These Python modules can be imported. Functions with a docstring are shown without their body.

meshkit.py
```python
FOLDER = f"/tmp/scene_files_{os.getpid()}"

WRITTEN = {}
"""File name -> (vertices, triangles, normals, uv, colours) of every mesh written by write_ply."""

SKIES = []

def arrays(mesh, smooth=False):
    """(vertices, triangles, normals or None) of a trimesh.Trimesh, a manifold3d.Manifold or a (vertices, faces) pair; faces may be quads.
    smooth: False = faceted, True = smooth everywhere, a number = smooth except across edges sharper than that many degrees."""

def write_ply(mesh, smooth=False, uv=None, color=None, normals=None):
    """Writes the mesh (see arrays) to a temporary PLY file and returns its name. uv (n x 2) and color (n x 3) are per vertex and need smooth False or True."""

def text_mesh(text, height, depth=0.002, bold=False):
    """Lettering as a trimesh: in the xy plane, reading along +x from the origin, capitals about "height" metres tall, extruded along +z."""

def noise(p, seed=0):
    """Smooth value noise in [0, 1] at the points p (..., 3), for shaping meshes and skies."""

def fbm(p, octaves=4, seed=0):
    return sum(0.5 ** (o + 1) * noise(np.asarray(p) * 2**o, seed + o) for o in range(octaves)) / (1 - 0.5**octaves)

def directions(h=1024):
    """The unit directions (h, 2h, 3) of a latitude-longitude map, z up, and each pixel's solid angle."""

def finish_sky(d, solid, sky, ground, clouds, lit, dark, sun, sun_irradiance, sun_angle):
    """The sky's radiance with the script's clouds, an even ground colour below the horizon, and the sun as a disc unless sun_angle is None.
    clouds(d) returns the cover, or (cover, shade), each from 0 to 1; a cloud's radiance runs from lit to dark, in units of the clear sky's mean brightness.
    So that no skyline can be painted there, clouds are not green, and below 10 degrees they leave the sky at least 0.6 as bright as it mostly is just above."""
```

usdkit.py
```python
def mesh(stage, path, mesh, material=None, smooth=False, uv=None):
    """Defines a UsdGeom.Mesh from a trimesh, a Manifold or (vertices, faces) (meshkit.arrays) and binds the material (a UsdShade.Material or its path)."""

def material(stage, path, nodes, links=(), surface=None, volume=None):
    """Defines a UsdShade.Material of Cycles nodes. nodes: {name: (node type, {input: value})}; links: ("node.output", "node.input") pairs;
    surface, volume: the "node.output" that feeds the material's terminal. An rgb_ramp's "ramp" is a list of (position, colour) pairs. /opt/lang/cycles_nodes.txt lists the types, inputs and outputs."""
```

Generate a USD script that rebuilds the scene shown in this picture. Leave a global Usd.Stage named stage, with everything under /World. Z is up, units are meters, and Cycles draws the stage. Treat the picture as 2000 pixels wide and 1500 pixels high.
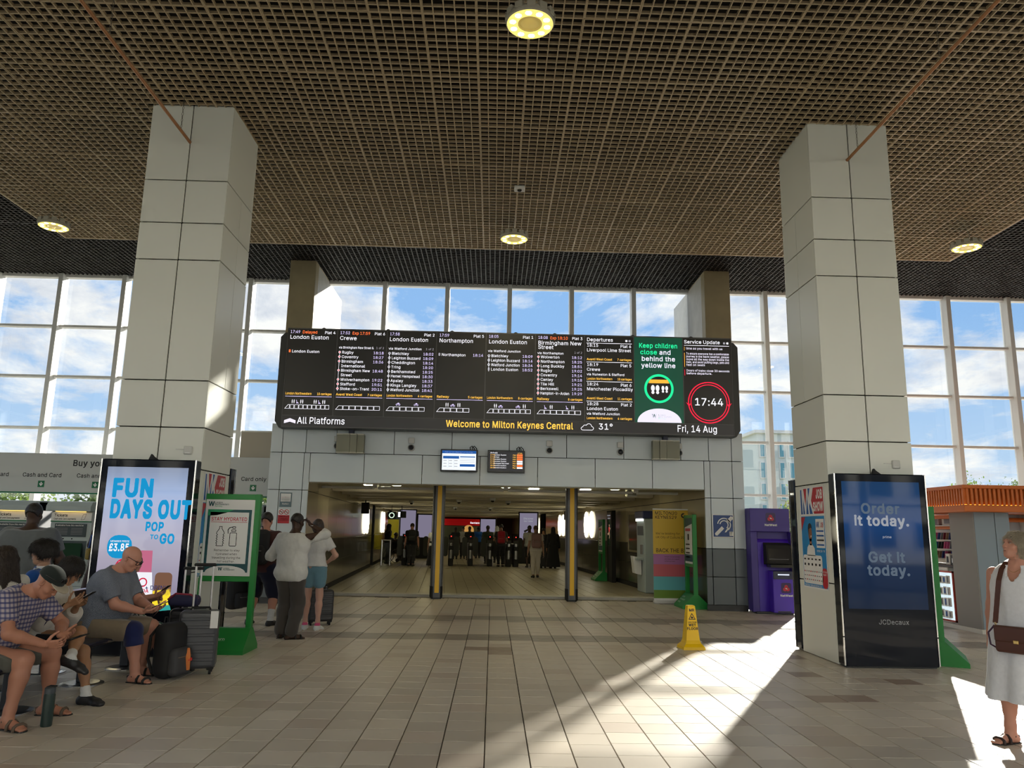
import math, random, glob
import numpy as np, trimesh, manifold3d, usdkit, meshkit
from scipy.spatial import ConvexHull
from pxr import Usd, UsdGeom, UsdLux, UsdShade, Gf, Vt

stage = Usd.Stage.CreateInMemory()
UsdGeom.Xform.Define(stage, '/World')

# ---------------------------------------------------------------- camera
F_PX, YAW, PITCH, ROLL, EYE = 1496.8, .0214, .1882, .0186, np.array([0, 0, 1.58])
fw = np.array([math.sin(YAW) * math.cos(PITCH), math.cos(YAW) * math.cos(PITCH), math.sin(PITCH)])
rt = np.array([math.cos(YAW), -math.sin(YAW), 0]); up = np.cross(rt, fw)
rt, up = math.cos(ROLL) * rt + math.sin(ROLL) * up, -math.sin(ROLL) * rt + math.cos(ROLL) * up
cam = UsdGeom.Camera.Define(stage, '/World/camera')
cam.CreateHorizontalApertureAttr(36.0); cam.CreateFocalLengthAttr(36.0 * F_PX / 2000)
cam.CreateClippingRangeAttr((0.05, 2000.0)); cam.CreateFStopAttr(0.0)
cam.CreateExposureAttr(0.40)
cam.AddTransformOp().Set(Gf.Matrix4d(*rt, 0, *up, 0, *(-fw), 0, *map(float, EYE), 1))

# ---------------------------------------------------------------- sky and sun
SUN_AZ, SUN_EL, SUN_E = math.radians(27.5), math.radians(23.2), 2.4
SKY_GAIN = .83
sky = UsdLux.DomeLight.Define(stage, '/World/sky')
sky_mat = usdkit.material(stage, '/World/Looks/sky_with_clouds', {
    'tc': ('texture_coordinate', {}), 'sep': ('separate_xyz', {}),
    'mx': ('math', {'math_type': 'maximum', 'value2': .03}), 'mz': ('math', {'math_type': 'add', 'value2': .30}),
    'dx': ('math', {'math_type': 'divide'}), 'dy': ('math', {'math_type': 'divide'}), 'uv': ('combine_xyz', {'z': 3.7}),
    'n1': ('noise_texture', {'scale': 2.7, 'detail': 9.0, 'roughness': .6, 'distortion': .35}),
    'n2': ('noise_texture', {'scale': 5.5, 'detail': 6.0, 'roughness': .6, 'distortion': .3}),
    'cover': ('rgb_ramp', {'ramp': [(.44, (0, 0, 0)), (.51, (.6, .6, .6)), (.57, (1, 1, 1))]}),
    'tone': ('rgb_ramp', {'ramp': [(.30, (.60, .65, .76)), (.46, (.82, .84, .90)), (.58, (1.02, 1.01, 1.0))]}),
    'blue': ('rgb_ramp', {'ramp': [(0.0, (.78, .84, .90)), (.07, (.52, .70, .93)), (.25, (.30, .53, .90)), (1.0, (.16, .36, .76))]}),
    'dot': ('mapping', {'mapping_type': 'point'}),
    'mix': ('mix', {'mix_type': 'mix'}),
    'bg': ('background_shader', {'strength': SKY_GAIN})},
    [('tc.generated', 'sep.vector'), ('sep.z', 'mx.value1'), ('mx.value', 'mz.value1'), ('sep.x', 'dx.value1'), ('mz.value', 'dx.value2'),
     ('sep.y', 'dy.value1'), ('mz.value', 'dy.value2'), ('dx.value', 'uv.x'), ('dy.value', 'uv.y'), ('uv.vector', 'n1.vector'), ('uv.vector', 'n2.vector'),
     ('n1.fac', 'cover.fac'), ('n2.fac', 'tone.fac'), ('mx.value', 'blue.fac'), ('cover.color', 'mix.fac'), ('blue.color', 'mix.color1'), ('tone.color', 'mix.color2'), ('mix.color', 'bg.color')],
    surface='bg.background')
UsdShade.MaterialBindingAPI.Apply(sky.GetPrim()).Bind(sky_mat)
sun = UsdLux.DistantLight.Define(stage, '/World/sun')
sun.CreateIntensityAttr(SUN_E); sun.CreateNormalizeAttr(True); sun.CreateAngleAttr(1.3); sun.CreateColorAttr(Gf.Vec3f(1, .93, .82))
UsdGeom.Xformable(sun).AddTransformOp().Set(Gf.Matrix4d().SetRotate(Gf.Rotation(Gf.Vec3d(0, 0, 1), Gf.Vec3d(math.sin(SUN_AZ) * math.cos(SUN_EL), math.cos(SUN_AZ) * math.cos(SUN_EL), math.sin(SUN_EL)))))
LAMP = 170.0          # radiance of the hall's ring lamps
TUNNEL_LAMP = 26.0    # radiance of the passage's lamps

# ---------------------------------------------------------------- helpers
rng = random.Random(7); nrg = np.random.default_rng(7)
taken = {}
def path_for(name, parent):
    base = parent.GetPath().pathString if parent is not None else '/World'
    k = taken.get((base, name), -1) + 1; taken[(base, name)] = k
    return f'{base}/{name}' if k == 0 else f'{base}/{name}_{k:03d}'
def put(prim, label=None, cat=None, group=None, kind=None):
    for k, v in (('label', label), ('category', cat), ('group', group), ('kind', kind)):
        if v: prim.SetCustomDataByKey(k, v)
    return prim
def place(prim, loc=(0, 0, 0), rz=0.0):
    x = UsdGeom.Xformable(prim); x.ClearXformOpOrder()
    t = x.AddTranslateOp() if not prim.HasAttribute('xformOp:translate') else UsdGeom.XformOp(prim.GetAttribute('xformOp:translate'))
    r = x.AddRotateZOp() if not prim.HasAttribute('xformOp:rotateZ') else UsdGeom.XformOp(prim.GetAttribute('xformOp:rotateZ'))
    t.Set(Gf.Vec3d(*map(float, loc))); r.Set(float(rz)); x.SetXformOpOrder([t, r])
    return prim
def obj(name, mesh, m, parent=None, smooth=False, label=None, uv=None):
    if isinstance(mesh, MB): mesh = mesh.done()
    p = usdkit.mesh(stage, path_for(name, parent), mesh, m, smooth, uv).GetPrim()
    if label: p.SetCustomDataByKey('label', label)
    return p
def thing(name, label, cat, loc=(0, 0, 0), rz=0.0, group=None):
    p = UsdGeom.Xform.Define(stage, path_for(name, None)).GetPrim(); place(p, loc, rz)
    return put(p, label, cat, group)
def struct(name, label=None, cat=None):
    return put(UsdGeom.Xform.Define(stage, path_for(name, None)).GetPrim(), label, cat, kind='structure')
def tag(prim, label, cat, group=None): return put(prim, label, cat, group)
def dup(src, loc, rz, label, group=None, cat=None):
    was = src.GetCustomData(); name = src.GetName()
    if name[-4:-3] == '_' and name[-3:].isdigit(): name = name[:-4]
    p = UsdGeom.Xform.Define(stage, path_for(name, None)).GetPrim()
    p.GetReferences().AddInternalReference(src.GetPath()); p.SetInstanceable(True)
    place(p, loc, rz); put(p, label, cat or was['category'], group or was.get('group'))
    return p

class MB:
    """collects pieces into one mesh"""
    def __init__(s): s.v, s.f, s.n = [], [], 0
    def add(s, v, f):
        v = np.asarray(v, float); f = np.asarray(f, int)
        if f.shape[1] == 4: f = np.vstack([f[:, [0, 1, 2]], f[:, [0, 2, 3]]])
        s.v.append(v); s.f.append(f + s.n); s.n += len(v); return s
    def tm(s, t, T=None):
        v = np.array(t.vertices)
        if T is not None: v = v @ np.asarray(T)[:3, :3].T + np.asarray(T)[:3, 3]
        return s.add(v, t.faces)
    def box(s, x0, x1, y0, y1, z0, z1, rz=0, c=None):
        v = np.array([(x, y, z) for x in (x0, x1) for y in (y0, y1) for z in (z0, z1)], float)
        if rz:
            o = np.array(c if c is not None else ((x0 + x1) / 2, (y0 + y1) / 2))
            a = math.radians(rz); R = np.array([[math.cos(a), -math.sin(a)], [math.sin(a), math.cos(a)]])
            v[:, :2] = (v[:, :2] - o) @ R.T + o
        return s.add(v, [(0, 1, 3, 2), (4, 6, 7, 5), (0, 4, 5, 1), (2, 3, 7, 6), (0, 2, 6, 4), (1, 5, 7, 3)])
    def cbox(s, x0, x1, y0, y1, z0, z1, b=.01):
        return s.tm(chamfer(x0, x1, y0, y1, z0, z1, b))
    def tube(s, pts, r, n=8, cap=True):
        pts = np.asarray(pts, float); r = np.broadcast_to(np.asarray(r, float), (len(pts),))
        t = np.gradient(pts, axis=0); t /= np.linalg.norm(t, axis=1, keepdims=True) + 1e-12
        a = np.cross(t, [0, 0, 1.0] if abs(t[0][2]) < .9 else [1.0, 0, 0]); a /= np.linalg.norm(a, axis=1, keepdims=True) + 1e-12
        for i in range(1, len(a)):
            q = a[i - 1] - t[i] * (a[i - 1] @ t[i]); L = np.linalg.norm(q)
            if L > 1e-6: a[i] = q / L
        b = np.cross(t, a); an = np.arange(n) * 2 * math.pi / n
        v = (pts[:, None] + r[:, None, None] * (np.cos(an)[None, :, None] * a[:, None] + np.sin(an)[None, :, None] * b[:, None])).reshape(-1, 3)
        f = [(i * n + j, i * n + (j + 1) % n, (i + 1) * n + (j + 1) % n, (i + 1) * n + j) for i in range(len(pts) - 1) for j in range(n)]
        s.add(v, f)
        if cap:
            m = len(pts) - 1
            s.f.append(np.array([(0, k + 1, k) for k in range(1, n - 1)]) + s.n - len(v)); s.f.append(np.array([(m * n, m * n + k, m * n + k + 1) for k in range(1, n - 1)]) + s.n - len(v))
        return s
    def cyl(s, p0, p1, r0, r1=None, n=16): return s.tube([p0, p1], [r0, r0 if r1 is None else r1], n)
    def lathe(s, prof, n=24, c=(0, 0, 0)):
        prof = np.asarray(prof, float); an = np.arange(n) * 2 * math.pi / n
        v = np.stack([prof[:, None, 0] * np.cos(an), prof[:, None, 0] * np.sin(an), np.broadcast_to(prof[:, 1:2], (len(prof), n))], -1).reshape(-1, 3) + np.asarray(c, float)
        f = [(i * n + j, i * n + (j + 1) % n, (i + 1) * n + (j + 1) % n, (i + 1) * n + j) for i in range(len(prof) - 1) for j in range(n)]
        return s.add(v, f)
    def prism(s, poly, lo, hi, plane='xz'):
        """polygon extruded; plane 'xz' along y, 'yz' along x, 'xy' along z"""
        from shapely.geometry import Polygon
        pg = poly if hasattr(poly, 'geom_type') else Polygon(poly)
        for g in getattr(pg, 'geoms', [pg]):
            t = trimesh.creation.extrude_polygon(g, hi - lo, engine='earcut'); v = np.array(t.vertices); v[:, 2] += lo
            if plane == 'xz': v = v[:, [0, 2, 1]]; f = t.faces[:, ::-1]
            elif plane == 'yz': v = v[:, [2, 0, 1]]; f = t.faces
            else: f = t.faces
            s.add(v, f)
        return s
    def flat(s, poly, y, plane='xz'):
        """polygon as a thin sheet facing -y at depth y"""
        from shapely.geometry import Polygon
        pg = poly if hasattr(poly, 'geom_type') else Polygon(poly)
        for g in getattr(pg, 'geoms', [pg]):
            if g.is_empty or g.area < 1e-9: continue
            v, f = trimesh.creation.triangulate_polygon(g, engine='earcut')
            s.add(np.stack([v[:, 0], np.full(len(v), y), v[:, 1]], 1), f)
        return s
    def move(s, T):
        T = np.asarray(T, float)
        s.v = [v @ T[:3, :3].T + T[:3, 3] for v in s.v]; return s
    def done(s): return np.vstack(s.v), np.vstack(s.f)

def chamfer(x0, x1, y0, y1, z0, z1, b):
    c = np.array([(x0 + x1) / 2, (y0 + y1) / 2, (z0 + z1) / 2]); h = np.array([x1 - x0, y1 - y0, z1 - z0]) / 2
    b = min(b, *(h * .98)); P = []
    for sx in (-1, 1):
        for sy in (-1, 1):
            for sz in (-1, 1):
                for k in range(3):
                    q = h - b; q[k] = h[k]; P.append(c + q * (sx, sy, sz))
    return trimesh.convex.convex_hull(np.array(P))
def rbox(x0, x1, y0, y1, z0, z1, r, n=8):
    """box with round edges"""
    s = manifold3d.Manifold.sphere(r, n)
    pts = [s.translate((x, y, z)) for x in (x0 + r, x1 - r) for y in (y0 + r, y1 - r) for z in (z0 + r, z1 - r)]
    m = manifold3d.Manifold.batch_hull(pts).to_mesh()
    return trimesh.Trimesh(m.vert_properties[:, :3], m.tri_verts, process=False)
def rrect(x0, x1, z0, z1, r, n=4):
    out = []
    for cx, cz, a0 in ((x1 - r, z1 - r, 0), (x0 + r, z1 - r, 90), (x0 + r, z0 + r, 180), (x1 - r, z0 + r, 270)):
        for k in range(n + 1):
            a = math.radians(a0 + 90 * k / n); out.append((cx + r * math.cos(a), cz + r * math.sin(a)))
    return out
def disc(cx, cz, rx, rz=None, n=24, a0=0, a1=360):
    rz = rz or rx
    return [(cx + rx * math.cos(math.radians(a0 + (a1 - a0) * k / n)), cz + rz * math.sin(math.radians(a0 + (a1 - a0) * k / n))) for k in range(n + (a1 - a0 != 360))]
def ring(cx, cz, r0, r1, n=48):
    from shapely.geometry import Polygon
    return Polygon(disc(cx, cz, r1, n=n), [disc(cx, cz, r0, n=n)])
def rotz(deg, t=(0, 0, 0)):
    a = math.radians(deg); T = np.eye(4); T[:2, :2] = [[math.cos(a), -math.sin(a)], [math.sin(a), math.cos(a)]]; T[:3, 3] = t; return T

# ---------------------------------------------------------------- flat lettering: cached glyph outlines
_glyph = {}
_fonts = {}
def glyph(ch, bold):
    from PIL import Image, ImageDraw, ImageFont
    from shapely import box as sbox, union_all
    if 'f' not in _fonts: _fonts['f'] = ImageFont.truetype(glob.glob('/opt/blender-*/*/datafiles/fonts/Inter.woff2')[0], 72)
    f = _fonts['f']; key = (ch, bold)
    if key in _glyph: return _glyph[key]
    adv = f.getlength(ch) + (1.4 * bold)
    x0, y0, x1, y1 = f.getbbox(ch, anchor='ls', stroke_width=bold)
    if x1 <= x0 or y1 <= y0 or ch == ' ':
        _glyph[key] = (None, None, adv); return _glyph[key]
    im = Image.new('L', (x1 - x0 + 8, y1 - y0 + 8)); ImageDraw.Draw(im).text((4 - x0, 4 - y0), ch, 255, f, anchor='ls', stroke_width=bold)
    on = np.pad(np.asarray(im) > 127, ((0, 0), (1, 1))).astype(np.int8); rows, st = np.nonzero(np.diff(on, axis=1) == 1); en = np.nonzero(np.diff(on, axis=1) == -1)[1]
    g = union_all(sbox(st, -rows - 1, en, -rows)).buffer(.7).buffer(-.7).simplify(1.0)
    V, Fc, n = [], [], 0
    for q in getattr(g, 'geoms', [g]):
        v, fc = trimesh.creation.triangulate_polygon(q, engine='earcut'); V.append(v); Fc.append(fc + n); n += len(v)
    v = np.vstack(V); v = np.stack([v[:, 0] - 4 + x0, v[:, 1] + 4 - y0], 1)
    _glyph[key] = (v, np.vstack(Fc), adv); return _glyph[key]
CAP = 52.4
def text_width(s, h, bold=0, sx=1.0): return sum(glyph(c, bold)[2] for c in s) * h / CAP * sx
def text(mb, s, x, z, h, y, bold=0, align='l', sx=1.0, maxw=None):
    """capitals h tall, baseline at (x, z), facing -y at depth y"""
    w = text_width(s, h, bold, sx)
    if maxw and w > maxw: sx *= maxw / w; w = maxw
    x -= {'l': 0, 'c': w / 2, 'r': w}[align]; k = h / CAP
    for c in s:
        v, f, adv = glyph(c, bold)
        if v is not None: mb.add(np.stack([x + v[:, 0] * k * sx, np.full(len(v), y), z + v[:, 1] * k], 1), f)
        x += adv * k * sx
    return w

# ---------------------------------------------------------------- materials
def lin(h):
    h = h.lstrip('#'); return tuple(((int(h[i:i + 2], 16) / 255 + .055) / 1.055) ** 2.4 if int(h[i:i + 2], 16) > 10 else int(h[i:i + 2], 16) / 255 / 12.92 for i in (0, 2, 4))
_mats = {}
def M(name, col=(.5, .5, .5), rough=.5, metal=0.0, var=0.0, scale=6.0, bump=0.0, bscale=60.0, spec=.5, rand=0.0, coat=0.0, sheen=0.0, island=0.0, emit=None):
    if name in _mats: return _mats[name]
    if isinstance(col, str): col = lin(col)
    nodes = {'p': ('principled_bsdf', {'base_color': col, 'roughness': rough, 'metallic': metal, 'specular_ior_level': spec, 'coat_weight': coat, 'sheen_weight': sheen})}
    links = []
    if emit: nodes['p'][1].update({'emission_color': col, 'emission_strength': emit})
    if var or rand or island:
        nodes['g'] = ('texture_coordinate', {}); nodes['n'] = ('noise_texture', {'scale': scale, 'detail': 5.0, 'roughness': .6})
        nodes['mr'] = ('map_range', {'from_min': .25, 'from_max': .75, 'to_min': 1 - var, 'to_max': 1 + var})
        nodes['mv'] = ('mix', {'mix_type': 'multiply', 'fac': 1.0, 'color1': col})
        links += [('g.object', 'n.vector'), ('n.fac', 'mr.value')]
        last = 'mr.result'
        for key, amount, node, out in (('r', rand, 'object_info', 'random'), ('i', island, 'geometry', 'random_per_island')):
            if amount:
                nodes['o' + key] = (node, {}); nodes['m' + key] = ('map_range', {'to_min': 1 - amount, 'to_max': 1 + amount}); nodes['x' + key] = ('math', {'math_type': 'multiply'})
                links += [(f'o{key}.{out}', f'm{key}.value'), (f'm{key}.result', f'x{key}.value1'), (last, f'x{key}.value2')]; last = f'x{key}.value'
        nodes['cc'] = ('combine_color', {}); links += [(last, 'cc.r'), (last, 'cc.g'), (last, 'cc.b'), ('cc.color', 'mv.color2'), ('mv.color', 'p.base_color')]
    if bump:
        nodes['bg'] = ('texture_coordinate', {}); nodes['bn'] = ('noise_texture', {'scale': bscale, 'detail': 3.0}); nodes['b'] = ('bump', {'strength': .5, 'distance': bump})
        links += [('bg.object', 'bn.vector'), ('bn.fac', 'b.height'), ('b.normal', 'p.normal')]
    _mats[name] = usdkit.material(stage, '/World/Looks/' + name, nodes, links, surface='p.BSDF'); return _mats[name]
def EM(name, col, strength=1.0):
    if name in _mats: return _mats[name]
    if isinstance(col, str): col = lin(col)
    _mats[name] = usdkit.material(stage, '/World/Looks/' + name, {'e': ('emission', {'color': col, 'strength': strength})}, surface='e.emission'); return _mats[name]
def PANE(name, tint=(.97, .985, .98), ior=1.45, rough=0.0):
    _mats[name] = usdkit.material(stage, '/World/Looks/' + name, {'t': ('transparent_bsdf', {'color': tint}), 'g': ('glossy_bsdf', {'color': (1, 1, 1), 'roughness': rough}), 'f': ('fresnel', {'IOR': ior}), 'm': ('mix_closure', {})},
                                  [('f.fac', 'm.fac'), ('t.BSDF', 'm.closure1'), ('g.BSDF', 'm.closure2')], surface='m.closure'); return _mats[name]
# ================================================================ the setting
AX = .30                                    # axis of symmetry of the hall
Z_GRID, Z_DARK, Y_GRID, Y_WIN, Y_PORTAL = 7.35, 7.68, 15.23, 18.8, 16.45
TH = 3.6                                    # the passage runs off the hall's axis by this angle
TO = np.array([.315, Y_PORTAL])
def tl(x, y, z=0.0):
    a = math.radians(TH); return (TO[0] + x * math.cos(a) - y * math.sin(a), TO[1] + x * math.sin(a) + y * math.cos(a), z)
TT = rotz(TH, (TO[0], TO[1], 0))

steel = M('grey_white_panel', (.54, .60, .64), .32, var=.04, scale=.7, rand=.03)
column_panel = M('cream_column_panel', (.68, .69, .64), .34, var=.03, scale=.8, rand=.02)
slate = M('slate_grey_panel', (.105, .125, .14), .35, rand=.06)
black = M('black_gap', (.012, .012, .013), .8)
dark_metal = M('dark_metal', (.03, .032, .035), .4)
white_frame = M('white_window_frame', (.62, .62, .60), .4)
concrete = M('beige_concrete', (.30, .25, .15), .6, var=.12, scale=3, bump=.004)
pale_concrete = M('pale_concrete', (.44, .43, .40), .6, var=.12, scale=4)  # kerb and roof concrete; also window light coloured into the column sides
chrome = M('brushed_steel', (.6, .6, .6), .25, 1.0)
grout = M('tile_grout', (.045, .04, .036), .9)
TILE = dict(rough=.38, var=.06, scale=3.0, bump=.0006, bscale=25.0)
tile_mat = [M(f'floor_tile_{n}', c, rand=.05, island=.05, **TILE) for n, c in (('warm', (.56, .495, .42)), ('pale', (.59, .53, .455)), ('rosy', (.53, .45, .38)))]
tile_band = M('floor_tile_dark_band', (.27, .235, .20), rand=.06, island=.06, **TILE)
tile_brown = M('floor_tile_brown', (.33, .25, .195), rand=.06, **TILE)
tile_passage = M('floor_tile_passage', (.36, .32, .22), rand=.05, island=.06, rough=.38, var=.06, scale=3.0)

# ---------------------------------------------------------------- floor of single tiles
P_T, X_T, Y_T = .3192, -.0226, .132
def tile(mb, x, y, gx=.006, gy=.003, tilt=None):
    e = .0025; dz = [rng.uniform(-.0006, .0006) for _ in range(4)]
    x0, x1, y0, y1 = x + gx / 2, x + P_T - gx / 2, y + gy / 2, y + P_T - gy / 2
    v = [(x0, y0, -.012), (x1, y0, -.012), (x1, y1, -.012), (x0, y1, -.012), (x0 + e, y0 + e, dz[0]), (x1 - e, y0 + e, dz[1]), (x1 - e, y1 - e, dz[2]), (x0 + e, y1 - e, dz[3])]
    return mb.add(v, [(4, 5, 6, 7), (0, 1, 5, 4), (1, 2, 6, 5), (2, 3, 7, 6), (3, 0, 4, 7)])
floor = struct('floor')
obj('grout_bed', MB().box(-16, 16, -4, 18.9, -.2, -.012), grout, floor)
def on_screen(p):
    d = np.asarray(p, float) - EYE; z = d @ fw
    if z < .3: return None
    return 1000 + F_PX * (d @ rt) / z, 750 - F_PX * (d @ up) / z
cells = []
for i in range(-46, 48):
    stag = (.0, .045, -.03, .02)[i % 4]
    for j in range(-13, 58):
        x, y = X_T + i * P_T, Y_T + j * P_T + stag
        if y + P_T > 18.5: continue
        band = 11.58 < y + P_T / 2 < 12.28 or 14.05 < y + P_T / 2 < 14.85
        if band: kind = 'band'
        elif (i, j) in ((0, 33), (-1, 33), (0, 32), (9, 31), (10, 30), (8, 29), (11, 28), (12, 32), (14, 27), (10, 24), (17, 25), (11, 24)): kind = 'brown'
        else: kind = rng.choices((0, 1, 2), (6, 4, 1))[0]
        s = on_screen((x + P_T / 2, y + P_T / 2, 0)); seen = s is not None and -30 < s[0] < 2030 and s[1] < 1530
        cells.append((y * y + x * x * .3 if seen else 1e9, x, y, kind))
cells.sort(key=lambda c: c[0])
rest = {}
for n, (d, x, y, kind) in enumerate(cells):
    m = tile_band if kind == 'band' else tile_brown if kind == 'brown' else tile_mat[kind]
    if n < 298: obj('tile', tile(MB(), x, y), m, floor)
    else: tile(rest.setdefault(kind, MB()), x, y)
for kind, mb in rest.items():
    put(obj('tile_field', mb, tile_band if kind == 'band' else tile_brown if kind == 'brown' else tile_mat[kind], floor), kind='stuff')
mb = MB()
for i in range(-20, 20):
    for j in range(-9, 150):
        x, y = i * P_T, 2.05 + j * P_T + (.16 if i % 2 else 0); c = tl(x + P_T / 2, y + P_T / 2)
        if c[1] < 18.42 or abs(x) > 6: continue
        tile(mb, x, y)
mb.move(rotz(TH, (TO[0], TO[1], -.0035))); put(obj('passage_tile_field', mb, tile_passage, floor), kind='stuff')
fb = MB().box(-6.6, 6.6, 1.0, 52, -.2, -.012); fb.move(TT); obj('passage_grout_bed', fb, grout, floor)
obj('threshold_strip', MB().box(-4.4, 4.2, 18.47, 18.53, -.012, .002), M('threshold_metal', (.09, .08, .065), .6, .3), floor)

# ---------------------------------------------------------------- egg-crate ceiling in panels, dark ceiling round it
grid_mat = M('beige_ceiling_grid', (.44, .35, .225), .55, rand=.03)
grid_dark = M('dark_ceiling_mesh', (.016, .013, .012), .6)
ceiling = struct('ceiling')
obj('void_above', MB().box(-16, 16, -4, 19.2, 7.98, 8.2), M('ceiling_void', (.008, .006, .005), .95), ceiling)
NP, PX, PY, CW = 30, 18.5 / 30, 18.5 / 30 * 2, 18.5 / 150
def grate(mb, x0, x1, y0, y1, z0, z1, pitch, t, ends=True):
    nx, ny = round((x1 - x0) / pitch), round((y1 - y0) / pitch)
    for k in range(nx + 1):
        x = x0 + (x1 - x0) * k / nx; x = min(max(x, x0 + t / 2 + .001), x1 - t / 2 - .001); mb.box(x - t / 2, x + t / 2, y0 + .001, y1 - .001, z0, z1)
    for k in range(ny + 1):
        y = y0 + (y1 - y0) * k / ny; y = min(max(y, y0 + t / 2 + .001), y1 - t / 2 - .001); mb.box(x0 + .001, x1 - .001, y - t / 2, y + t / 2, z0 + .0015, z1 - .001)
    return mb
for r in range(7):
    y1 = Y_GRID - r * PY
    for k in range(NP):
        x0 = AX - 9.25 + k * PX; off = (.006 if (k * 7 + r * 3) % 5 == 0 else 0.0)
        obj('ceiling_panel', grate(MB(), x0, x0 + PX, y1 - PY, y1, Z_GRID + off, Z_GRID + off + .04, CW, .0135), grid_mat, ceiling)
put(obj('ceiling_panel_field', grate(MB(), AX - 9.25, AX + 9.25, -4, Y_GRID - 7 * PY, Z_GRID, Z_GRID + .04, CW, .0135), grid_mat, ceiling), kind='stuff')
mb = MB(); e = .03
for a in ((AX - 9.25 - e, AX + 9.25 + e, Y_GRID, Y_GRID + e), (AX - 9.25 - e, AX - 9.25, -4, Y_GRID), (AX + 9.25, AX + 9.25 + e, -4, Y_GRID)): mb.box(*a, Z_GRID - .005, Z_GRID + .09)
obj('grid_edge_trim', mb, grid_mat, ceiling)
mb = MB()
for x0, x1, y0, y1 in ((-15.6, 16.2, Y_GRID + .1, Y_WIN), (-15.6, AX - 9.3, -4, Y_GRID + .1), (AX + 9.3, 16.2, -4, Y_GRID + .1)): grate(mb, x0, x1, y0, y1, Z_DARK, Z_DARK + .05, .11, .022)
put(obj('dark_mesh_field', mb, grid_dark, ceiling), kind='stuff')

# ---------------------------------------------------------------- window walls
glass = PANE('window_glass', (.965, .98, .975), 1.42)
TZ = [.06, 1.25, 2.52, 3.81, 5.08, 6.35, 7.64]
def window(label, xs, zs, y, T=None, depth=.24, w=.055):
    p = struct('window_%d' % (len([k for k in taken if k[1].startswith('window_') and k[0] == '/World']) + 1), label)
    fin = lambda m: m.move(T) if T is not None else m
    for x in xs: obj('mullion', fin(MB().cbox(x - w, x + w, y - depth, y + .06, zs[0], zs[-1] + .04, .008)), white_frame, p)
    for a, b in zip(xs[:-1], xs[1:]):
        for k, z in enumerate(zs):
            obj('transom', fin(MB().cbox(a + w, b - w, y - depth * .5, y + .05, z - .03, z + .03, .008)), white_frame, p)
            if k: obj('pane', fin(MB().box(a + w - .01, b - w + .01, y, y + .012, zs[k - 1] + .025, z - .025)), glass, p)
    return p
window('white framed glass wall left of the passage', [AX - 6.5 - 1.57 * k for k in range(6, -1, -1)] + [AX - 5.2], TZ, Y_WIN)
window('white framed glazing above the passage entrance', [AX + 1.57 * k for k in range(-3, 4)], TZ[2:], Y_WIN)
window('white framed glass wall right of the passage', [AX + 5.2] + [AX + 6.5 + 1.57 * k for k in range(7)], TZ, Y_WIN)
obj('fascia', MB().box(-16, 16.6, Y_WIN - .12, Y_WIN + .1, 7.66, 8.0), white_frame, struct('trim_1'))
obj('kerb', MB().box(-16, 16.6, Y_WIN - .1, Y_WIN + .3, -.2, .05), pale_concrete, struct('trim_2'))
# the glazed front of the hall, behind the camera, and its glazed sides
window('glazed street front of the hall', [-15.4 + 2.2 * k for k in range(15)], [.05, 2.5, 5.0, 7.64], 3.4, rotz(180), .2, .06)
window('glazed left side of the hall', [-3.3 + 2.75 * k for k in range(9)], [.05, 2.5, 5.0, 7.64], 15.6, rotz(90), .2, .06)
window('glazed right side of the hall', [-18.7 + 2.75 * k for k in range(9)], [.05, 2.5, 5.0, 7.64], 16.2, rotz(-90), .2, .06)

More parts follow.
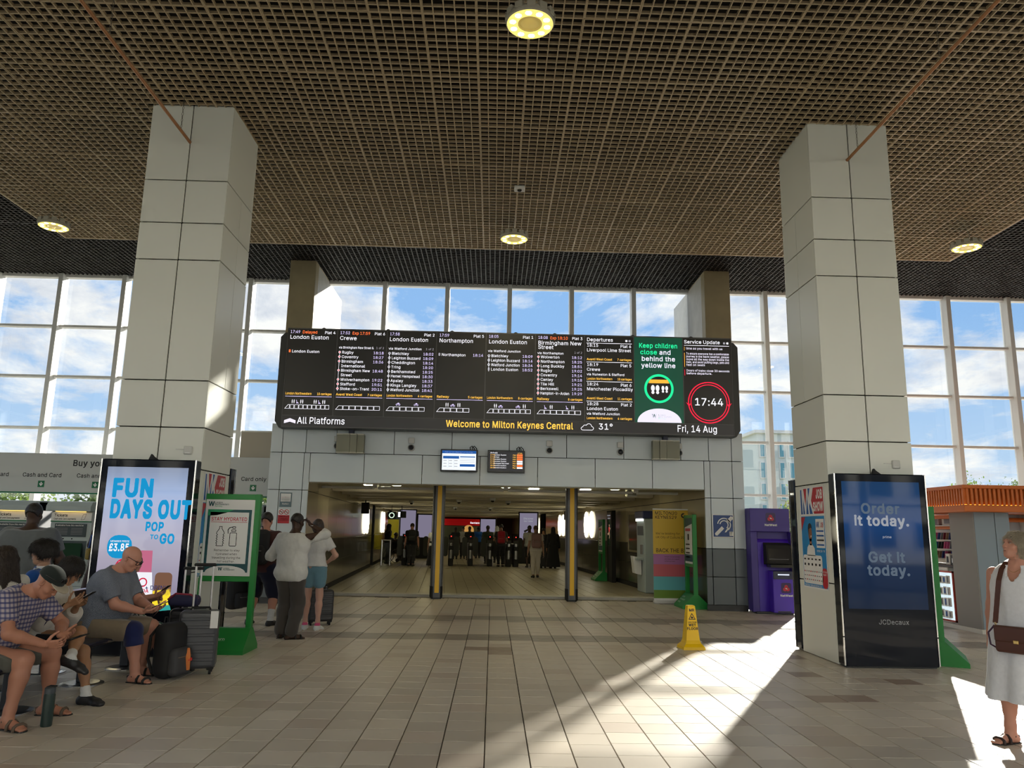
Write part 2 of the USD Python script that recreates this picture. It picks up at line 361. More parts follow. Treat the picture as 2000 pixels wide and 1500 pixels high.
# ---------------------------------------------------------------- the two clad columns
CZ = [.0, .98, 2.27, 2.81, 3.43, 5.09, 5.62, 6.24, 7.38]
def column(x0, y0, inner, label):
    p = struct('column', label, 'column'); w, d, g = 1.135, 1.11, .007
    obj('core', MB().box(x0 + .03, x0 + w - .03, y0 + .03, y0 + d - .03, 0, 7.95), black, p)
    for k in range(8):
        z0, z1 = CZ[k] + g, CZ[k + 1] - g
        for a, b in ((x0, x0 + w / 2), (x0 + w / 2, x0 + w)):
            obj('panel', chamfer(a + (g if a > x0 else 0), b - (g if b < x0 + w else 0), y0, y0 + .029, z0, z1, .004), column_panel, p)
            obj('panel', chamfer(a + (g if a > x0 else 0), b - (g if b < x0 + w else 0), y0 + d - .029, y0 + d, z0, z1, .004), column_panel, p)
        for xa, xb in ((x0, x0 + .029), (x0 + w - .029, x0 + w)):
            cut = [y0 + .03, y0 + d * .55, y0 + d - .03] if 4 <= k <= 6 else [y0 + .03, y0 + d - .03]
            for a, b in zip(cut[:-1], cut[1:]): obj('panel', chamfer(xa, xb, a + (g / 2 if a > y0 + .1 else 0), b - (g / 2 if b < y0 + d - .1 else 0), z0, z1, .004), column_panel, p)
    return p
column(-4.905, 9.98, 1, 'cream panelled column behind the snack advert, left of the hall')
column(4.36, 9.95, -1, 'cream panelled column behind the dark blue advert screen, right of the hall')

# ---------------------------------------------------------------- two concrete columns at the window
for sx, lab in ((-1, 'beige concrete column rising behind the left end of the departure board'), (1, 'beige concrete column rising behind the right end of the departure board')):
    p = struct('concrete_column', lab, 'column'); a, b = sorted((AX + sx * 4.56, AX + sx * 5.16))
    obj('shaft', MB().cbox(a, b, 17.2, 17.5, 3.6, 7.96, .01), concrete, p)
    obj('cheek', MB().cbox(a + .005, b - .005, 17.5, 20.3, 3.6, 7.66, .01), pale_concrete, p)  # paler than the shaft: window light on the sides, put into the colour
    obj('head', MB().cbox(a + .003, b - .003, 17.5, Y_WIN - .15, 7.66, 7.96, .01), concrete, p)

# ---------------------------------------------------------------- the clad box round the mouth of the passage
wb = struct('wall_back', 'grey panelled wall round the mouth of the passage')
HW, HO = 4.22, 5.08
obj('core', MB().box(AX - HO + .03, AX - HW - .32, 16.5, 18.6, 0, 3.72).box(AX + HW + .22, AX + HO - .03, 16.5, 18.6, 0, 3.72).box(AX - HO + .03, AX + HO - .03, 16.5, 18.7, 2.75, 3.72), black, wb)
def clad(x0, x1, z0, z1, m, y=Y_PORTAL, name='panel', g=.006): obj(name, chamfer(x0 + g, x1 - g, y, y + .045, z0 + g, z1 - g, .004), m, wb)
xs = [AX - HO, AX - 4.83, AX - 4.33] + [AX + .02 - 3.705 + 1.235 * k for k in range(7)] + [AX + 4.33, AX + 4.83, AX + HO]
for a, b in zip(xs[:-1], xs[1:]): clad(a, b, 3.12, 3.74, steel)
xs = [AX - HW] + [AX + .02 - 3.09 + 1.235 * k for k in range(6)] + [AX + HW]
for a, b in zip(xs[:-1], xs[1:]): clad(a, b, 2.5, 3.12, steel)
for s in (-1, 1):
    for u, v in ((HW, HW + .13), (HW + .13, 4.83), (4.83, HO)):
        a, b = sorted((AX + s * u, AX + s * v))
        clad(a, b, 2.33, 3.12, steel)
        for z0, z1, m in ((1.27, 2.33, steel), (.69, 1.27, slate), (.12, .69, slate)): clad(a, b, z0, z1, m)
    a, b = sorted((AX + s * HW, AX + s * HO)); obj('plinth', MB().box(a, b, Y_PORTAL + .02, Y_PORTAL + .05, 0, .12), dark_metal, wb)
    xo = AX + s * HO
    for k in range(2):
        for z0, z1, m in ((2.33, 3.12, steel), (3.12, 3.74, steel), (1.27, 2.33, steel), (.12, 1.27, slate)):
            ya = Y_PORTAL + .05 + k * 1.07
            obj('side_panel', chamfer(*sorted((xo, xo - s * .04)), ya, ya + 1.06, z0 + .006, z1 - .006, .004), m, wb)
obj('bulkhead', MB().cbox(AX - 6.05, AX - HO + .02, 17.45, 18.5, 3.07, 3.66, .008), M('bulkhead_beige', (.42, .38, .31), .6), wb)
obj('soffit', MB().box(AX - HW, AX + HW, Y_PORTAL + .01, Y_PORTAL + .28, 2.49, 2.5), M('soffit_cream', (.3, .27, .2), .4), wb)

# ---------------------------------------------------------------- the passage
cream = M('cream_gloss_panel', (.42, .36, .22), .16, rand=.04)
passage_dark = M('dark_gloss_panel', (.085, .08, .06), .14, rand=.05)
ceil_mat = M('passage_ceiling_cream', (.46, .41, .27), .35, rand=.05)
beam_mat = M('passage_beam_cream', (.55, .50, .38), .4)
HP = 4.3
def passage_wall(side, runs):
    p = struct('wall_left' if side < 0 else 'wall_right', 'glossy panelled %s wall of the passage' % ('left' if side < 0 else 'right'))
    mb = MB()
    for y0, y1 in runs:
        n = max(1, round((y1 - y0) / 1.85)); x0, x1 = sorted((side * HP, side * (HP + .04)))
        for k in range(n):
            a, b = y0 + (y1 - y0) * k / n, y0 + (y1 - y0) * (k + 1) / n
            for z0, z1, m in ((.12, .69, passage_dark), (.69, 1.27, passage_dark), (1.27, 2.33, cream), (2.33, 2.66, cream)):
                t = trimesh.Trimesh(*MB().tm(chamfer(x0, x1, a + .004, b - .004, z0 + .006, z1 - .006, .003), TT).done(), process=False); obj('panel', t, m, p)
        x0, x1 = sorted((side * (HP + .03), side * (HP + .2))); mb.box(x0, x1, y0, y1, 0, 2.75)
        x0, x1 = sorted((side * (HP - .012), side * (HP + .04))); mb.box(x0, x1, y0, y1, 0, .115)
    mb.move(TT); obj('backing', mb, black, p); return p
passage_wall(-1, [(.33, 16.2), (17.6, 26), (29, 48)])
passage_wall(1, [(-.22, 26.5), (29, 48)])
pc = struct('trim_3', 'panelled passage ceiling with cross beams')
for k in range(24):
    y0 = .32 + k * 2.0
    b = MB().cbox(-HP - .1, HP + .1, y0 + .01, y0 + 1.99, 2.64, 2.72, .004); b.move(TT); obj('ceiling_panel', b, ceil_mat, pc)
    if k > 1:
        b = MB().cbox(-HP, HP, y0 - .16, y0 + .16, 2.5, 2.64, .02); b.move(TT); obj('beam', b, beam_mat, pc)
b = MB().box(-7, 5.2, 50, 50.2, 0, 2.8).box(-7, -HP - .1, 16, 50, -.01, .0).box(-7.2, -7, 14, 50, 0, 2.8).box(5.0, 5.2, 14, 50, 0, 2.8).box(-7.2, 5.2, 14, 50, 2.73, 2.8); b.move(TT)
obj('end_wall', b, M('passage_end_wall', (.3, .27, .19), .5), struct('trim_4', 'far end wall and back faces of the passage'))
# roof slab over passage outside the hall so that daylight stays out
b = MB().box(-7.4, 5.3, 3.0, 50, 2.82, 3.0); b.move(TT); obj('roof', b, pale_concrete, struct('trim_5', 'flat roof of the passage beyond the window wall'))
# ================================================================ ring lamps under the ceiling
lamp_glow = EM('lamp_module_glow', (1.0, .86, .50), LAMP); lamp_face = EM('lamp_ring_glow', (1.0, .76, .20), .95)
lamp_body = M('lamp_cast_grey', (.35, .33, .27), .5)
def ring_lamp(x, y, label):
    t = thing('ring_lamp', label, 'lamp', (x, y, 6.93), 0, 'ring lamps hanging under the ceiling grid')
    obj('housing', MB().lathe([(.0, .05), (.12, .05), (.13, .085), (.24, .085), (.262, .05), (.262, .012), (.25, .0), (.255, .03), (.0, .03)], 40), lamp_body, t)
    mb = MB()
    for k in range(12):
        a = 2 * math.pi * k / 12; b = MB().cbox(-.045, .045, .225, .27, .04, .115, .004); mb.tm(trimesh.Trimesh(*b.move(rotz(math.degrees(a))).done(), process=False))
    obj('heat_sink', mb, lamp_body, t)
    obj('ring_lens', MB().lathe([(.25, .003), (.245, .0), (.135, .0), (.13, .006)], 40), lamp_face, t)
    obj('centre_disc', MB().lathe([(.128, .012), (.10, .006), (.03, .004), (.0, .0035)], 32), M('lamp_centre', (.55, .42, .12), .35, emit=.25), t)
    for k in range(10):
        a = 2 * math.pi * (k + .3) / 10; c = np.array([.19 * math.cos(a), .19 * math.sin(a), 0])
        b = MB().lathe([(.0, -.006), (.028, -.005), (.036, -.001)], 10, c); obj('led_module', b, lamp_glow, t)
    mb = MB()
    for a in (.4, 2.5, 4.6): mb.tube([(.2 * math.cos(a), .2 * math.sin(a), .08), (.02 * math.cos(a), .02 * math.sin(a), .46)], .004, 5)
    obj('hanger', mb, lamp_body, t); return t
first = ring_lamp(.28, 7.38, 'big round ring lamp at the top middle of the picture')
for x, y, l in ((.28, 13.61, 'ring lamp above the middle of the departure board'), (-8.25, 13.6, 'ring lamp at the left, near the corner of the ceiling grid'), (8.78, 13.45, 'ring lamp at the right, near the corner of the ceiling grid'),
                (-8.25, 7.4, 'ring lamp left of and above the camera'), (8.8, 7.4, 'ring lamp right of and above the camera'), (.28, 1.2, 'ring lamp straight above the camera'), (-8.25, 1.2, 'ring lamp behind the camera to the left'), (8.8, 1.2, 'ring lamp behind the camera to the right')):
    dup(first, (x, y, 6.93), 0, l)
# copper pipes tied to the columns
pipe = M('copper_brown_pipe', (.36, .16, .06), .45, .2); chain_m = M('chain_grey', (.16, .15, .13), .5, .7)
for x, y0, l in ((-4.34, 9.98, 'long brown pipe running forward from the head of the left column'), (4.9, 9.95, 'long brown pipe running forward from the head of the right column')):
    t = thing('pipe', l, 'pipe', (x, y0, 6.81)); obj('rod', MB().tube([(0, .01, 0), (0, -2.5, .02), (0, -9, .03)], .021, 8), pipe, t)
    for yy in (-.32, -2.3, -4.4):
        mb = MB()
        for k in range(12):
            z = .02 + k * .045; c = [(math.cos(a) * .011, math.sin(a) * .024) for a in np.linspace(0, 2 * math.pi, 7)]
            mb.tube([((u if k % 2 else 0) , yy + (0 if k % 2 else u), z + w) for u, w in c], .003, 4, False)
        obj('chain', mb, chain_m, t)
t = thing('smoke_detector', 'small white square detector set in the ceiling grid above the board', 'detector', (.33, 12.27, 7.30))
obj('plate', MB().cbox(-.09, .09, -.09, .09, 0, .05, .01), white_frame, t); obj('lens', MB().lathe([(0, -.03), (.03, -.02), (.04, 0)], 12), black, t)

# ================================================================ the world outside
paving = M('sunlit_paving', (.42, .38, .33), .7, var=.1, scale=.4); asphalt = M('asphalt', (.10, .10, .10), .8, var=.15, scale=.5)
ground = struct('ground', 'paving and road outside the station')
obj('paving', MB().box(-60, 60, 19, 60, -.4, -.15), paving, ground); obj('street', MB().box(-60, 60, -60, -4, -.4, -.15), asphalt, ground)
obj('far_ground', MB().box(-400, 400, 60, 500, -.5, -.2).box(-400, 400, -400, -60, -.5, -.2).box(-400, -60, -60, 60, -.5, -.2).box(60, 400, -60, 60, -.5, -.2).box(-60, -15.7, -4, 19, -.4, -.16).box(16.3, 60, -4, 19, -.4, -.16), M('dry_grass', (.20, .21, .09), .9, var=.2, scale=.2), ground)
leaf = [usdkit.material(stage, f'/World/Looks/leaf_{n}', {'d': ('principled_bsdf', {'base_color': c, 'roughness': .6}), 't': ('translucent_bsdf', {'color': c2}), 'm': ('mix_closure', {'fac': .4})}, [('d.BSDF', 'm.closure1'), ('t.BSDF', 'm.closure2')], surface='m.closure') for n, c, c2 in (('green', (.10, .15, .04), (.20, .30, .06)), ('dark', (.06, .10, .03), (.12, .2, .04)))]
bark = M('bark', (.12, .09, .06), .9, var=.2, scale=4)
def tree(x, y, h, r, label, seed, m=0, n=4000):
    g = np.random.default_rng(seed); t = thing('tree', label, 'tree', (x, y, -.2), 0, None)
    cl = g.normal(size=(26, 3)); cl /= np.linalg.norm(cl, axis=1, keepdims=True); cl = cl * (r * .62, r * .62, h * .26) * g.uniform(.5, 1.1, (26, 1)) + (0, 0, h * .66)
    c = cl[g.integers(0, 26, n)] + g.normal(size=(n, 3)) * r * .2
    a = g.normal(size=(n, 3)); a /= np.linalg.norm(a, axis=1, keepdims=True); b = np.cross(a, g.normal(size=(n, 3))); b /= np.linalg.norm(b, axis=1, keepdims=True); s = (r * g.uniform(.025, .055, n))[:, None]
    v = np.stack([c - a * s, c - b * s * .6, c + a * s, c + b * s * .6], 1).reshape(-1, 3); k = np.arange(n) * 4
    obj('crown', (v, np.stack([k, k + 1, k + 2, k + 3], 1)), leaf[m], t)
    mb = MB().tube([(0, 0, 0), (.05, 0, h * .3), (0, .05, h * .7)], [h * .03, h * .024, h * .01], 8)
    for q in cl[:7]: mb.tube([(0, 0, h * .35), tuple(q * (.5, .5, .85)), tuple(q)], [h * .014, h * .009, h * .004], 5)
    obj('trunk', mb, bark, t); return t
for k, (x, y, h, r, l) in enumerate(((-18.2, 29.5, 3.3, 2.0, 'tree seen in the gap above the ticket machines, far left'), (-13.6, 28, 3.2, 2.0, 'tree seen in the gap above the ticket machines, by the advert'), (-22.4, 27, 3.2, 1.9, 'tree above the leftmost ticket machine'), (-9.4, 31, 3.3, 2.0, 'tree outside the glass hidden mostly by the snack advert'),
                          (21.0, 50, 4.6, 2.3, 'bushy tree left of the right column, seen through the glass'), (26.2, 56, 4.4, 2.3, 'low tree beside the right column, seen through the glass'),
                          (37.5, 60, 6.7, 2.3, 'tree peeping over the left part of the orange canopy'), (42.8, 61, 7.0, 2.3, 'tree peeping over the middle of the orange canopy'), (48, 62, 6.9, 2.3, 'tree peeping over the right part of the orange canopy'), (32.3, 66, 5.2, 2.2, 'low tree at the left end of the orange canopy'))):
    tree(x, y, h, r, l, 40 + k, k % 2)
def block(name, label, x0, x1, y0, y1, h, wall, glassm, nx, nz, face, fh=.62, z00=1.0):
    t = thing(name, label, 'building', ((x0 + x1) / 2, (y0 + y1) / 2, -.2)); w, d = (x1 - x0) / 2, (y1 - y0) / 2
    obj('wall', MB().box(-w, w, -d, d, 0, h), wall, t); obj('roof', MB().cbox(-w - .3, w + .3, -d - .3, d + .3, h, h + .35, .05), white_frame, t)
    yf = -d if face < 0 else d
    for i in range(nx):
        for k in range(nz):
            a = -w + 2 * w * (i + .2) / nx; b = -w + 2 * w * (i + .8) / nx; z0 = z00 + (h - z00 - .3) * k / nz; z1 = z0 + (h - z00 - .3) / nz * fh
            q = obj('window', MB().box(a, b, *sorted((yf, yf + face * .12)), z0, z1), white_frame, t)
            obj('window_pane', MB().box(a + .1, b - .1, *sorted((yf + face * .12, yf + face * .14)), z0 + .1, z1 - .1), glassm, t)
    return t
sky_glass = M('blue_building_glass', (.10, .28, .34), .08, spec=.8); dark_glass = M('dark_building_glass', (.03, .04, .05), .06, spec=.8)
block('office_building', 'pale blue glass office block seen between the portal and the right column', 25.6, 29.4, 74, 80, 11.5, M('office_wall', (.55, .6, .58), .5), sky_glass, 4, 5, -1, .8)
block('brick_building', 'orange rendered building behind the ticket machines at the left edge', -31.5, -26.2, 31, 36, 4.6, M('orange_render', (.55, .33, .17), .8, var=.1), dark_glass, 3, 2, -1)
white_clad = M('white_facade', (.62, .61, .58), .5, rand=.03)
block('street_building', 'white office block across the street behind the camera', -36, 36, -46, -31, 21, white_clad, dark_glass, 24, 6, 1, .55)

# ================================================================ departure board
board_bg = M('board_screen_black', (.030, .029, .029), .35); casing_m = M('board_casing_charcoal', (.035, .037, .036), .45); strip_m = M('board_strip_grey', (.055, .053, .062), .4)
EW, EO, EY, EP, ER, EG = EM('led_white', (.80, .80, .86), .95), EM('led_orange', (1.0, .17, .045), 1.0), EM('led_amber', (1.0, .55, .08), .95), EM('led_lilac', (.62, .55, .85), .9), EM('led_red', (.85, .02, .05), 1.0), EM('led_grey', (.35, .34, .37), .8)
bd = thing('departure_board', 'wide black LED departure board above the passage entrance', 'departure board', (AX, 16.0, 3.61))
W2 = 4.77
cs = MB().prism([(-W2 - .17, .14), (-W2 - .08, 0), (-W2, 0), (-W2, 2.06), (-W2 - .08, 2.06), (-W2 - .17, 1.96)], .12, .42).prism([(W2 + .17, .14), (W2 + .08, 0), (W2, 0), (W2, 2.06), (W2 + .08, 2.06), (W2 + .17, 1.96)], .12, .42)
obj('side_casing', cs, casing_m, bd); obj('back_box', MB().cbox(-W2, W2, .07, .42, 0, 2.12, .01), casing_m, bd)
fr = MB().cbox(-W2, W2, 0, .07, 0, .025, .003).cbox(-W2, W2, 0, .07, 2.11, 2.135, .003).cbox(-W2, W2, 0, .07, .24, .256, .003)
PW = 2 * W2 / 9
for k in range(10): x = -W2 + k * PW; fr.box(max(x - .009, -W2), min(x + .009, W2), -.002, .07, .25 if 0 < k < 9 else 0, 2.12)
obj('frame', fr, M('board_frame_grey', (.11, .11, .115), .4, .3), bd)
mb = MB()
for k in (.7, 2, 3.3, 4.6, 5.4, 7, 8.2): x = -W2 + k * PW; mb.lathe([(.05, 0), (.045, .035), (.02, .05), (0, .05)], 10, (x, .12, 2.13))
obj('lifting_eye', mb, casing_m, bd)
def screen(k, m=None): return obj('screen', MB().box(-W2 + k * PW + .01, -W2 + (k + 1) * PW - .01, .004, .06, .256, 2.11), m or board_bg, bd)
TY = -.001
class Ink:
    def __init__(s, parent, x0, top): s.m, s.p, s.x0, s.top = {}, parent, x0, top
    def mb(s, mat): return s.m.setdefault(mat.GetPath().name, (mat, MB()))[1]
    def t(s, mat, txt, x, d, h, bold=1, align='l', maxw=None, sx=1.0): text(s.mb(mat), txt, s.x0 + x, s.top - d, h, TY, bold, align, sx, maxw)
    def r(s, mat, x0, x1, d0, d1): s.mb(mat).flat([(s.x0 + x0, s.top - d1), (s.x0 + x1, s.top - d1), (s.x0 + x1, s.top - d0), (s.x0 + x0, s.top - d0)], TY)
    def poly(s, mat, pts, y=None): s.mb(mat).flat([(s.x0 + a, s.top - b) for a, b in pts] if isinstance(pts, list) else pts, TY if y is None else y)
    def ring(s, mat, x, d, r0, r1, n=16): s.mb(mat).flat(ring(s.x0 + x, s.top - d, r0, r1, n), TY)
    def done(s, name='lettering'):
        for mat, mb in s.m.values():
            if mb.v: obj(name, mb, mat, s.p)
def people_icon(k, x, d):
    for u in (0, .04):
        k.poly(EW, disc(x + u, d, .009, n=8)); k.r(EW, x + u - .010, x + u + .010, d + .012, d + .045); k.r(EW, x + u - .007, x + u + .007, d + .045, d + .075)
def bike_icon(k, x, d):
    k.ring(EP, x, d + .055, .012, .021, 10); k.ring(EP, x + .055, d + .055, .012, .021, 10); k.poly(EP, [(x, d + .05), (x + .02, d + .015), (x + .05, d + .015), (x + .055, d + .05), (x + .03, d + .04)])
def seat_icon(k, x, d): k.poly(EP, [(x, d), (x + .012, d), (x + .02, d + .04), (x + .05, d + .06), (x + .06, d + .075), (x, d + .075), (x + .012, d + .05)])
def train(k, n, icons, L=None):
    L = L or .94; w = L / (n + .25); d0, d1 = 1.645, 1.735
    for i in range(n):
        a = .045 + w * (i + .25 if i else 0); b = .045 + w * (i + 1.25); e = .012
        from shapely.geometry import Polygon
        o = [(a, d1), (a + (.07 if i == 0 else 0), d0), (b - .006, d0), (b - .006, d1)]; pg = Polygon([(k.x0 + x, k.top - d) for x, d in o]); k.poly(EW, pg.difference(pg.buffer(-e * .75)))
    for kind, x in icons: (people_icon if kind == 'p' else bike_icon if kind == 'b' else seat_icon)(k, x, 1.545)
def service(k, tm, exp, plat, dest, via, stops, op, cars, icons, n, dot=None, L=None):
    s = screen(k); ink = Ink(s, -W2 + k * PW, 2.12)
    ink.t(EP, tm, .055, .10, .062, maxw=.215); ink.t(EW, plat, PW - .04, .105, .06, 1, 'r', maxw=.235)
    if exp: ink.t(EO, exp, .315, .103, .062, maxw=.385 if 'E' in exp else .32)
    for i, dl in enumerate(dest.split('|')): ink.t(EW, dl, .055, .225 + .095 * i, .082)
    if via: ink.t(EW, via[0], .045, .415 + (.02 if '|' in dest else 0), .05, 1, maxw=.74); ink.t(EG, via[1], PW - .05, .41, .046, 0, 'r')
    y = .525; pts = []
    for nm_, t_ in stops:
        ink.t(EW, nm_, .115, y, .058, 1, maxw=.62)
        if t_: ink.t(EP, t_, PW - .05, y, .056, 1, 'r'); pts.append(y - .03)
        elif len(stops) == 1: pts.append(y - .03)
        y += .0985
    for q in pts:
        if len(stops) in (1,) or (k == 4 and q == pts[-1]): ink.poly(dot or EG, rrect(.05, .09, q - .035, q + .03, .012)); ink.r(board_bg, .063, .077, q - .01, q + .018)
        elif dot: ink.poly(EW, disc(.068, q, .027, n=12)); ink.poly(dot, disc(.068, q, .02, n=12), TY - .001)
        else: ink.ring(EW, .068, q, .017, .027, 12)
    if len(pts) > 1: ink.r(EW, .064, .072, pts[0], pts[-1] + .05)
    ink.t(EY, op, .045, 1.432, .05, 1, maxw=.55); ink.t(EY, cars, PW - .045, 1.432, .048, 1, 'r', maxw=.31)
    ink.r(EP, .045, PW - .04, 1.463, 1.474); train(ink, n, icons, L); ink.done()
NW = 'London Northwestern'
pink = EM('led_pink', (.9, .25, .25), .9)
service(0, '17:49', 'Delayed', 'Plat 4', 'London Euston', None, [('London Euston', '')], NW, '10 carriages', [('p', .2), ('s', .28), ('p', .38), ('p', .66), ('s', .74), ('p', .84)], 10, EO)
service(1, '17:52', 'Exp 17:59', 'Plat 6', 'Crewe', ('via Birmingham New Street &', '1 of 2'), [('Rugby', '18:18'), ('Coventry', '18:27'), ('Birmingham', '18:36'), ('International', ''), ('Birmingham New', '18:48'), ('Street', ''), ('Wolverhampton', '19:22'), ('Stafford', '19:51'), ('Stoke-on-Trent', '20:11')], 'Avanti West Coast', '7 carriages', [], 7, pink)
service(2, '17:58', '', 'Plat 2', 'London Euston', ('via Watford Junction', '1 of 2'), [('Bletchley', '18:02'), ('Leighton Buzzard', '18:09'), ('Cheddington', '18:14'), ('Tring', '18:20'), ('Berkhamsted', '18:25'), ('Hemel Hempstead', '18:30'), ('Apsley', '18:33'), ('Kings Langley', '18:37'), ('Watford Junction', '18:41')], NW, '6 carriages', [('b', .27), ('b', .65)], 6, L=.82)
service(3, '17:59', '', 'Plat 5', 'Northampton', None, [('Northampton', '18:14')], 'Railway', '5 carriages', [('p', .25), ('b', .36), ('p', .5)], 5, L=.70)
service(4, '18:05', '', 'Plat 1', 'London Euston', ('via Watford Junction', ''), [('Bletchley', '18:09'), ('Leighton Buzzard', '18:16'), ('Watford Junction', '18:34'), ('London Euston', '18:52')], NW, '8 carriages', [('p', .21), ('b', .31), ('b', .68), ('p', .82)], 8)
service(5, '18:08', 'Exp 18:10', 'Plat 3', 'Birmingham New|Street', ('via Northampton', '1 of 2'), [('Wolverton', '18:12'), ('Northampton', '18:25'), ('Long Buckby', '18:51'), ('Rugby', '19:02'), ('Coventry', '19:14'), ('Canley', '19:18'), ('Tile Hill', '19:21'), ('Berkswell', '19:25'), ('Hampton-in-Arden', '19:29')], 'Railway', '8 carriages', [('s', .2), ('p', .33), ('s', .66), ('p', .79)], 7, pink)
s = screen(6); ink = Ink(s, -W2 + 6 * PW, 2.12)
ink.t(EW, 'Departures', .045, .125, .075); ink.poly(EW, rrect(.88, .925, .08, .125, .008)); ink.poly(EG, rrect(.95, .995, .08, .125, .008)); ink.r(EW, .04, PW - .04, .16, .172)
for i, (a, b, c, d, e, f) in enumerate((('18:15', 'Plat 6', 'Liverpool Lime Street', '', 'Avanti West Coast', '7 carriages'), ('18:19', 'Plat 5', 'Crewe', 'via Nuneaton & Stafford', NW, '10 carriages'), ('18:24', 'Plat 6', 'Manchester Piccadilly', '', 'Avanti West Coast', '11 carriages'), ('18:28', 'Plat 2', 'London Euston', 'via Watford Junction', NW, '6 carriages'))):
    o = .425 * i
    ink.t(EW, a, .045, .245 + o, .062); ink.t(EW, b, PW - .05, .255 + o, .062, 1, 'r'); ink.t(EW, c, .045, .35 + o, .066, 1); ink.t(EW, d, .045, .45 + o, .05)
    ink.t(EY, e, .045, .545 + o, .05, 1, maxw=.55); ink.t(EY, f, PW - .05, .545 + o, .048, 1, 'r', maxw=.31)
    if i < 3: ink.r(EW, .04, PW - .04, .577 + o, .588 + o)
ink.done()
green_scr = M('board_screen_green', lin('#0f4a38'), .35, emit=.45); EGR = EM('led_green', (.02, .75, .30), .95); EAM = EM('led_amber_block', (.95, .45, .05), .9); ELAV = EM('led_lavender', (.80, .76, .90), .9); EDK = EM('logo_dark_green', (.01, .10, .08), .8)
s = screen(7, green_scr); ink = Ink(s, -W2 + 7 * PW, 2.12); cx = PW / 2
ink.t(EGR, 'Keep children', cx, .24, .098, 2, 'c', maxw=.84); ink.t(EGR, 'close', cx - .02, .385, .098, 2, 'r'); ink.t(ELAV, ' and', cx - .02, .385, .098, 2); ink.t(ELAV, 'behind the', cx, .53, .098, 2, 'c'); ink.t(ELAV, 'yellow line', cx, .675, .098, 2, 'c')
ink.poly(board_bg, disc(cx, 1.13, .27, n=32), .002); ink.ring(EGR, cx, 1.13, .262, .315, 48)
ink.poly(EAM, [(cx - .225, 1.015), (cx - .19, .935), (cx + .19, .935), (cx + .225, 1.015)])
for u, q in ((-.13, 1.0), (-.03, 1.0), (.085, .74), (.165, .74)):
    ink.poly(EW, disc(cx + u, 1.13 - .015 / q * .5, .042 * q, .07 * q, 14)); ink.poly(EW, disc(cx + u * 1.0, 1.13 + .085 * q, .034 * q, .035 * q, 12))
ink.poly(ELAV, [(cx + .47 * math.cos(a), 1.86 - .30 * math.sin(a)) for a in np.linspace(0, math.pi, 25)])
ink.t(EDK, 'W', cx - .16, 1.76, .075, 3); ink.t(EDK, 'London', cx - .02, 1.715, .03, 1); ink.t(EDK, 'Northwestern', cx - .02, 1.75, .03, 1); ink.t(EGR, 'Railway', cx - .02, 1.785, .03, 0); ink.done()
s = screen(8); ink = Ink(s, -W2 + 8 * PW, 2.12)
ink.t(EW, 'Service Update', .03, .125, .075); ink.poly(EG, rrect(.88, .925, .08, .125, .008)); ink.poly(EW, rrect(.95, .995, .08, .125, .008)); ink.r(EW, .03, PW - .05, .16, .172)
for i, l in enumerate(('time as you travel with us', '', 'To ensure everyone has a comfortable', 'journey in the warm weather, please', 'move all the way down inside the', 'train, and avoid putting bags, pets and', 'feet on seats', '', 'Doors of trains close 30 seconds', 'before departure.')):
    ink.t(ELAV, l, .07, .255 + .062 * i - (.01 if i > 1 else 0), .046, 1, maxw=.93)
for a, b, m in ((.20, .28, EAM), (.33, .64, EAM), (.70, .83, ER)): ink.r(m, .03, .04, a, b)
cx = .535; ink.ring(ER, cx, 1.41, .425, .45, 64); ink.ring(ER, cx, 1.41, .375, .395, 64)
for u in (-1, 1): ink.poly(ER, [(cx + u * .38, 1.43), (cx + u * .425, 1.51), (cx + u * .49, 1.41), (cx + u * .43, 1.45)])
ink.t(EW, '17:44', cx, 1.475, .155, 1, 'c'); ink.done()
st = obj('message_strip', MB().box(-W2 + .01, W2 - .01, .004, .06, .025, .242), strip_m, bd); ink = Ink(st, 0, 0)
ink.poly(ELAV, [(-4.71, -.075), (-4.71, -.14), (-4.59, -.185), (-4.47, -.14), (-4.47, -.075), (-4.59, -.11)])
ink.t(EW, 'All Platforms', -4.44, -.075, .135, 1, maxw=1.0); ink.t(EY, 'Welcome to Milton Keynes Central', -1.33, -.075, .135, 2, maxw=2.68); ink.t(EW, '31°', 1.88, -.085, .125, 1); ink.t(EW, 'Fri, 14 Aug', 3.55, -.07, .14, 1, maxw=.86)
from shapely.geometry import Polygon as SP
from shapely import union_all
cl = union_all([SP(disc(1.6, .125, .05)), SP(disc(1.68, .145, .06)), SP(disc(1.55, .10, .035)), SP(disc(1.74, .105, .04)), SP([(1.55, .065), (1.74, .065), (1.74, .12), (1.55, .12)])]).buffer(.004); ink.poly(EW, cl.difference(cl.buffer(-.013))); ink.done()

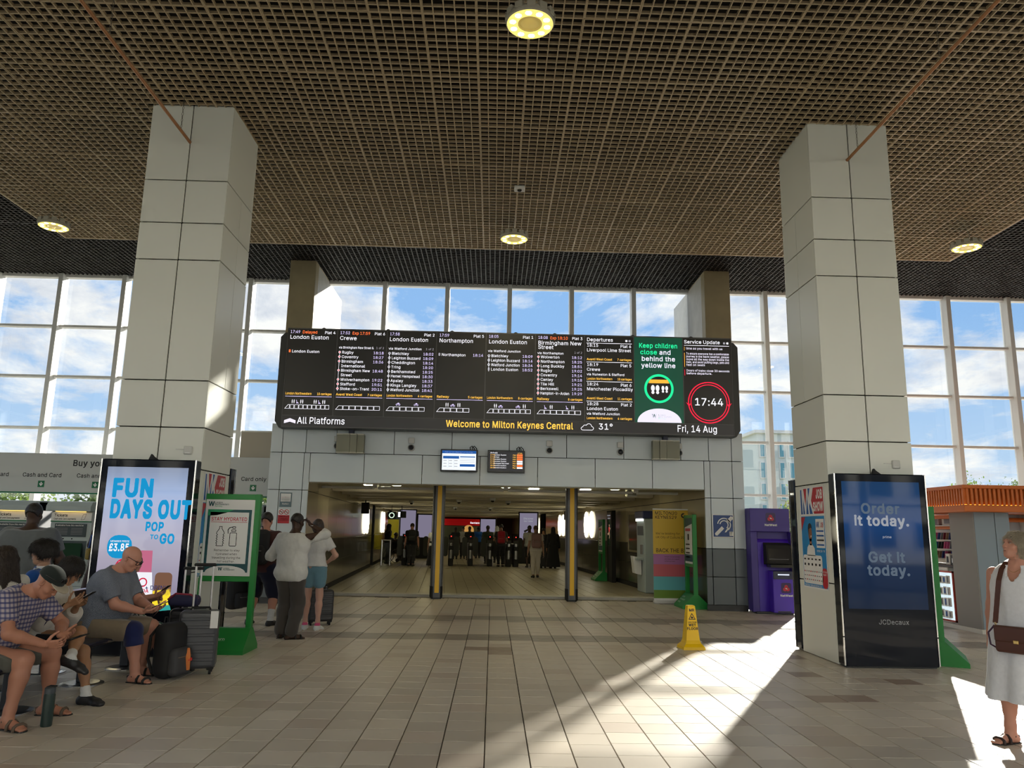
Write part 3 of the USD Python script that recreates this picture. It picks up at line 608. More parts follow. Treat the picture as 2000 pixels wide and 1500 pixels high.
# ================================================================ small fittings on the portal
def poly_mat(n, c, r=.5, **k): return M(n, c, r, **k)
for x0, x1, l, blue in ((-1.14, -.35, 'wall monitor showing a white and blue travel notice', 1), (-.14, .65, 'wall monitor showing the black arrivals list', 0)):
    t = thing('monitor', l, 'monitor', ((x0 + x1) / 2, 16.3, 2.77)); w = (x1 - x0) / 2; h = .475
    obj('casing', MB().cbox(-w, w, 0, .07, 0, h, .01).box(-.1, .1, .07, .15, .15, .35), dark_metal, t)
    sc = obj('screen', MB().box(-w + .035, w - .035, -.004, .01, .035, h - .03), EM('notice_white', (.80, .87, .95), .9) if blue else M('arrivals_black', (.012, .012, .03), .3), t); ink = Ink(sc, -w + .035, h - .03); sw = 2 * w - .07
    B2 = EM('notice_blue', (.02, .10, .36), .8); old = TY; TY = -.006
    if blue:
        ink.r(B2, 0, sw, 0, .06); ink.t(ELAV, 'Find out more about your journey today', .06, .042, .022, 1); ink.r(B2, .02, .36, .115, .17); ink.r(B2, .38, sw - .02, .12, .14); ink.r(B2, .38, sw - .02, .285, .335)
        for i in range(3):
            for j in range(3): ink.r(EG, .03 + .115 * j, .10 + .115 * j, .205 + .062 * i, .217 + .062 * i)
        for i in range(4): ink.r(EG, .38, sw - .03, .165 + .027 * i, .169 + .027 * i)
        for u in (.13, .25): ink.r(EG, u, u + .003, .18, .37)
    else:
        ink.t(EW, 'Arrivals', .02, .042, .03, 1); ink.t(EY, '17:44', sw - .02, .042, .025, 1, 'r')
        for i, (a, b, c) in enumerate((('17:45', 'London Euston', 0), ('17:48', 'Crewe', 0), ('17:51', 'London Euston', 0), ('17:55', 'London Euston', 1), ('17:58', 'Birmingham New Street', 1), ('18:02', 'London Euston', 0), ('18:05', 'London Euston', 1))):
            z = .085 + .045 * i; ink.t(EY, a, .02, z, .026, 1); ink.t(EW, b, .10, z, .026, 1, maxw=.32); ink.t(EY, 'Plat %d' % (i % 6 + 1), .5, z, .026, 1); ink.r(EW if c else EO, sw - .13, sw - .01, z - .032, z + .006)
    ink.done(); TY = old
    mb = MB()
    for u in (0, .05): mb.tube([(w - .16 + u, .1, h - .03), (w - .17 + u, .06, h + .05), (w - .13 + u, .04, h + .08), (w - .08 + u, .05, h + .03), (w - .08 + u, .09, h - .05)], .009, 6)
    obj('cable_loop', mb, black, t)
spk = M('grey_green_speaker', (.22, .22, .17), .6)
for x, l in ((-3.05, 'grey four panelled column loudspeaker left of the monitors'), (3.66, 'grey four panelled column loudspeaker at the right end under the board')):
    t = thing('loudspeaker', l, 'loudspeaker', (x, 16.2, 3.11))
    for k in range(4):
        a = -.29 + k * .145; y = -.03 if k in (1, 2) else 0
        obj('panel', MB().prism([(a + .003, y - (.0 if k < 2 else .0)), (a + .142, y), (a + .142, .17), (a + .003, .17)], .02, .385, 'xy'), spk, t)
        obj('end_cap', MB().cbox(a + .003, a + .142, y - .012, .17, 0, .02, .003).cbox(a + .003, a + .142, y - .012, .17, .385, .41, .003), M('speaker_cap', (.5, .49, .42), .5), t)
    obj('bracket', MB().box(-.05, .05, .05, .2, .38, .52), M('bracket_navy', (.02, .025, .06), .5), t)
dome_w = M('camera_white', (.55, .55, .53), .4); dome_b = M('camera_dome_black', (.01, .01, .012), .08)
def cctv(x, y, z, label, group, box=True, rx=None):
    t = thing('security_camera', label, 'camera', (x, y, z), 0, group)
    if box:
        obj('base', MB().tm(trimesh.Trimesh(*MB().lathe([(0, 0), (.075, 0), (.075, -.05), (.06, -.07)], 20).move(trimesh.transformations.rotation_matrix(-math.pi / 2, (1, 0, 0))).done(), process=False)), dome_w, t)
        b = MB().lathe([(.05, 0), (.048, .03), (.03, .055), (0, .065)], 16); b.move(trimesh.transformations.rotation_matrix(math.pi / 2, (1, 0, 0)) @ trimesh.transformations.translation_matrix((0, 0, .065))); obj('dome', b, dome_b, t)
        obj('junction_box', MB().cbox(-.065, .065, -.05, 0, .09, .215, .01), dome_w, t)
    else:
        obj('base', MB().lathe([(0, 0), (.085, 0), (.085, -.05), (.07, -.08)], 16), dome_w, t); obj('dome', MB().lathe([(.055, -.07), (.05, -.105), (.03, -.125), (0, -.13)], 14), dome_b, t)
    return t
for x, z, l in ((-3.36, 3.27, 'dome camera behind the left loudspeaker'), (-1.78, 3.27, 'dome camera with a white box, between left loudspeaker and left monitor'), (1.18, 3.27, 'dome camera with a lightning marked box, right of the monitors'), (2.71, 3.27, 'dome camera with a plain box, left of the right loudspeaker'), (3.98, 3.27, 'dome camera behind the right loudspeaker')):
    cctv(x, 16.44, z, l, 'dome cameras under the board')
def plate(name, label, cat, x0, x1, z0, z1, y, m, th=.012):
    t = thing(name, label, cat, ((x0 + x1) / 2, y, z0)); w = (x1 - x0) / 2
    obj('plate', MB().cbox(-w, w, -th, 0, 0, z1 - z0, .003), m, t); return t, Ink(t, -w, z1 - z0), 2 * w
paper = M('print_white', (.72, .72, .72), .5); ink_red = M('print_red', lin('#b3202c'), .5); ink_black = M('print_black', (.015, .015, .018), .5); ink_grey = M('print_grey', (.2, .2, .22), .5)
t, ink, w = plate('notice', 'blue grey notice holder at the top of the left portal wing', 'notice', -4.5, -4.25, 1.97, 2.27, Y_PORTAL, M('notice_teal', (.10, .16, .19), .35)); TY = -.014
ink.r(paper, .02, w - .02, .02, .19); ink.t(ink_red, 'NOTICE', w / 2, .12, .03, 1, 'c'); ink.t(paper, 'Station', w / 2, .25, .03, 1, 'c')
for i in range(4): ink.r(ink_grey, .04, w - .04, .135 + .012 * i, .14 + .012 * i)
ink.done()
t, ink, w = plate('no_smoking_sign', 'red and white no smoking sign on the left portal wing', 'sign', -4.51, -4.27, 1.63, 1.93, Y_PORTAL, paper)
ink.r(ink_red, .0, w, .13, .3)
for u in (.065, .175): ink.ring(ink_red, u, .065, .04, .052, 24); ink.poly(ink_red, [(u - .036, .04), (u - .028, .032), (u + .036, .092), (u + .028, .1)]); ink.r(ink_black, u - .03, u + .025, .06, .07)
ink.t(paper, 'No smoking', w / 2, .175, .03, 1, 'c', maxw=.2); ink.t(paper, 'vaping or', w / 2, .215, .026, 1, 'c'); ink.t(paper, 'e-cigarettes', w / 2, .25, .026, 1, 'c')
ink.done()
loop_blue = M('sign_blue', lin('#123a7a'), .35)
t, ink, w = plate('hearing_loop_sign', 'blue hearing loop sign with a white ear on the right portal wing', 'sign', 4.66, 5.12, 1.5, 1.99, Y_PORTAL, paper, .02); TY = -.021
ink.poly(loop_blue, [(.02, .02), (w - .02, .02), (w - .02, .47), (.02, .47)]); TY = -.0225
ink.poly(paper, [(.05, .40), (.20, .25), (.25, .30), (.10, .45), (.06, .44)]); ink.poly(paper, [(.30, .13), (.40, .035), (.45, .06), (.45, .09), (.36, .18)])
for r in (.075, .125): ink.poly(paper, union_all([SP([(ink.x0 + .25 + q * math.cos(a), ink.top - .22 + q * math.sin(a)) for q, a in [(r, a) for a in np.linspace(-.9, 3.0, 20)] + [(r + .022, a) for a in np.linspace(3.0, -.9, 20)]])]))
ink.r(paper, .36, .44, .36, .45); ink.t(loop_blue, 'T', .40, .435, .06, 2, 'c'); ink.poly(paper, [(.28, .34), (.34, .27), (.355, .29), (.30, .37), (.26, .38)]); ink.done()
# ================================================================ advert kiosks on the columns
gloss_black = M('kiosk_gloss_black', (.005, .007, .013), .05, spec=.25)
trim_c = M('kiosk_chrome_edge', (.75, .75, .75), .15, 1.0)
def ramp_em(name, stops, strength, axis='z', lo=0., hi=1., rough=.04):
    """screen whose picture runs from one colour to another along an axis of its own mesh"""
    _mats[name] = usdkit.material(stage, '/World/Looks/' + name, {'t': ('texture_coordinate', {}), 's': ('separate_xyz', {}), 'm': ('map_range', {'from_min': lo, 'from_max': hi}), 'r': ('rgb_ramp', {'ramp': stops}),
        'p': ('principled_bsdf', {'base_color': (.006, .006, .008), 'specular_ior_level': .28, 'roughness': rough, 'emission_strength': strength})}, [('t.object', 's.vector'), (f's.{axis}', 'm.value'), ('m.result', 'r.fac'), ('r.color', 'p.emission_color')], surface='p.BSDF'); return _mats[name]
KW, KH, KD = .585, 2.37, .19
def kiosk(label, loc, rz, scr, s0=.70, s1=2.27, inset=.085):
    t = thing('advert_kiosk', label, 'advert screen', loc, rz)
    obj('casing', MB().cbox(-KW, KW, .012, KD, .03, KH, .012), gloss_black, t); obj('front_glass', MB().cbox(-KW + .012, KW - .012, 0, .014, .02, KH - .01, .004), gloss_black, t)
    for x in (-KW, KW): obj('edge_trim', MB().box(x - .008, x + .008, -.004, .012, .03, KH), trim_c, t)
    obj('plinth', MB().cbox(-KW + .02, KW - .02, .03, KD, 0, .03, .004), dark_metal, t)
    for x in (-KW, KW): obj('trim_joint', MB().box(x - .011, x + .011, -.006, .014, .36, .375), black, t)
    obj('top_sensor', MB().prism([(-.05, KH), (.07, KH), (.0, KH + .05), (-.02, KH + .075)], .08, .13), black, t)
    s = obj('screen', MB().box(-KW + inset, KW - inset, -.003, .002, s0, s1), scr, t); return t, s
blue_scr = ramp_em('screen_blue', [(0, (.004, .012, .032)), (.35, (.003, .016, .05)), (.65, (.003, .035, .13)), (1, (.006, .035, .10))], .8, 'z', .7, 2.27)
k2, s = kiosk('dark blue advert screen standing against the right column', (4.93, 9.73, 0), 0, blue_scr); TY = -.0045
ES = EM('advert_grey_white', (.42, .44, .48), .6); ED = EM('advert_dim_grey', (.13, .17, .22), .6)
ink = Ink(s, 0, 0)
ink.t(ED, 'Order', -.02, -1.87, .12, 3, 'c'); ink.t(ES, 'it today.', -.01, -1.72, .12, 3, 'c'); ink.t(ES, 'prime', .04, -1.565, .03, 1, 'c'); ink.t(ED, 'Get it', .02, -1.27, .12, 3, 'c'); ink.t(ED, 'today.', .04, -1.11, .12, 3, 'c'); ink.done()
ink = Ink(k2, 0, 0); ink.t(M('kiosk_logo_grey', (.25, .26, .28), .4), 'JCDecaux', .05, -.52, .055, 1, 'c'); ink.done()
ad_scr = ramp_em('screen_lavender', [(0, (.33, .30, .42)), (.3, (.50, .46, .58)), (.55, (.55, .55, .72)), (.8, (.42, .55, .85)), (1, (.30, .36, .50))], .6, 'z', .7, 2.27)
k1, s = kiosk('snack and drink advert screen standing against the left column', (-4.335, 9.76, 0), 0, ad_scr); ink = Ink(s, -.5, 2.27)
CB, CR, CW_, CD = EM('advert_blue', (.01, .27, .55), .85), EM('advert_red', (.55, .02, .06), .9), EM('advert_white', (.75, .75, .8), .9), EM('advert_navy', (.03, .035, .12), .8)
ink.t(CB, 'FUN', .085, .36, .20, 5, sx=.82); ink.t(CB, 'DAYS OUT', .085, .62, .20, 5, sx=.62); ink.t(CB, 'POP', .54, .78, .10, 4, sx=.75); ink.t(CB, 'TO', .61, .88, .05, 3); ink.t(CB, 'GO', .73, .93, .11, 4, sx=.75)
ink.poly(CB, rrect(.10, .40, .84, 1.12, .12)); ink.poly(CR, rrect(.22, .52, 1.12, 1.34, .1))
ink.poly(EM('advert_cream', (.80, .70, .42), .9), [(.04, 1.36), (.26, 1.25), (.32, 1.80), (.14, 1.92)]); ink.poly(EM('advert_pink', (.45, .12, .2), .9), [(.52, 1.02), (.66, 1.02), (.68, 1.5), (.46, 1.5)]); ink.poly(EM('advert_brown', (.16, .08, .05), .9), rrect(.72, .93, 1.28, 1.55, .05)); ink.poly(EM('advert_yellow', (.85, .62, .03), .9), [(.71, 1.5), (.92, 1.47), (.94, 1.66), (.72, 1.69)])
ink.poly(EM('advert_teal', (.03, .30, .28), .9), [(.60, 1.70), (.93, 1.66), (.95, 1.72), (.58, 1.76)])
TY = -.006; ink.t(CW_, '£3.85', .25, 1.03, .085, 3, 'c', maxw=.25); ink.t(CW_, 'MEMBER PRICE', .25, .925, .022, 1, 'c'); ink.t(CW_, '£4.25', .37, 1.27, .075, 3, 'c', maxw=.23); ink.t(CW_, 'STANDARD PRICE', .37, 1.175, .018, 1, 'c')
ink.poly(CR, [(.10, 1.40), (.19, 1.37), (.20, 1.45), (.11, 1.49)]); ink.t(EM('advert_ink', (.05, .08, .04), .7), 'Solero', .09, 1.64, .07, 2, maxw=.2); ink.poly(CW_, [(.46, 1.28), (.68, 1.28), (.72, 1.62), (.46, 1.58)])
TY = -.0075; ink.t(CR, 'SODA', .58, 1.52, .04, 2, 'c'); ink.ring(CR, .58, 1.40, .04, .055); ink.t(CD, 'SNACK + DRINK', .36, 1.485, .048, 1)
ink.done()
TY = -.0045
back_scr = M('kiosk_back_screen', (.01, .012, .02), .05)
kiosk('advert kiosk seen edge on behind the right column', (4.93, 11.06 + KD + .01, 0), 180, back_scr); kiosk('advert kiosk seen edge on behind the left column', (-4.335, 11.09 + KD + .01, 0), 180, back_scr)
for x, l in ((-3.95, 'small square switch plate on the left column above the snack advert'), (5.27, 'small square switch plate on the right column above the blue advert')):
    t = thing('switch_plate', l, 'switch', (x, 9.98 if x < 0 else 9.95, 2.46)); obj('plate', MB().cbox(-.055, .055, -.02, 0, 0, .11, .01), dome_w, t); obj('label', MB().box(-.03, .03, -.0215, -.0195, .015, .025), paper, t); obj('cable', MB().box(-.16, -.055, -.008, 0, .062, .07), dome_w, t)

# ---------------------------------------------------------------- job show posters on the column sides
p_blue = M('poster_blue', lin('#0a7fc0'), .45); p_navy = M('poster_navy', lin('#1555a0'), .45); p_red = M('poster_red', lin('#b01c30'), .45); skin_print = M('poster_skin', lin('#8a5a40'), .5)
def job_poster(loc, rz, label):
    t = thing('job_show_poster', label, 'poster', loc, rz); w, h = .80, 1.36; global TY
    obj('sheet', MB().box(-w / 2, w / 2, -.004, 0, 0, h), paper, t); ink = Ink(t, -w / 2, h); TY = -.005
    ink.poly(p_navy, [(.03, .03), (.07, .03), (.085, .37), (.03, .37)]); ink.poly(p_red, [(.14, .02), (.245, .02), (.195, .26)]); ink.poly(p_navy, [(.11, .37), (.12, .15), (.17, .37)]); ink.poly(p_navy, [(.21, .37), (.255, .10), (.29, .37)]); ink.poly(p_navy, [(.29, .02), (.36, .02), (.305, .15)]); ink.poly(p_navy, [(.315, .27), (.34, .22), (.43, .37), (.33, .37)])
    ink.poly(p_red, [(.47, .02), (.78, .02), (.78, .37), (.47, .37), (.39, .19)]); ink.r(p_blue, .02, w - .02, .40, h - .02)
    TY = -.006; ink.t(paper, 'JOB', .76, .165, .11, 4, 'r', sx=.62); ink.t(paper, 'SHOW', .77, .33, .11, 4, 'r', sx=.62)
    ink.poly(p_red, [(.02, .41), (.16, .41), (.02, .60)]); ink.r(paper, .50, .765, .44, .82); ink.poly(paper, [(.16, .93), (.19, .82), (.26, .77), (.35, .77), (.43, .83), (.44, .93)]); ink.poly(skin_print, disc(.305, .64, .06, .10)); ink.poly(skin_print, [(.27, .70), (.34, .70), (.345, .79), (.265, .79)]); ink.poly(paper, rrect(.03, .65, .92, 1.30, .05)); ink.poly(p_red, rrect(.63, .79, 1.08, 1.34, .06))
    TY = -.007; ink.poly(ink_black, [(.24, .60), (.235, .55), (.26, .505), (.31, .49), (.355, .515), (.37, .57), (.35, .555), (.30, .56), (.265, .575), (.25, .66)]); ink.poly(paper, [(.315, .665), (.345, .655), (.345, .675), (.325, .685)])
    for a in range(4): ink.r(p_navy if a != 2 else ink_black, .52, .74, .59 + .06 * a, .61 + .06 * a)
    ink.t(p_navy, 'MK', .52, .55, .07, 3, maxw=.10); ink.t(p_red, 'JOB', .74, .55, .06, 2, 'r', maxw=.09); ink.t(paper, 'OPENING 11AM - 7PM', .50, .875, .028, 1, maxw=.25)
    for i in range(5):
        ink.r(ink_black, .06 + .12 * i, .12 + .12 * i, .965, .985); ink.r(ink_black, .06 + .12 * i, .11 + .12 * i, 1.03, 1.06)
    for j in range(3):
        for i in range(9): ink.r(ink_grey if (i + j) % 3 else p_red, .05 + .066 * i, .085 + .066 * i, 1.13 + .055 * j, 1.145 + .055 * j)
    ink.t(paper, 'REGISTER AT WWW.MKJOBSHOW.CO.UK', .05, 1.335, .024, 1, maxw=.56); ink.t(paper, 'GET YOUR', .71, 1.14, .022, 1, 'c'); ink.t(paper, 'TICKET', .71, 1.175, .022, 1, 'c')
    ink.done(); return t
job_poster((4.357, 10.50, .88), -90, 'blue and red job show poster on the side of the right column')
job_poster((-3.767, 10.53, .90), 90, 'blue and red job show poster on the left column, half hidden by a green stand')

# ---------------------------------------------------------------- green poster stands
stand_green = M('stand_green', (.008, .22, .035), .4)
def stand(label, loc, rz, poster=None, text_on=True):
    t = thing('poster_stand', label, 'poster stand', loc, rz); w, h = .385, 1.98; global TY
    for x in (-w, w - .07): obj('post', MB().cbox(x, x + .07, -.045, .045, .2, h, .006), stand_green, t)
    obj('top_rail', MB().cbox(-w + .003, w - .003, -.042, .042, h - .075, h - .003, .006), stand_green, t); obj('lower_rail', MB().cbox(-w + .003, w - .003, -.042, .042, .86, .93, .006), stand_green, t)
    obj('base', MB().prism([(-.30, 0), (.30, 0), (.30, .05), (.055, .29), (-.055, .29), (-.30, .05)], -w - .003, w + .003, 'yz'), stand_green, t)
    for y, r in ((-.03, 0), (.03, 1)): obj('backing', MB().box(-w + .06, w - .06, *sorted((y, y + (.012 if r else -.012))), .93, h - .075), paper, t)
    if text_on:
        def base_text(s, z):   # lettering on the sloping face of the base
            mb = MB(); text(mb, s, -.30, 0, .045, 0, 1)
            for v in mb.v: v[:, 1], v[:, 2] = -.302 + (z + v[:, 2] * .72 - .05) * 1.02, z + v[:, 2] * .72
            obj('lettering', mb, M('lettering_white', (.7, .72, .7), .5), t)
        for q, s in enumerate(('London', 'Northwestern', 'Railway')): base_text(s, .205 - .052 * q)
    return t
teal_d, teal_l, red_p = M('poster_dark_teal', lin('#0d4a52'), .5), M('poster_mid_green', lin('#12915f'), .5), M('poster_heading_red', lin('#c0485a'), .5)
def hydrated(t):
    global TY
    ink = Ink(t, -.325, 1.905); TY = -.0445; W_ = .65
    ink.t(teal_d, 'W', .04, .085, .055, 3); ink.t(teal_d, 'London', .12, .05, .02, 1); ink.t(teal_d, 'Northwestern', .12, .073, .02, 1); ink.t(teal_l, 'Railway', .12, .096, .02, 0)
    ink.r(teal_d, .04, W_ - .04, .13, .93)
    TY = -.046; ink.r(paper, .075, W_ - .075, .165, .82); ink.poly(paper, [(.055, .93)] + [(.325 + .26 * math.cos(a), .93 - .085 * math.sin(a)) for a in np.linspace(math.pi, 0, 14)])
    ink.poly(teal_l, [(.04, .13), (.38, .13), (.30, .165), (.16, .205), (.04, .21)])
    TY = -.0475; ink.t(red_p, 'STAY HYDRATED', .325, .275, .045, 2, 'c', maxw=.47); ink.r(red_p, .09, .56, .288, .294)
    def outline(pts, w=.008): pg = SP([(ink.x0 + a, ink.top - b) for a, b in pts]); ink.poly(ink_black, pg.difference(pg.buffer(-w)))
    bot = [(.205, .345), (.245, .345), (.245, .375), (.275, .42)]; x = .275
    for i in range(5): bot += [(.28, .44 + .03 * i), (.265, .455 + .03 * i)]
    bot += [(.275, .59), (.265, .6), (.185, .6), (.175, .59)]
    for i in range(4, -1, -1): bot += [(.185, .455 + .03 * i), (.17, .44 + .03 * i)]
    bot += [(.175, .42), (.205, .375)]; outline(bot)
    outline(rrect(.345, .44, .425, .6, .015)); outline(rrect(.365, .425, .385, .415, .008)); outline(rrect(.375, .42, .345, .375, .008)); ink.poly(ink_black, [(.375, .35), (.335, .36), (.315, .39), (.32, .44), (.328, .44), (.326, .395), (.342, .37), (.375, .36)])
    for i, l in enumerate(('Remember to stay', 'hydrated when', 'travelling during the', 'hot weather.')): ink.t(ink_black, l, .325, .665 + .047 * i, .028, 0, 'c')
    ink.t(teal_d, 'W', .26, .905, .04, 3, 'c'); ink.t(teal_d, 'London', .30, .885, .016, 1); ink.t(teal_d, 'Northwestern', .30, .903, .016, 1); ink.done()
st = stand('green poster stand with a notice about staying hydrated, left of the passage', (-3.44, 10.30, 0), 0); hydrated(st)
def notes(t, q=0):
    global TY
    ink = Ink(t, -.325, 1.905); TY = -.0445
    ink.poly(teal_d, [(0, 0), (.65, 0), (.65, .12), (0, .2)]); ink.r(red_p, .06, .5, .22, .28)
    for i in range(4): ink.r(ink_black, .08, .42, .55 + .09 * i, .58 + .09 * i)
    ink.r(ink_black, .25, .38, .34, .47); ink.r(teal_d, 0, .65, .78, .93); ink.done()
notes(stand('green poster stand leaning past the striped banner at the mouth of the passage', (4.36, 17.12, 0), -90))
notes(stand('green poster stand deep in the passage beside the black rail safety kiosk', (*tl(3.93, 9.35)[:2], 0), -87))
stand('green poster stand seen edge on behind the dark blue advert screen', (5.86, 10.30, 0), 62, text_on=False)

# ---------------------------------------------------------------- cash machine
purple = M('cash_machine_purple', lin('#3d2a86'), .4); violet = M('cash_machine_violet', lin('#4a24b8'), .35); logo_bg = M('logo_dark_violet', (.035, .012, .09), .4); logo_red = M('logo_red', (.62, .03, .06), .4)
t = thing('cash_machine', 'tall purple cash machine right of the portal', 'cash machine', (5.76, 15.98, 0), -3)
obj('body', MB().box(-.40, .40, .22, .62, .04, 2.12).cbox(-.41, .41, .1, .24, 1.64, 2.12, .01), purple, t); obj('cheek', MB().cbox(-.41, -.27, .10, .24, .03, 1.64, .008), purple, t); obj('cheek', MB().cbox(.385, .41, -.1, .24, .03, 1.64, .006), purple, t)
obj('hood', MB().prism([(.24, 1.52), (.24, .0), (.16, .0), (.16, 1.42)], -.27, .385, 'yz'), violet, t)
obj('pedestal', MB().cbox(-.06, .385, -.14, .16, .04, .86, .012), violet, t); obj('cabinet_plinth', MB().box(-.36, .38, .02, .58, 0, .04), dark_metal, t)
obj('screen_hood', MB().prism([(.16, 1.42), (-.02, 1.37), (-.10, 1.0), (.16, .98)], -.14, .37, 'yz'), black, t)
obj('card_slot_panel', MB().cbox(-.05, .37, -.15, -.13, .70, .86, .005), M('slot_panel', (.012, .014, .05), .3), t); obj('keypad', MB().prism([(.1, 1.0), (-.17, .98), (-.2, .93), (.1, .93)], -.1, .36, 'yz'), dark_metal, t)
obj('slot_light', MB().box(.04, .27, -.156, -.149, .775, .805), EM('slot_glow', (.7, .75, .85), .7), t)
obj('handle_strip', MB().box(.02, .28, -.146, -.139, .05, .075), dark_metal, t)
ink = Ink(t, 0, 0); TY = .095
for cx, cz, y in ((.02, 1.92, .095), (.20, .52, -.145)):
    TY = y; ink.poly(logo_bg, rrect(cx - .10, cx + .10, -cz - .11, -cz + .09, .035)); TY = y - .003
    for a in (90, 210, 330):
        a = math.radians(a); u, v = math.cos(a) * .034, math.sin(a) * .034; ink.poly(logo_red, [(cx + u + .04 * math.cos(a + q), -cz - v - .04 * math.sin(a + q)) for q in np.linspace(0, 2 * math.pi, 7)[:-1]])
    ink.poly(logo_red, disc(cx, -cz, .045, n=14)); TY = y - .005; ink.poly(paper, [(cx - .028, -cz - .004), (cx + .005, -cz - .012), (cx + .03, -cz + .02), (cx + .005, -cz + .016)]); ink.t(paper, 'NatWest', cx, -cz + .16, .042, 3, 'c')
TY = -.10; ink.done()
def sloped(t, lines, x, y0, z0, slope, h, mat, name='lettering'):
    mb = MB()
    for i, l in enumerate(lines): text(mb, l, x, -i * h * 1.7, h, 0, 1)
    for v in mb.v: z = v[:, 2].copy(); v[:, 2] = z0 + z; v[:, 1] = y0 + (z) * slope - .004
    obj(name, mb, mat, t)
sloped(t, ['Insert your card', 'to begin', 'Free cash withdrawals'], -.07, -.045, 1.24, .21, .024, EM('atm_text', (.5, .5, .55), .6)); obj('screen', MB().add([(-.10, -.09, 1.06), (.30, -.09, 1.06), (.30, -.04, 1.30), (-.10, -.04, 1.30)], [(0, 1, 2, 3)]).box(-.1, .3, -.085, -.05, 1.07, 1.10), M('atm_screen', (.03, .028, .03), .1), t)

# ---------------------------------------------------------------- roll-up banner, wet floor sign
t = thing('roll_up_banner', 'tall roll-up banner striped yellow, pink, blue and green at the mouth of the passage', 'banner', (4.13, 17.95, 0), 2); w, h = .43, 2.12; TY = -.006
obj('sheet', MB().box(-w, w, -.003, 0, .06, h), paper, t); obj('base_bar', MB().cbox(-w - .01, w + .01, -.07, .07, 0, .07, .02), M('banner_base', (.6, .6, .6), .4), t); obj('top_rail', MB().cbox(-w - .003, w + .003, -.012, .012, h - .02, h + .012, .004), paper, t); obj('back_pole', MB().cyl((0, .05, .05), (0, .05, h - .02), .012), chrome, t)
ink = Ink(t, -w, h); BY = M('banner_yellow', lin('#d8b23a'), .5); BI = M('banner_ink', lin('#4a3a10'), .5)
for a, b, c in ((0.02, 1.02, BY), (1.02, 1.25, M('banner_mauve', lin('#b070a8'), .5)), (1.25, 1.52, M('banner_coral', lin('#c8606a'), .5)), (1.52, 1.82, M('banner_aqua', lin('#62b4bc'), .5)), (1.82, 2.0, M('banner_green', lin('#6a8c30'), .5))): ink.r(c, 0, 2 * w, a, b)
TY = -.008; ink.t(BI, 'MILTON20', .05, .125, .07, 1, maxw=.53); ink.t(BI, 'KEYNES29', .05, .22, .07, 1, maxw=.53); ink.poly(ink_black, ring(ink.x0 + .72, ink.top - .14, .025, .055, 24).difference(SP([(ink.x0 + .73, ink.top - .10), (ink.x0 + .8, ink.top - .10), (ink.x0 + .8, ink.top - .18), (ink.x0 + .73, ink.top - .18)])))
ink.t(BI, "We're bidding for", .06, .58, .05, 0); ink.t(BI, 'UK City of Culture 2029', .06, .665, .05, 0, maxw=.76); ink.t(BI, 'BACK THE BID', .06, .98, .085, 1, maxw=.78)
for i in range(3): ink.t(BI, ('Follow us at backthebid', 'and share your support', 'to find out more')[i], .26, 1.09 + .05 * i, .022, 1)
ink.done()
cone_y = M('caution_yellow', lin('#f2c500'), .4)
t = thing('wet_floor_sign', 'yellow caution wet floor sign standing alone on the tiles', 'floor sign', (2.81, 11.14, 0), 4)
def frus(w0, w1, z0, z1, d0=None, d1=None):
    d0, d1 = d0 or w0, d1 or w1; v = [(x * w0, y * d0, z0) for x, y in ((-1, -1), (1, -1), (1, 1), (-1, 1))] + [(x * w1, y * d1, z1) for x, y in ((-1, -1), (1, -1), (1, 1), (-1, 1))]
    return v, [(3, 2, 1, 0), (4, 5, 6, 7), (0, 1, 5, 4), (1, 2, 6, 5), (2, 3, 7, 6), (3, 0, 4, 7)]
obj('foot', MB().add(*frus(.155, .15, 0, .035)).add(*frus(.15, .115, .035, .075)), cone_y, t); obj('body', MB().add(*frus(.112, .095, .075, .12)).add(*frus(.095, .052, .12, .575)).add(*frus(.05, .044, .575, .585)), cone_y, t)
sl = (.095 - .052) / .455
def cone_ink(fn):
    mb = MB(); fn(mb)
    for v in mb.v: v[:, 1] = -(.095 - (v[:, 2] - .12) * sl) - .003
    obj('lettering', mb, ink_black, t)
cone_ink(lambda m: (text(m, 'MR', 0, .505, .034, 0, 3, 'c'), text(m, 'CAUTION', 0, .352, .018, 0, 2, 'c'), text(m, 'WET', 0, .308, .032, 0, 3, 'c'), text(m, 'FLOOR', 0, .26, .032, 0, 3, 'c')))
tri = SP([(-.045, .40), (.045, .40), (0, .478)]); cone_ink(lambda m: m.flat(tri.buffer(.004).difference(tri.buffer(-.005)), 0)); cone_ink(lambda m: m.flat([(-.02, .412), (.02, .412), (.012, .43), (-.004, .442)], 0))

# ---------------------------------------------------------------- ticket hall on the left
ban_m = M('ticket_banner_grey', (.50, .52, .52), .5); green_l = M('ticket_green', lin('#0d6b45'), .4)
t = thing('ticket_banner', 'long grey overhead sign above the ticket machines', 'sign', (-10, 17.2, 2.18))
obj('board', MB().cbox(-5.4, 5.12, 0, .16, 0, .88, .01), ban_m, t); obj('green_line', MB().box(-5.4, 5.12, -.006, 0, .0, .03), green_l, t)
for x in (-5.3, -1.2, 2.6, 5.05): obj('leg', MB().cbox(x - .05, x + .05, .05, .13, -2.18, 0, .005), white_frame, t)
ink = Ink(t, 0, 0); TY = -.004
ink.t(ink_black, 'Buy your tickets here', .70, -.615, .125, 2)
for x, s_ in ((-1.08, 'Cash and Card'), (.065, 'Cash and Card'), (1.24, 'Cash and Card'), (2.6, 'Card only'), (4.69, 'Card only')): ink.t(ink_black, s_, x, -.36, .085, 1, 'c', maxw=.88)
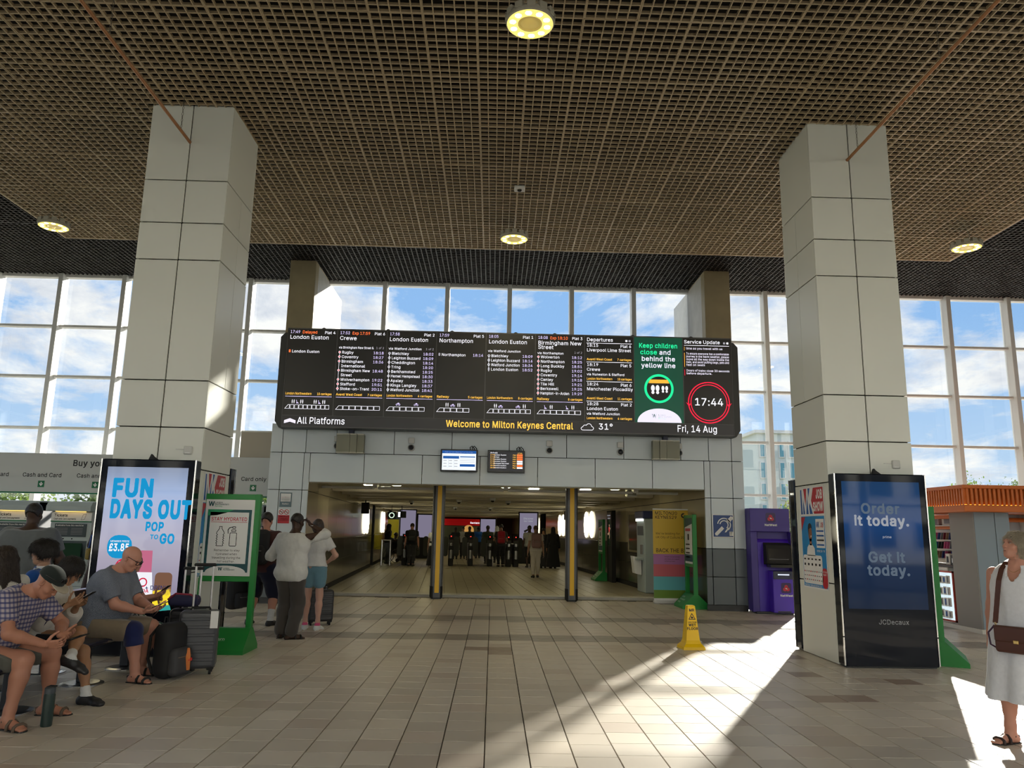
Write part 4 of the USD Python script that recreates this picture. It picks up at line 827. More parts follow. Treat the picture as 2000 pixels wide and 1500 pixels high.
for x in (-1.08, .065, 1.24, 2.6, 4.69):
    TY = -.004; ink.poly(green_l, rrect(x - .07, x + .07, -.275, -.135, .004)); TY = -.006
    ink.r(paper, x - .012, x + .012, -.25, -.19); ink.poly(paper, [(x - .045, -.21), (x - .03, -.225), (x, -.19), (x + .03, -.225), (x + .045, -.21), (x, -.158)])
ink.done()
tvm = M('ticket_machine_grey', (.36, .42, .43), .4); tvm_d = M('ticket_machine_dark', (.03, .05, .06), .35); warm = EM('header_lamp', (1.0, .62, .16), 1.0); tvm_side = M('ticket_machine_side', (.30, .30, .32), .5)
def ticket_machine(x, label, pay='Cash and Card payments'):
    t = thing('ticket_machine', label, 'ticket machine', (x, 16.55, 0), 0, None); w = .43; global TY
    obj('cabinet', MB().cbox(-w, w, .06, .62, .06, 1.80, .012), tvm, t); obj('plinth', MB().box(-w + .03, w - .03, .1, .6, 0, .06), dark_metal, t)
    obj('hood', MB().prism([(-.13, 1.80), (-.13, 1.90), (-.05, 1.99), (.62, 2.02), (.66, 1.98), (.66, 1.80)], -w - .03, w + .03, 'yz'), tvm, t)
    obj('side_panel', MB().cbox(w, w + .03, .06, .85, .05, 1.98, .006), tvm_side, t); obj('header', MB().cbox(-w + .01, w - .01, .035, .07, 1.59, 1.775, .004), paper, t); obj('header_lamp', MB().box(-.3, .3, -.05, .03, 1.782, 1.80), warm, t)
    obj('green_strip', MB().box(-w + .01, w - .01, .032, .06, 1.575, 1.597), green_l, t); obj('info_panel', MB().cbox(-.33, .33, .045, .065, 1.27, 1.54, .004), tvm_d, t)
    obj('recess', MB().box(-.36, .36, .05, .062, .80, 1.19), tvm_d, t); obj('touch_screen', MB().add([(-.28, .045, 1.14), (.28, .045, 1.14), (.33, -.07, .86), (-.33, -.07, .86)], [(3, 2, 1, 0)]).box(-.33, .33, -.07, .05, .835, .862), M('touch_screen', (.02, .05, .03), .15), t)
    obj('coin_tray', MB().cbox(-.34, .34, .04, .066, .58, .70, .006), M('coin_tray', (.14, .15, .16), .3), t); obj('ticket_slot', MB().cbox(-.36, .36, .03, .066, .44, .50, .006), tvm_d, t); obj('door_line', MB().box(-w, w, .056, .062, .26, .266), black, t)
    mb = MB()
    for u in (-.3, -.17, -.13, .05): mb.cyl((u, .05, 1.23), (u, .06, 1.23), .014, n=8)
    obj('sensor', mb, black, t)
    ink = Ink(t, 0, 0); TY = .033; ink.t(ink_black, 'Tickets', -.36, -1.685, .055, 2); ink.t(ink_black, pay, -.36, -1.622, .035, 2, maxw=.46); pg = SP([(.20, 1.62), (.24, 1.74), (.31, 1.75), (.28, 1.63)]); ink.poly(ink_grey, pg.difference(pg.buffer(-.008)))
    TY = .043; ink.t(paper, 'Available from this machine', -.31, -1.49, .034, 1, maxw=.58)
    for i in range(5): ink.r(ink_grey, -.31, -.05, -1.45 + .03 * i, -1.44 + .03 * i); ink.r(ink_grey, .02, .26, -1.45 + .03 * i, -1.44 + .03 * i)
    ink.done(); return t
ticket_machine(-11.18, 'ticket machine cut off by the left edge of the picture'); ticket_machine(-10.03, 'ticket machine that the man in the grey T-shirt stands in front of'); ticket_machine(-8.86, 'ticket machine between the man in grey and the snack advert'); ticket_machine(-5.32, 'ticket machine behind the green hydration stand', 'Card payments only')

# ---------------------------------------------------------------- passage: posts, gates, screens, lights
post_g = M('post_grey', (.085, .09, .10), .35); stripe = M('post_yellow', lin('#f0bc18'), .4)
for x, y, l in ((-1.47, 1.95, 'grey square post with a yellow stripe, left one in the passage mouth'), (1.63, 1.62, 'grey square post with a yellow stripe, right one in the passage mouth')):
    t = thing('post', l, 'post', tl(x, y), TH + (6 if x < 0 else -3)); obj('shaft', MB().cbox(-.135, .135, -.135, .135, 0, 2.66, .035), post_g, t)
    obj('foot_band', MB().cbox(-.139, -.05, -.139, .139, .0, .31, .035).cbox(.05, .139, -.139, .139, 0, .31, .035), black, t); obj('stripe', MB().box(-.05, .05, -.141, -.13, .135, 2.58), stripe, t); obj('collar', MB().cbox(-.15, .15, -.15, .15, 2.58, 2.66, .03), black, t)
gate_m = M('gate_dark_grey', (.05, .05, .05), .4); paddle_m = M('gate_paddle_olive', (.040, .042, .020), .45)
def gate(x, y, label, paddles=(-1, 1)):
    t = thing('ticket_gate', label, 'ticket gate', tl(x, y), TH, None)
    obj('cabinet', MB().cbox(-.1, .1, -.05, 1.5, .03, .98, .03), gate_m, t); obj('front_post', MB().tube([(0, -.08, 0), (0, -.08, .98)], .085, 14), chrome, t); obj('foot', MB().cbox(-.11, .11, -.18, .02, 0, .32, .02), black, t); obj('band', MB().cbox(-.1, .1, -.175, 0, .68, .86, .02), black, t)
    obj('reader', MB().prism([(-.2, .98), (.1, .98), (.1, 1.16), (-.12, 1.12)], -.1, .1, 'yz'), gate_m, t); obj('display', MB().cbox(-.11, .11, -.02, .1, 1.16, 1.33, .01), black, t); obj('signal_lamp', MB().box(-.02, .02, -.025, -.018, 1.24, 1.28), EM('signal_red', (1, .03, .02), 3.0), t)
    for s_ in paddles: obj('paddle', MB().prism(rrect(*sorted((s_ * .13, s_ * .36)), .38, 1.24, .11, 6), .55, .6), paddle_m, t)
    return t
for x, y, l, pd in ((-3.0, 18.0, 'pair of gate ends at the left beside the man with a black backpack', (-1,)), (-2.72, 17.9, 'leftmost ticket gate with a dark olive paddle', (1,)), (-1.86, 18.0, 'ticket gate hidden mostly by the left striped post', (-1, 1)), (-.99, 18.05, 'first ticket gate right of the left striped post', (-1, 1)), (-.13, 18.15, 'second ticket gate right of the left striped post', (-1, 1)), (.72, 18.1, 'ticket gate just left of the person with the red backpack', (-1, 1)), (1.54, 18.0, 'ticket gate just right of the person with the red backpack', (-1,)), (1.86, 18.0, 'rightmost ticket gate with a steel front post', (1,))): gate(x, y, l, pd)
fr = thing('barrier', 'steel railing by the glass partition at the left of the gates', 'railing', tl(-3.95, 17.6), TH)
for x in (0, .35): obj('post', MB().cyl((x, 0, 0), (x, 0, 1.05), .045), chrome, fr)
obj('panel', MB().box(0, .35, -.01, .01, .1, .95), PANE('barrier_glass', (.6, .65, .6)), fr); obj('rail', MB().cyl((-.05, 0, 1.05), (.4, 0, 1.05), .03), chrome, fr)
oval = EM('oval_lamp_glow', (1.0, .92, .66), TUNNEL_LAMP * .10)
def oval_lamp(x, y, label):
    s_ = 1 if x > 0 else -1; t = thing('wall_lamp', label, 'lamp', tl(x, y, 1.34), TH + (-90 if s_ > 0 else 90), 'round wall lamps in the passage')
    for u in (-.55, .55): obj('lens', MB().prism(disc(u, .5, .5, .5, 40), -.03, .0), oval, t)
    obj('rim', MB().flat(union_all([SP(disc(u, .5, .53, .53, 40)) for u in (-.55, .55)]), -.004), dome_w, t)
for x, y, l in ((4.29, 13.5, 'nearest pair of round lamps on the right passage wall'), (-4.29, 13.6, 'nearest pair of round lamps on the left passage wall'), (4.29, 20.6, 'second pair of round lamps on the right passage wall'), (-4.29, 21.9, 'second pair of round lamps on the left passage wall'), (4.29, 30.5, 'farthest pair of round lamps on the right passage wall'), (-4.29, 30.5, 'farthest pair of round lamps on the left passage wall')): oval_lamp(x, y, l)
down = EM('downlight_glow', (1.0, .88, .48), TUNNEL_LAMP * 1.6)
def downlight(x, y, label, z=2.64, r=.11, g='downlights in the passage ceiling'):
    t = thing('downlight', label, 'lamp', tl(x, y, z), TH, g); obj('lens', MB().lathe([(r, -.012), (r * .7, -.02), (0, -.022)], 18), down, t); obj('rim', MB().lathe([(r + .03, 0), (r + .025, -.014), (r, -.012)], 18), dome_w, t)
for x, y, l in ((-2.56, 3.3, 'round ceiling light left of the left striped post'), (.19, 3.1, 'round ceiling light between the striped posts'), (2.94, 2.85, 'round ceiling light right of the right striped post')): downlight(x, y, l)
for k in range(10):
    for x in (-1.9, 1.9): downlight(x, 7.3 + 4.0 * k, '%s ceiling light from the entrance in the %s row down the passage' % (('first', 'second', 'third', 'fourth', 'fifth', 'sixth', 'seventh', 'eighth', 'ninth', 'tenth')[k], 'left' if x < 0 else 'right'), g='deep downlights of the passage, %s side' % ('left' if x < 0 else 'right'))
sq = EM('square_light_glow', (1.0, .94, .75), TUNNEL_LAMP * .8)
for x, y, l in ((-3.25, 3.3, 'four pane square light at the left of the passage ceiling'), (.95, 3.5, 'four pane square light left of the right striped post'), (2.25, 3.2, 'four pane square light right of the right striped post'), (1.6, 4.4, 'four pane square light behind the right striped post'), (-2.9, 4.3, 'second four pane square light at the left')):
    t = thing('square_light', l, 'lamp', tl(x, y, 2.64), TH)
    for u in (-.07, .07):
        for v in (-.07, .07): obj('pane', MB().box(u - .055, u + .055, v - .055, v + .055, -.02, 0), sq, t)
for n_, (x, y) in enumerate(((-2.46, 10.2), (-.88, 8.5), (.07, 6.4), (.7, 8.5), (2.1, 8.6), (-.15, 16.6), (.6, 16.5), (-.88, 16.4), (1.9, 16.6))):
    cctv(*tl(x, y, 2.5 if (y - .32) % 2 < .2 or (y - .32) % 2 > 1.8 else 2.64), 'dome camera on the passage ceiling, %s' % ('far left', 'right of the left post', 'middle, nearest one', 'right of the middle', 'left of the right post', 'far middle', 'far right of middle', 'far left of middle', 'far right')[n_], None, False)
def wall_screen(x, y, z0, w, h, face, label, mat, rz=None, on_floor=False):
    t = thing('advert_screen', label, 'advert screen', tl(x, y, 0 if on_floor else z0), TH + face)
    b = 0 if on_floor else -.06; obj('casing', MB().cbox(-w / 2 - .06, w / 2 + .06, .005, .14, b, (z0 if on_floor else 0) + h + .06, .01), black, t)
    zb = z0 if on_floor else 0; s_ = obj('screen', MB().box(-w / 2, w / 2, -.002, .01, zb, zb + h), mat, t); return t, s_
lil = EM('screen_lilac', (.30, .27, .38), .5)
t, s_ = wall_screen(2.75, 21.2, 1.0, .85, 1.4, -12, 'lilac advert screen beyond the gates, right of the passage', lil, on_floor=True); TY = -.003; ink = Ink(s_, -.42, 2.4); ink.t(ES, 'Discover', .42, .3, .08, 1, 'c'); ink.t(ES, 'our new', .42, .42, .08, 1, 'c'); ink.poly(ink_black, [(.2, .85), (.5, .7), (.55, .76), (.25, .93)]); ink.done()
wall_screen(-3.1, 22.5, 1.2, .75, 1.25, 14, 'lilac advert screen hanging left beyond the gates', lil, on_floor=True); wall_screen(-2.35, 26.0, 1.1, .75, 1.2, 10, 'second lilac advert screen left beyond the gates', lil, on_floor=True); wall_screen(1.05 + .3, 31, 1.0, .9, 1.2, -8, 'far lilac advert screen right of the passage middle', lil, on_floor=True)
t = thing('yellow_notice_board', 'yellow notice board behind the seated people left of the gates', 'notice board', tl(-3.62, 23.6), TH + 8); obj('board', MB().cbox(-.55, .55, 0, .06, .5, 2.0, .01), M('board_yellow', lin('#8f8410'), .5, emit=.12), t); obj('header', MB().cbox(-.58, .58, -.01, .07, 2.0, 2.25, .01), tvm_d, t); obj('leg', MB().box(-.5, -.44, .01, .05, 0, .5), dark_metal, t); obj('leg', MB().box(.44, .5, .01, .05, 0, .5), dark_metal, t)
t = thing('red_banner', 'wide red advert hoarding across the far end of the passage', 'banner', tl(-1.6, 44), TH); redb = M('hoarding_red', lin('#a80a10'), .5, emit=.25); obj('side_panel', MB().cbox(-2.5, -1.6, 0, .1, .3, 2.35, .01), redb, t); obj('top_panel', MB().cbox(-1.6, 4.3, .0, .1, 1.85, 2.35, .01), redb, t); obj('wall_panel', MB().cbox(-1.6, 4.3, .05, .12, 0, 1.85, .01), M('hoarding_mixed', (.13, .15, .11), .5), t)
ink = Ink(t, 0, 0); TY = -.004; ink.t(EW, '1% cashback on', -2.42, -2.0, .15, 3, maxw=1.6); ink.t(EW, 'your card', -2.42, -1.72, .15, 3, maxw=.78); ink.t(EW, 'Santander', 2.3, -2.0, .14, 2); ink.poly(EM('hoarding_orange', (.75, .38, .1), .5), disc(2.2, -1.5, .4)); ink.done()
t, s_ = wall_screen(4.02, 8.6, 1.15, .62, 1.05, -90, 'black rail safety kiosk with a red running figure on the right of the passage', M('safety_screen', (.012, .012, .015), .2), on_floor=True); ink = Ink(s_, -.31, 2.2); ink.t(ES, 'Be rail aware.', .31, .12, .05, 1, 'c'); ink.t(ES, 'Do not run.', .31, .21, .05, 1, 'c'); fig = EM('figure_red', (.7, .06, .05), .7); fig2 = EM('figure_skin', (.55, .35, .2), .6)
ink.poly(fig2, disc(.36, .42, .04)); ink.poly(fig, [(.25, .48), (.36, .46), (.40, .60), (.30, .66)]); ink.poly(fig2, [(.30, .66), (.20, .74), (.10, .68), (.11, .65), (.2, .69), (.27, .62)]); ink.poly(fig2, [(.36, .6), (.42, .72), (.36, .84), (.33, .83), (.37, .72), (.32, .64)]); ink.poly(fig2, [(.38, .48), (.48, .56), (.54, .5), (.52, .48), (.48, .52), (.4, .46)]); ink.done()
t = thing('help_point', 'grey ticket collection machine on the right wall behind the striped banner', 'ticket machine', tl(4.02, 4.55), TH - 90); obj('cabinet', MB().cbox(-.42, .42, 0, .28, .0, 1.95, .02), tvm, t); obj('header', MB().cbox(-.44, .44, -.05, .28, 1.95, 2.15, .02), M('header_navy', (.02, .03, .10), .4), t); obj('info_panel', MB().box(-.3, .3, -.006, 0, 1.5, 1.75), tvm_d, t); obj('lamp_strip', MB().box(-.36, .36, -.045, -.01, 1.88, 1.945), EM('help_lamp', (.9, .9, .8), 1.5), t); obj('shelf', MB().cbox(-.3, .3, -.2, 0, .85, .92, .01), tvm, t); obj('keypad', MB().cbox(.05, .3, -.03, 0, 1.0, 1.25, .01), chrome, t); obj('leaflet_rack', MB().prism([(-.02, .45), (-.2, .5), (-.25, .95), (-.02, .9)], -.15, .15, 'yz'), paper, t)
t = thing('ticket_office_window', 'framed ticket office window on the right wall of the passage', 'window', tl(HP - .01, 6.3), TH - 90); obj('frame', MB().cbox(-.75, .75, -.03, .02, 1.0, 1.06, .005).cbox(-.75, .75, -.03, .02, 2.1, 2.16, .005).cbox(-.75, -.69, -.03, .02, 1.0, 2.16, .005).cbox(.69, .75, -.03, .02, 1.0, 2.16, .005), cream, t); obj('pane', MB().box(-.69, .69, -.01, 0, 1.06, 2.1), M('dim_pane', (.12, .12, .08), .08), t)
for x, y, l in ((-4.1, 11.2, 'black beam speaker and camera cluster under the passage ceiling at the left'), (4.0, 17.0, 'black hanging box on the right of the passage before the gates')):
    t = thing('hanging_box', l, 'fitting', tl(x, y, 2.05), TH); obj('box', MB().cbox(-.13, .13, -.13, .13, 0, .38, .015), black, t); obj('stem', MB().cyl((0, 0, .38), (0, 0, .60), .02), dark_metal, t)
t = thing('hanging_sign', 'black and white round symbol sign hanging at the left before the gates', 'sign', tl(-3.55, 16.9, 1.95), TH); obj('plate', MB().cbox(-.18, .18, -.02, .02, 0, .3, .01), black, t); obj('symbol', MB().flat(ring(0, .15, .08, .12), -.024), EM('sign_white_green', (.6, .8, .6), .9), t); obj('stem', MB().cyl((0, 0, .3), (0, 0, .7), .012), dark_metal, t)
t = thing('monitor', 'small black monitor hanging at the left before the gates', 'monitor', tl(-3.15, 17.0, 2.0), TH - 25); obj('casing', MB().cbox(-.2, .2, 0, .06, 0, .28, .01), black, t); obj('screen', MB().box(-.16, -.05, -.004, 0, .03, .25), EW, t); obj('stem', MB().cyl((0, .03, .28), (0, .03, .64), .015), dark_metal, t)
t = thing('floodlight', 'small square ceiling lamp over the striped banner', 'lamp', tl(3.3, 2.6, 2.45), TH); obj('casing', MB().cbox(-.13, .13, -.1, .1, 0, .19, .015), dome_w, t); obj('lens', MB().box(-.1, .1, -.104, -.1, .03, .16), M('dim_lens', (.3, .3, .25), .1), t)
t = thing('alarm_beacon', 'small red alarm beacon on the passage ceiling', 'alarm', tl(3.05, 4.4, 2.5), TH); obj('beacon', MB().lathe([(0, 0), (.05, .01), (.055, .08), (.07, .09), (.07, .14), (0, .14)], 14), M('beacon_red', (.25, .01, .01), .3), t); obj('horn', MB().cbox(.07, .18, -.05, .05, .04, .14, .01), black, t)
# ---------------------------------------------------------------- benches and luggage
seat_m = M('bench_seat_navy', (.012, .014, .03), .3); wood_m = M('bench_back_dark_wood', (.05, .022, .018), .25); leg_m = M('bench_steel_dark', (.03, .034, .045), .35, .5)
def bench(label, x, face, y0, n):
    t = thing('bench', label, 'bench', (x, y0, 0), 0); s = face
    obj('beam', MB().cbox(-.04, .04, -.1, n * .6 + .1, .33, .39, .008), leg_m, t)
    for k in range(n):
        a, b = k * .6 + .04, (k + 1) * .6 - .04
        obj('seat', MB().tm(rbox(*sorted((-.22 * s, .24 * s)), a, b, .405, .445, .018)), seat_m, t)
        obj('backrest', MB().prism([(-.22 * s, .52), (-.26 * s, .52), (-.33 * s, .86), (-.29 * s, .87)][::s], a, b, 'xz'), wood_m, t)
        obj('back_edge', MB().tube([(-.31 * s, a, .865), (-.31 * s, b, .865)], .012, 8), chrome, t)
        for q in (a + .08, b - .08): obj('back_bracket', MB().tube([(0, q, .37), (-.22 * s, q, .44), (-.25 * s, q, .54)], .012, 6), leg_m, t)
    for k in range(0, n + 1, 2):
        y = min(max(k * .6, .3), n * .6 - .3); obj('leg', MB().cbox(-.05, .05, y - .035, y + .035, .02, .335, .008), leg_m, t); obj('foot', MB().lathe([(0, .02), (.16, .018), (.2, .008), (.2, 0)], 24, (0, y, 0)), chrome, t)
    return t
bench('dark seats facing right, used by the man in the checked shirt', -4.05, 1, 5.75, 6)
bench('dark seats facing left, back to back with the first row', -4.73, -1, 5.4, 6)
case_m = M('suitcase_charcoal', (.055, .058, .068), .35); hand_m = M('suitcase_handle_silver', (.65, .65, .66), .3, .8)
def suitcase(label, loc, rz, w=.40, d=.25, h=.60, m=None, hh=.47):
    t = thing('suitcase', label, 'suitcase', loc, rz); m = m or case_m
    obj('shell', rbox(-w / 2, w / 2, -d / 2, d / 2, .06, .06 + h, .045, 12), m, t, 40)
    for k in range(6): z = .14 + k * (h - .14) / 5.5; obj('rib', MB().cbox(-w / 2 + .02, w / 2 - .02, -d / 2 - .006, -d / 2 + .01, z, z + .035, .006), m, t)
    for x in (-w / 2 + .05, w / 2 - .05):
        for y in (-d / 2 + .05, d / 2 - .05): obj('wheel', MB().cyl((x - .012, y, .03), (x + .012, y, .03), .03, n=14), black, t); obj('wheel_mount', MB().cbox(x - .035, x + .035, y - .035, y + .035, .045, .09, .01), black, t)
    for x in (-.09, .09): obj('handle_tube', MB().cyl((x, d / 2 - .07, h), (x, d / 2 - .07, h + .06 + hh), .012, n=10), hand_m, t)
    obj('handle_grip', MB().tm(rbox(-.115, .115, d / 2 - .09, d / 2 - .05, h + .05 + hh, h + .085 + hh, .014)), black, t); obj('carry_handle', MB().tube([(-.1, -.0, h + .06), (-.09, 0, h + .085), (.09, 0, h + .085), (.1, 0, h + .06)], .012, 8), black, t); return t
k = suitcase('charcoal ribbed suitcase with silver pull handle in front of the green stand', (-3.17, 8.78, 0), 14)
obj('luggage_tag', MB().cbox(.12, .20, -.15, -.143, .48, .66, .003), paper, k)
suitcase('black suitcase behind the bald man, with a navy bag lying on it', (-3.50, 9.32, 0), 8, .38, .24, .56, M('suitcase_black', (.02, .02, .024), .4), .44)
t = thing('shoulder_bag', 'navy bag lying on top of the black suitcase', 'bag', (-3.52, 9.24, .65)); obj('body', rbox(-.17, .17, -.12, .06, 0, .13, .05, 12), M('bag_navy', (.015, .016, .06), .7), t, 40); obj('strap', MB().tube([(-.16, -.1, .08), (-.06, -.15, .15), (.1, -.13, .14), (.16, -.05, .09)], .012, 6), M('bag_strap_red', (.3, .03, .06), .7), t); obj('zip', MB().tube([(-.13, -.03, .131), (.13, -.03, .131)], .004, 5), chrome, t)
def backpack(label, loc, rz, m, h=.46, w=.30, d=.2, panel=None):
    t = thing('backpack', label, 'backpack', loc, rz)
    obj('body', rbox(-w / 2, w / 2, -d / 2, d / 2, 0, h, min(w, d) * .42, 16), m, t, 40); obj('pocket', rbox(-w / 2 + .03, w / 2 - .03, -d / 2 - .07, -d / 2 + .05, .03, h * .55, .05, 12), panel or m, t, 40)
    obj('top_loop', MB().tube([(-.03, d / 2 - .04, h - .01), (-.02, d / 2 - .04, h + .045), (.02, d / 2 - .04, h + .045), (.03, d / 2 - .04, h - .01)], .008, 6), m, t)
    for s_ in (-1, 1): obj('strap', MB().tube([(s_ * .08, d / 2 - .03, h - .03), (s_ * .10, d / 2 + .05, h * .75), (s_ * .11, d / 2 + .05, h * .35), (s_ * .12, d / 2 - .02, .06)], .016, 6), m, t)
    obj('zip', MB().tube([(-w / 2 + .05, -d / 2 - .072, h * .40), (w / 2 - .05, -d / 2 - .072, h * .40)], .005, 5), chrome, t); return t
bag_black = M('bag_black', (.010, .010, .012), .75); 
b = backpack('black backpack with an orange stripe on the floor by the bald man', (-3.36, 8.52, 0), 75, bag_black, .56, .34, .24, M('bag_dark_grey', (.05, .05, .055), .7)); obj('orange_flash', MB().tube([(.05, -.188, .30), (.04, -.185, .22), (.06, -.19, .08)], [.012, .035, .02], 8), M('flash_orange', (.75, .22, .05), .6), b)
obj('red_clip', MB().cbox(.03, .09, -.215, -.195, .17, .2, .004), M('clip_red', (.7, .03, .03), .5), b)
t = thing('drinking_flask', 'tall dark green drinking flask standing by the sandals', 'flask', (-3.47, 6.50, 0)); obj('body', MB().lathe([(0, 0), (.038, 0), (.042, .01), (.042, .235), (.036, .25), (0, .25)], 28), M('flask_green', (.012, .03, .026), .35), t, 40); obj('lid', MB().lathe([(.037, .245), (.040, .25), (.040, .285), (.034, .292), (0, .292)], 28), M('flask_lid', (.05, .06, .07), .5), t, 40); obj('spout_loop', MB().tube([(-.03, 0, .29), (0, 0, .302), (.05, 0, .30)], .007, 6), black, t)

# ---------------------------------------------------------------- phone accessory shop on the right
orange = M('shop_orange', lin('#cc6a28'), .5); shop_grey = M('shop_panel_blue_grey', (.27, .33, .38), .5); shop_beige = M('shop_panel_beige', (.36, .33, .28), .5); shop_white = M('shop_white', (.66, .62, .56), .5)
t = thing('phone_shop', 'phone accessory shop with a slatted orange canopy at the right edge', 'shop', (8.33, 13.3, 0)); SH = t
obj('plinth', MB().box(-.05, 4.4, -.05, 3.0, 0, .07), shop_white, t); obj('pier', MB().box(0, .62, 0, .66, .07, 2.08), shop_beige, t); obj('pier_front', MB().cbox(.004, .36, -.02, 0, .07, 2.08, .004).cbox(.37, .62, -.02, 0, .07, 2.08, .004), shop_grey, t); obj('pier_edge', MB().box(-.03, 0, -.02, .66, .07, 2.08), M('shop_pier_taupe', (.25, .23, .21), .5), t); obj('roof', MB().box(-.1, 4.6, -.1, 3.1, 2.30, 2.36), orange, t)
obj('top_cap', MB().cbox(-.36, 4.8, -.36, 3.3, 2.42, 2.48, .01), orange, t); obj('fascia_band', MB().cbox(-.34, 4.8, -.34, 3.3, 2.03, 2.14, .01), orange, t); obj('fascia_back', MB().box(-.28, 4.8, -.28, 3.3, 2.14, 2.42), M('shop_orange_deep', lin('#8f4c1a'), .5), t); obj('glow_strip', MB().box(-.31, 4.8, -.315, -.285, 2.142, 2.15).box(-.315, -.285, -.3, 3.3, 2.142, 2.15), EM('canopy_glow', (1.0, .45, .06), 1.6), t)
for k in range(46): y = -.3 + k * .078; obj('slat', MB().box(-.325, -.28, y, y + .04, 2.14, 2.42), orange, t)
for k in range(40): x = -.28 + k * .078; obj('slat', MB().box(x, x + .04, -.325, -.28, 2.14, 2.42), orange, t)
Yl, Wt = EM('sign_yellow', (1.0, .75, .05), 1.2), EM('sign_white', (.95, .95, .9), 1.1)
def side_sign(y, z, h, parent, xx=-.335, full=True):   # lettering on the face that looks left
    for s_, dz, mat, b_ in (('MOBILISE', 0, Wt, 4), ('HI', h * 1.25, Yl, 4)):
        mb = MB(); text(mb, s_, 0, 0, h, 0, b_, 'l', .8); mb.move(rotz(-90, (xx, y, z + dz))); obj('lettering', mb, mat, parent)
side_sign(2.72, 2.16, .11, t); side_sign(2.35, .93, .10, t, -.02)
obj('counter', MB().cbox(0, .5, .9, 3.0, .07, 1.06, .01), shop_white, t); obj('counter_top', MB().cbox(-.03, .55, .66, 3.0, 1.06, 1.10, .008), M('shop_black_top', (.03, .03, .03), .3), t); obj('back_wall', MB().box(1.5, 1.56, .6, 3.0, .07, 2.3), M('shop_wall_cream', (.52, .47, .40), .6), t)
obj('panel', MB().cbox(-.012, 0, 1.75, 2.35, .12, .72, .004), M('shop_dark_panel', (.10, .09, .08), .5), t); obj('header_band', MB().box(0, .12, .66, 3.0, 1.93, 2.0), orange, t)
dcase = MB().box(-.02, .02, .72, 1.45, .1, .13).box(-.02, .02, .72, 1.45, .96, .99).box(-.02, .02, .72, .75, .1, .99).box(-.02, .02, 1.42, 1.45, .1, .99); obj('display_frame', dcase, M('display_red', (.45, .05, .03), .4), t); obj('display_back', MB().box(.0, .006, .75, 1.42, .13, .96), EM('display_glow', (.70, .84, .92), .85), t)
obj('display_tube', MB().box(-.012, -.004, 1.37, 1.40, .13, .96), EM('display_tube_glow', (1, 1, 1), 2.5), t)
g = random.Random(3); ORD = ('first', 'second', 'third', 'fourth', 'fifth', 'sixth', 'seventh', 'eighth', 'ninth', 'tenth', 'eleventh', 'twelfth', 'thirteenth', 'fourteenth', 'fifteenth')
for k in range(4):
    z = .17 + .2 * k; obj('display_shelf', MB().box(-.08, 0, .76, 1.36, z - .012, z), glass, t)
    for j in range(5):
        y = .79 + j * .115; h_ = g.uniform(.11, .15); q = thing('boxed_phone_case', '%s box from the pier on the %s lit shelf under the counter' % (ORD[j], ('lowest', 'second', 'third', 'top')[k]), 'box', (8.33 - .045, 13.3 + y + .04, z), g.uniform(-8, 8), 'boxes in the lit display case')
        obj('box', MB().cbox(-.012, .012, -.04, .04, 0, h_, .003), shop_white, q); obj('print', MB().box(-.0135, -.012, -.025, .02, .02, h_ - .02), (ink_grey, p_navy, ink_black)[j % 3], q)
fr_ = MB().tube([(.45, .75, 1.78), (.45, 2.25, 1.78), (.45, 2.33, 1.70), (.45, 2.33, 1.12)], .035, 8); obj('shelf_frame', fr_, orange, t); obj('frame_light', MB().tube([(.40, 2.36, 1.70), (.40, 2.36, 1.14)], .015, 6), EM('display_tube_glow', (1, 1, 1), 2.5), t); obj('shelf_back', MB().box(.62, .64, .7, 2.3, 1.1, 1.76), shop_white, t)
cols = [M('case_' + n, c, .5) for n, c in (('black', (.03, .03, .035)), ('maroon', (.2, .02, .04)), ('pink', (.6, .1, .25)), ('grey', (.25, .25, .27)), ('blue', (.04, .07, .25)), ('tan', (.35, .2, .12)))]
for k, z in enumerate((1.20, 1.38, 1.55)):
    obj('shelf', MB().box(.36, .62, .75, 2.28, z - .02, z), shop_white, t)
    for j in range(15):
        y = .78 + j * .095; q = thing('phone_case', 'phone case, %s from the pier on the %s orange framed shelf' % (ORD[j], ('lowest', 'middle', 'top')[k]), 'phone case', (8.33 + .46, 13.3 + y, z), g.uniform(-4, 4), 'phone cases on the orange framed shelves')
        b = MB().cbox(-.07, .07, -.008, .008, 0, .14, .004); b.move(trimesh.transformations.rotation_matrix(.35, (1, 0, 0))); obj('case', b, g.choice(cols), q)
for j, (y, w_, h_, m_, l) in enumerate(((1.05, .26, .2, ink_black, 'black box on top of the orange framed shelf'), (1.4, .3, .15, shop_white, 'long pale box on top of the orange framed shelf'), (1.78, .24, .19, M('box_mauve', (.40, .33, .34), .6), 'mauve box with a dark speaker picture on top of the orange framed shelf'))):
    q = thing('product_box', l, 'box', (8.33 + .45, 13.3 + y, 1.82)); obj('box', MB().cbox(-.1, .1, -w_ / 2, w_ / 2, 0, h_, .005), m_, q); obj('print', MB().box(-.102, -.1, -w_ / 3, w_ / 4, .03, h_ - .03), ink_grey, q)
obj('box_shelf', MB().box(.33, .6, .75, 2.3, 1.80, 1.82), shop_white, t)
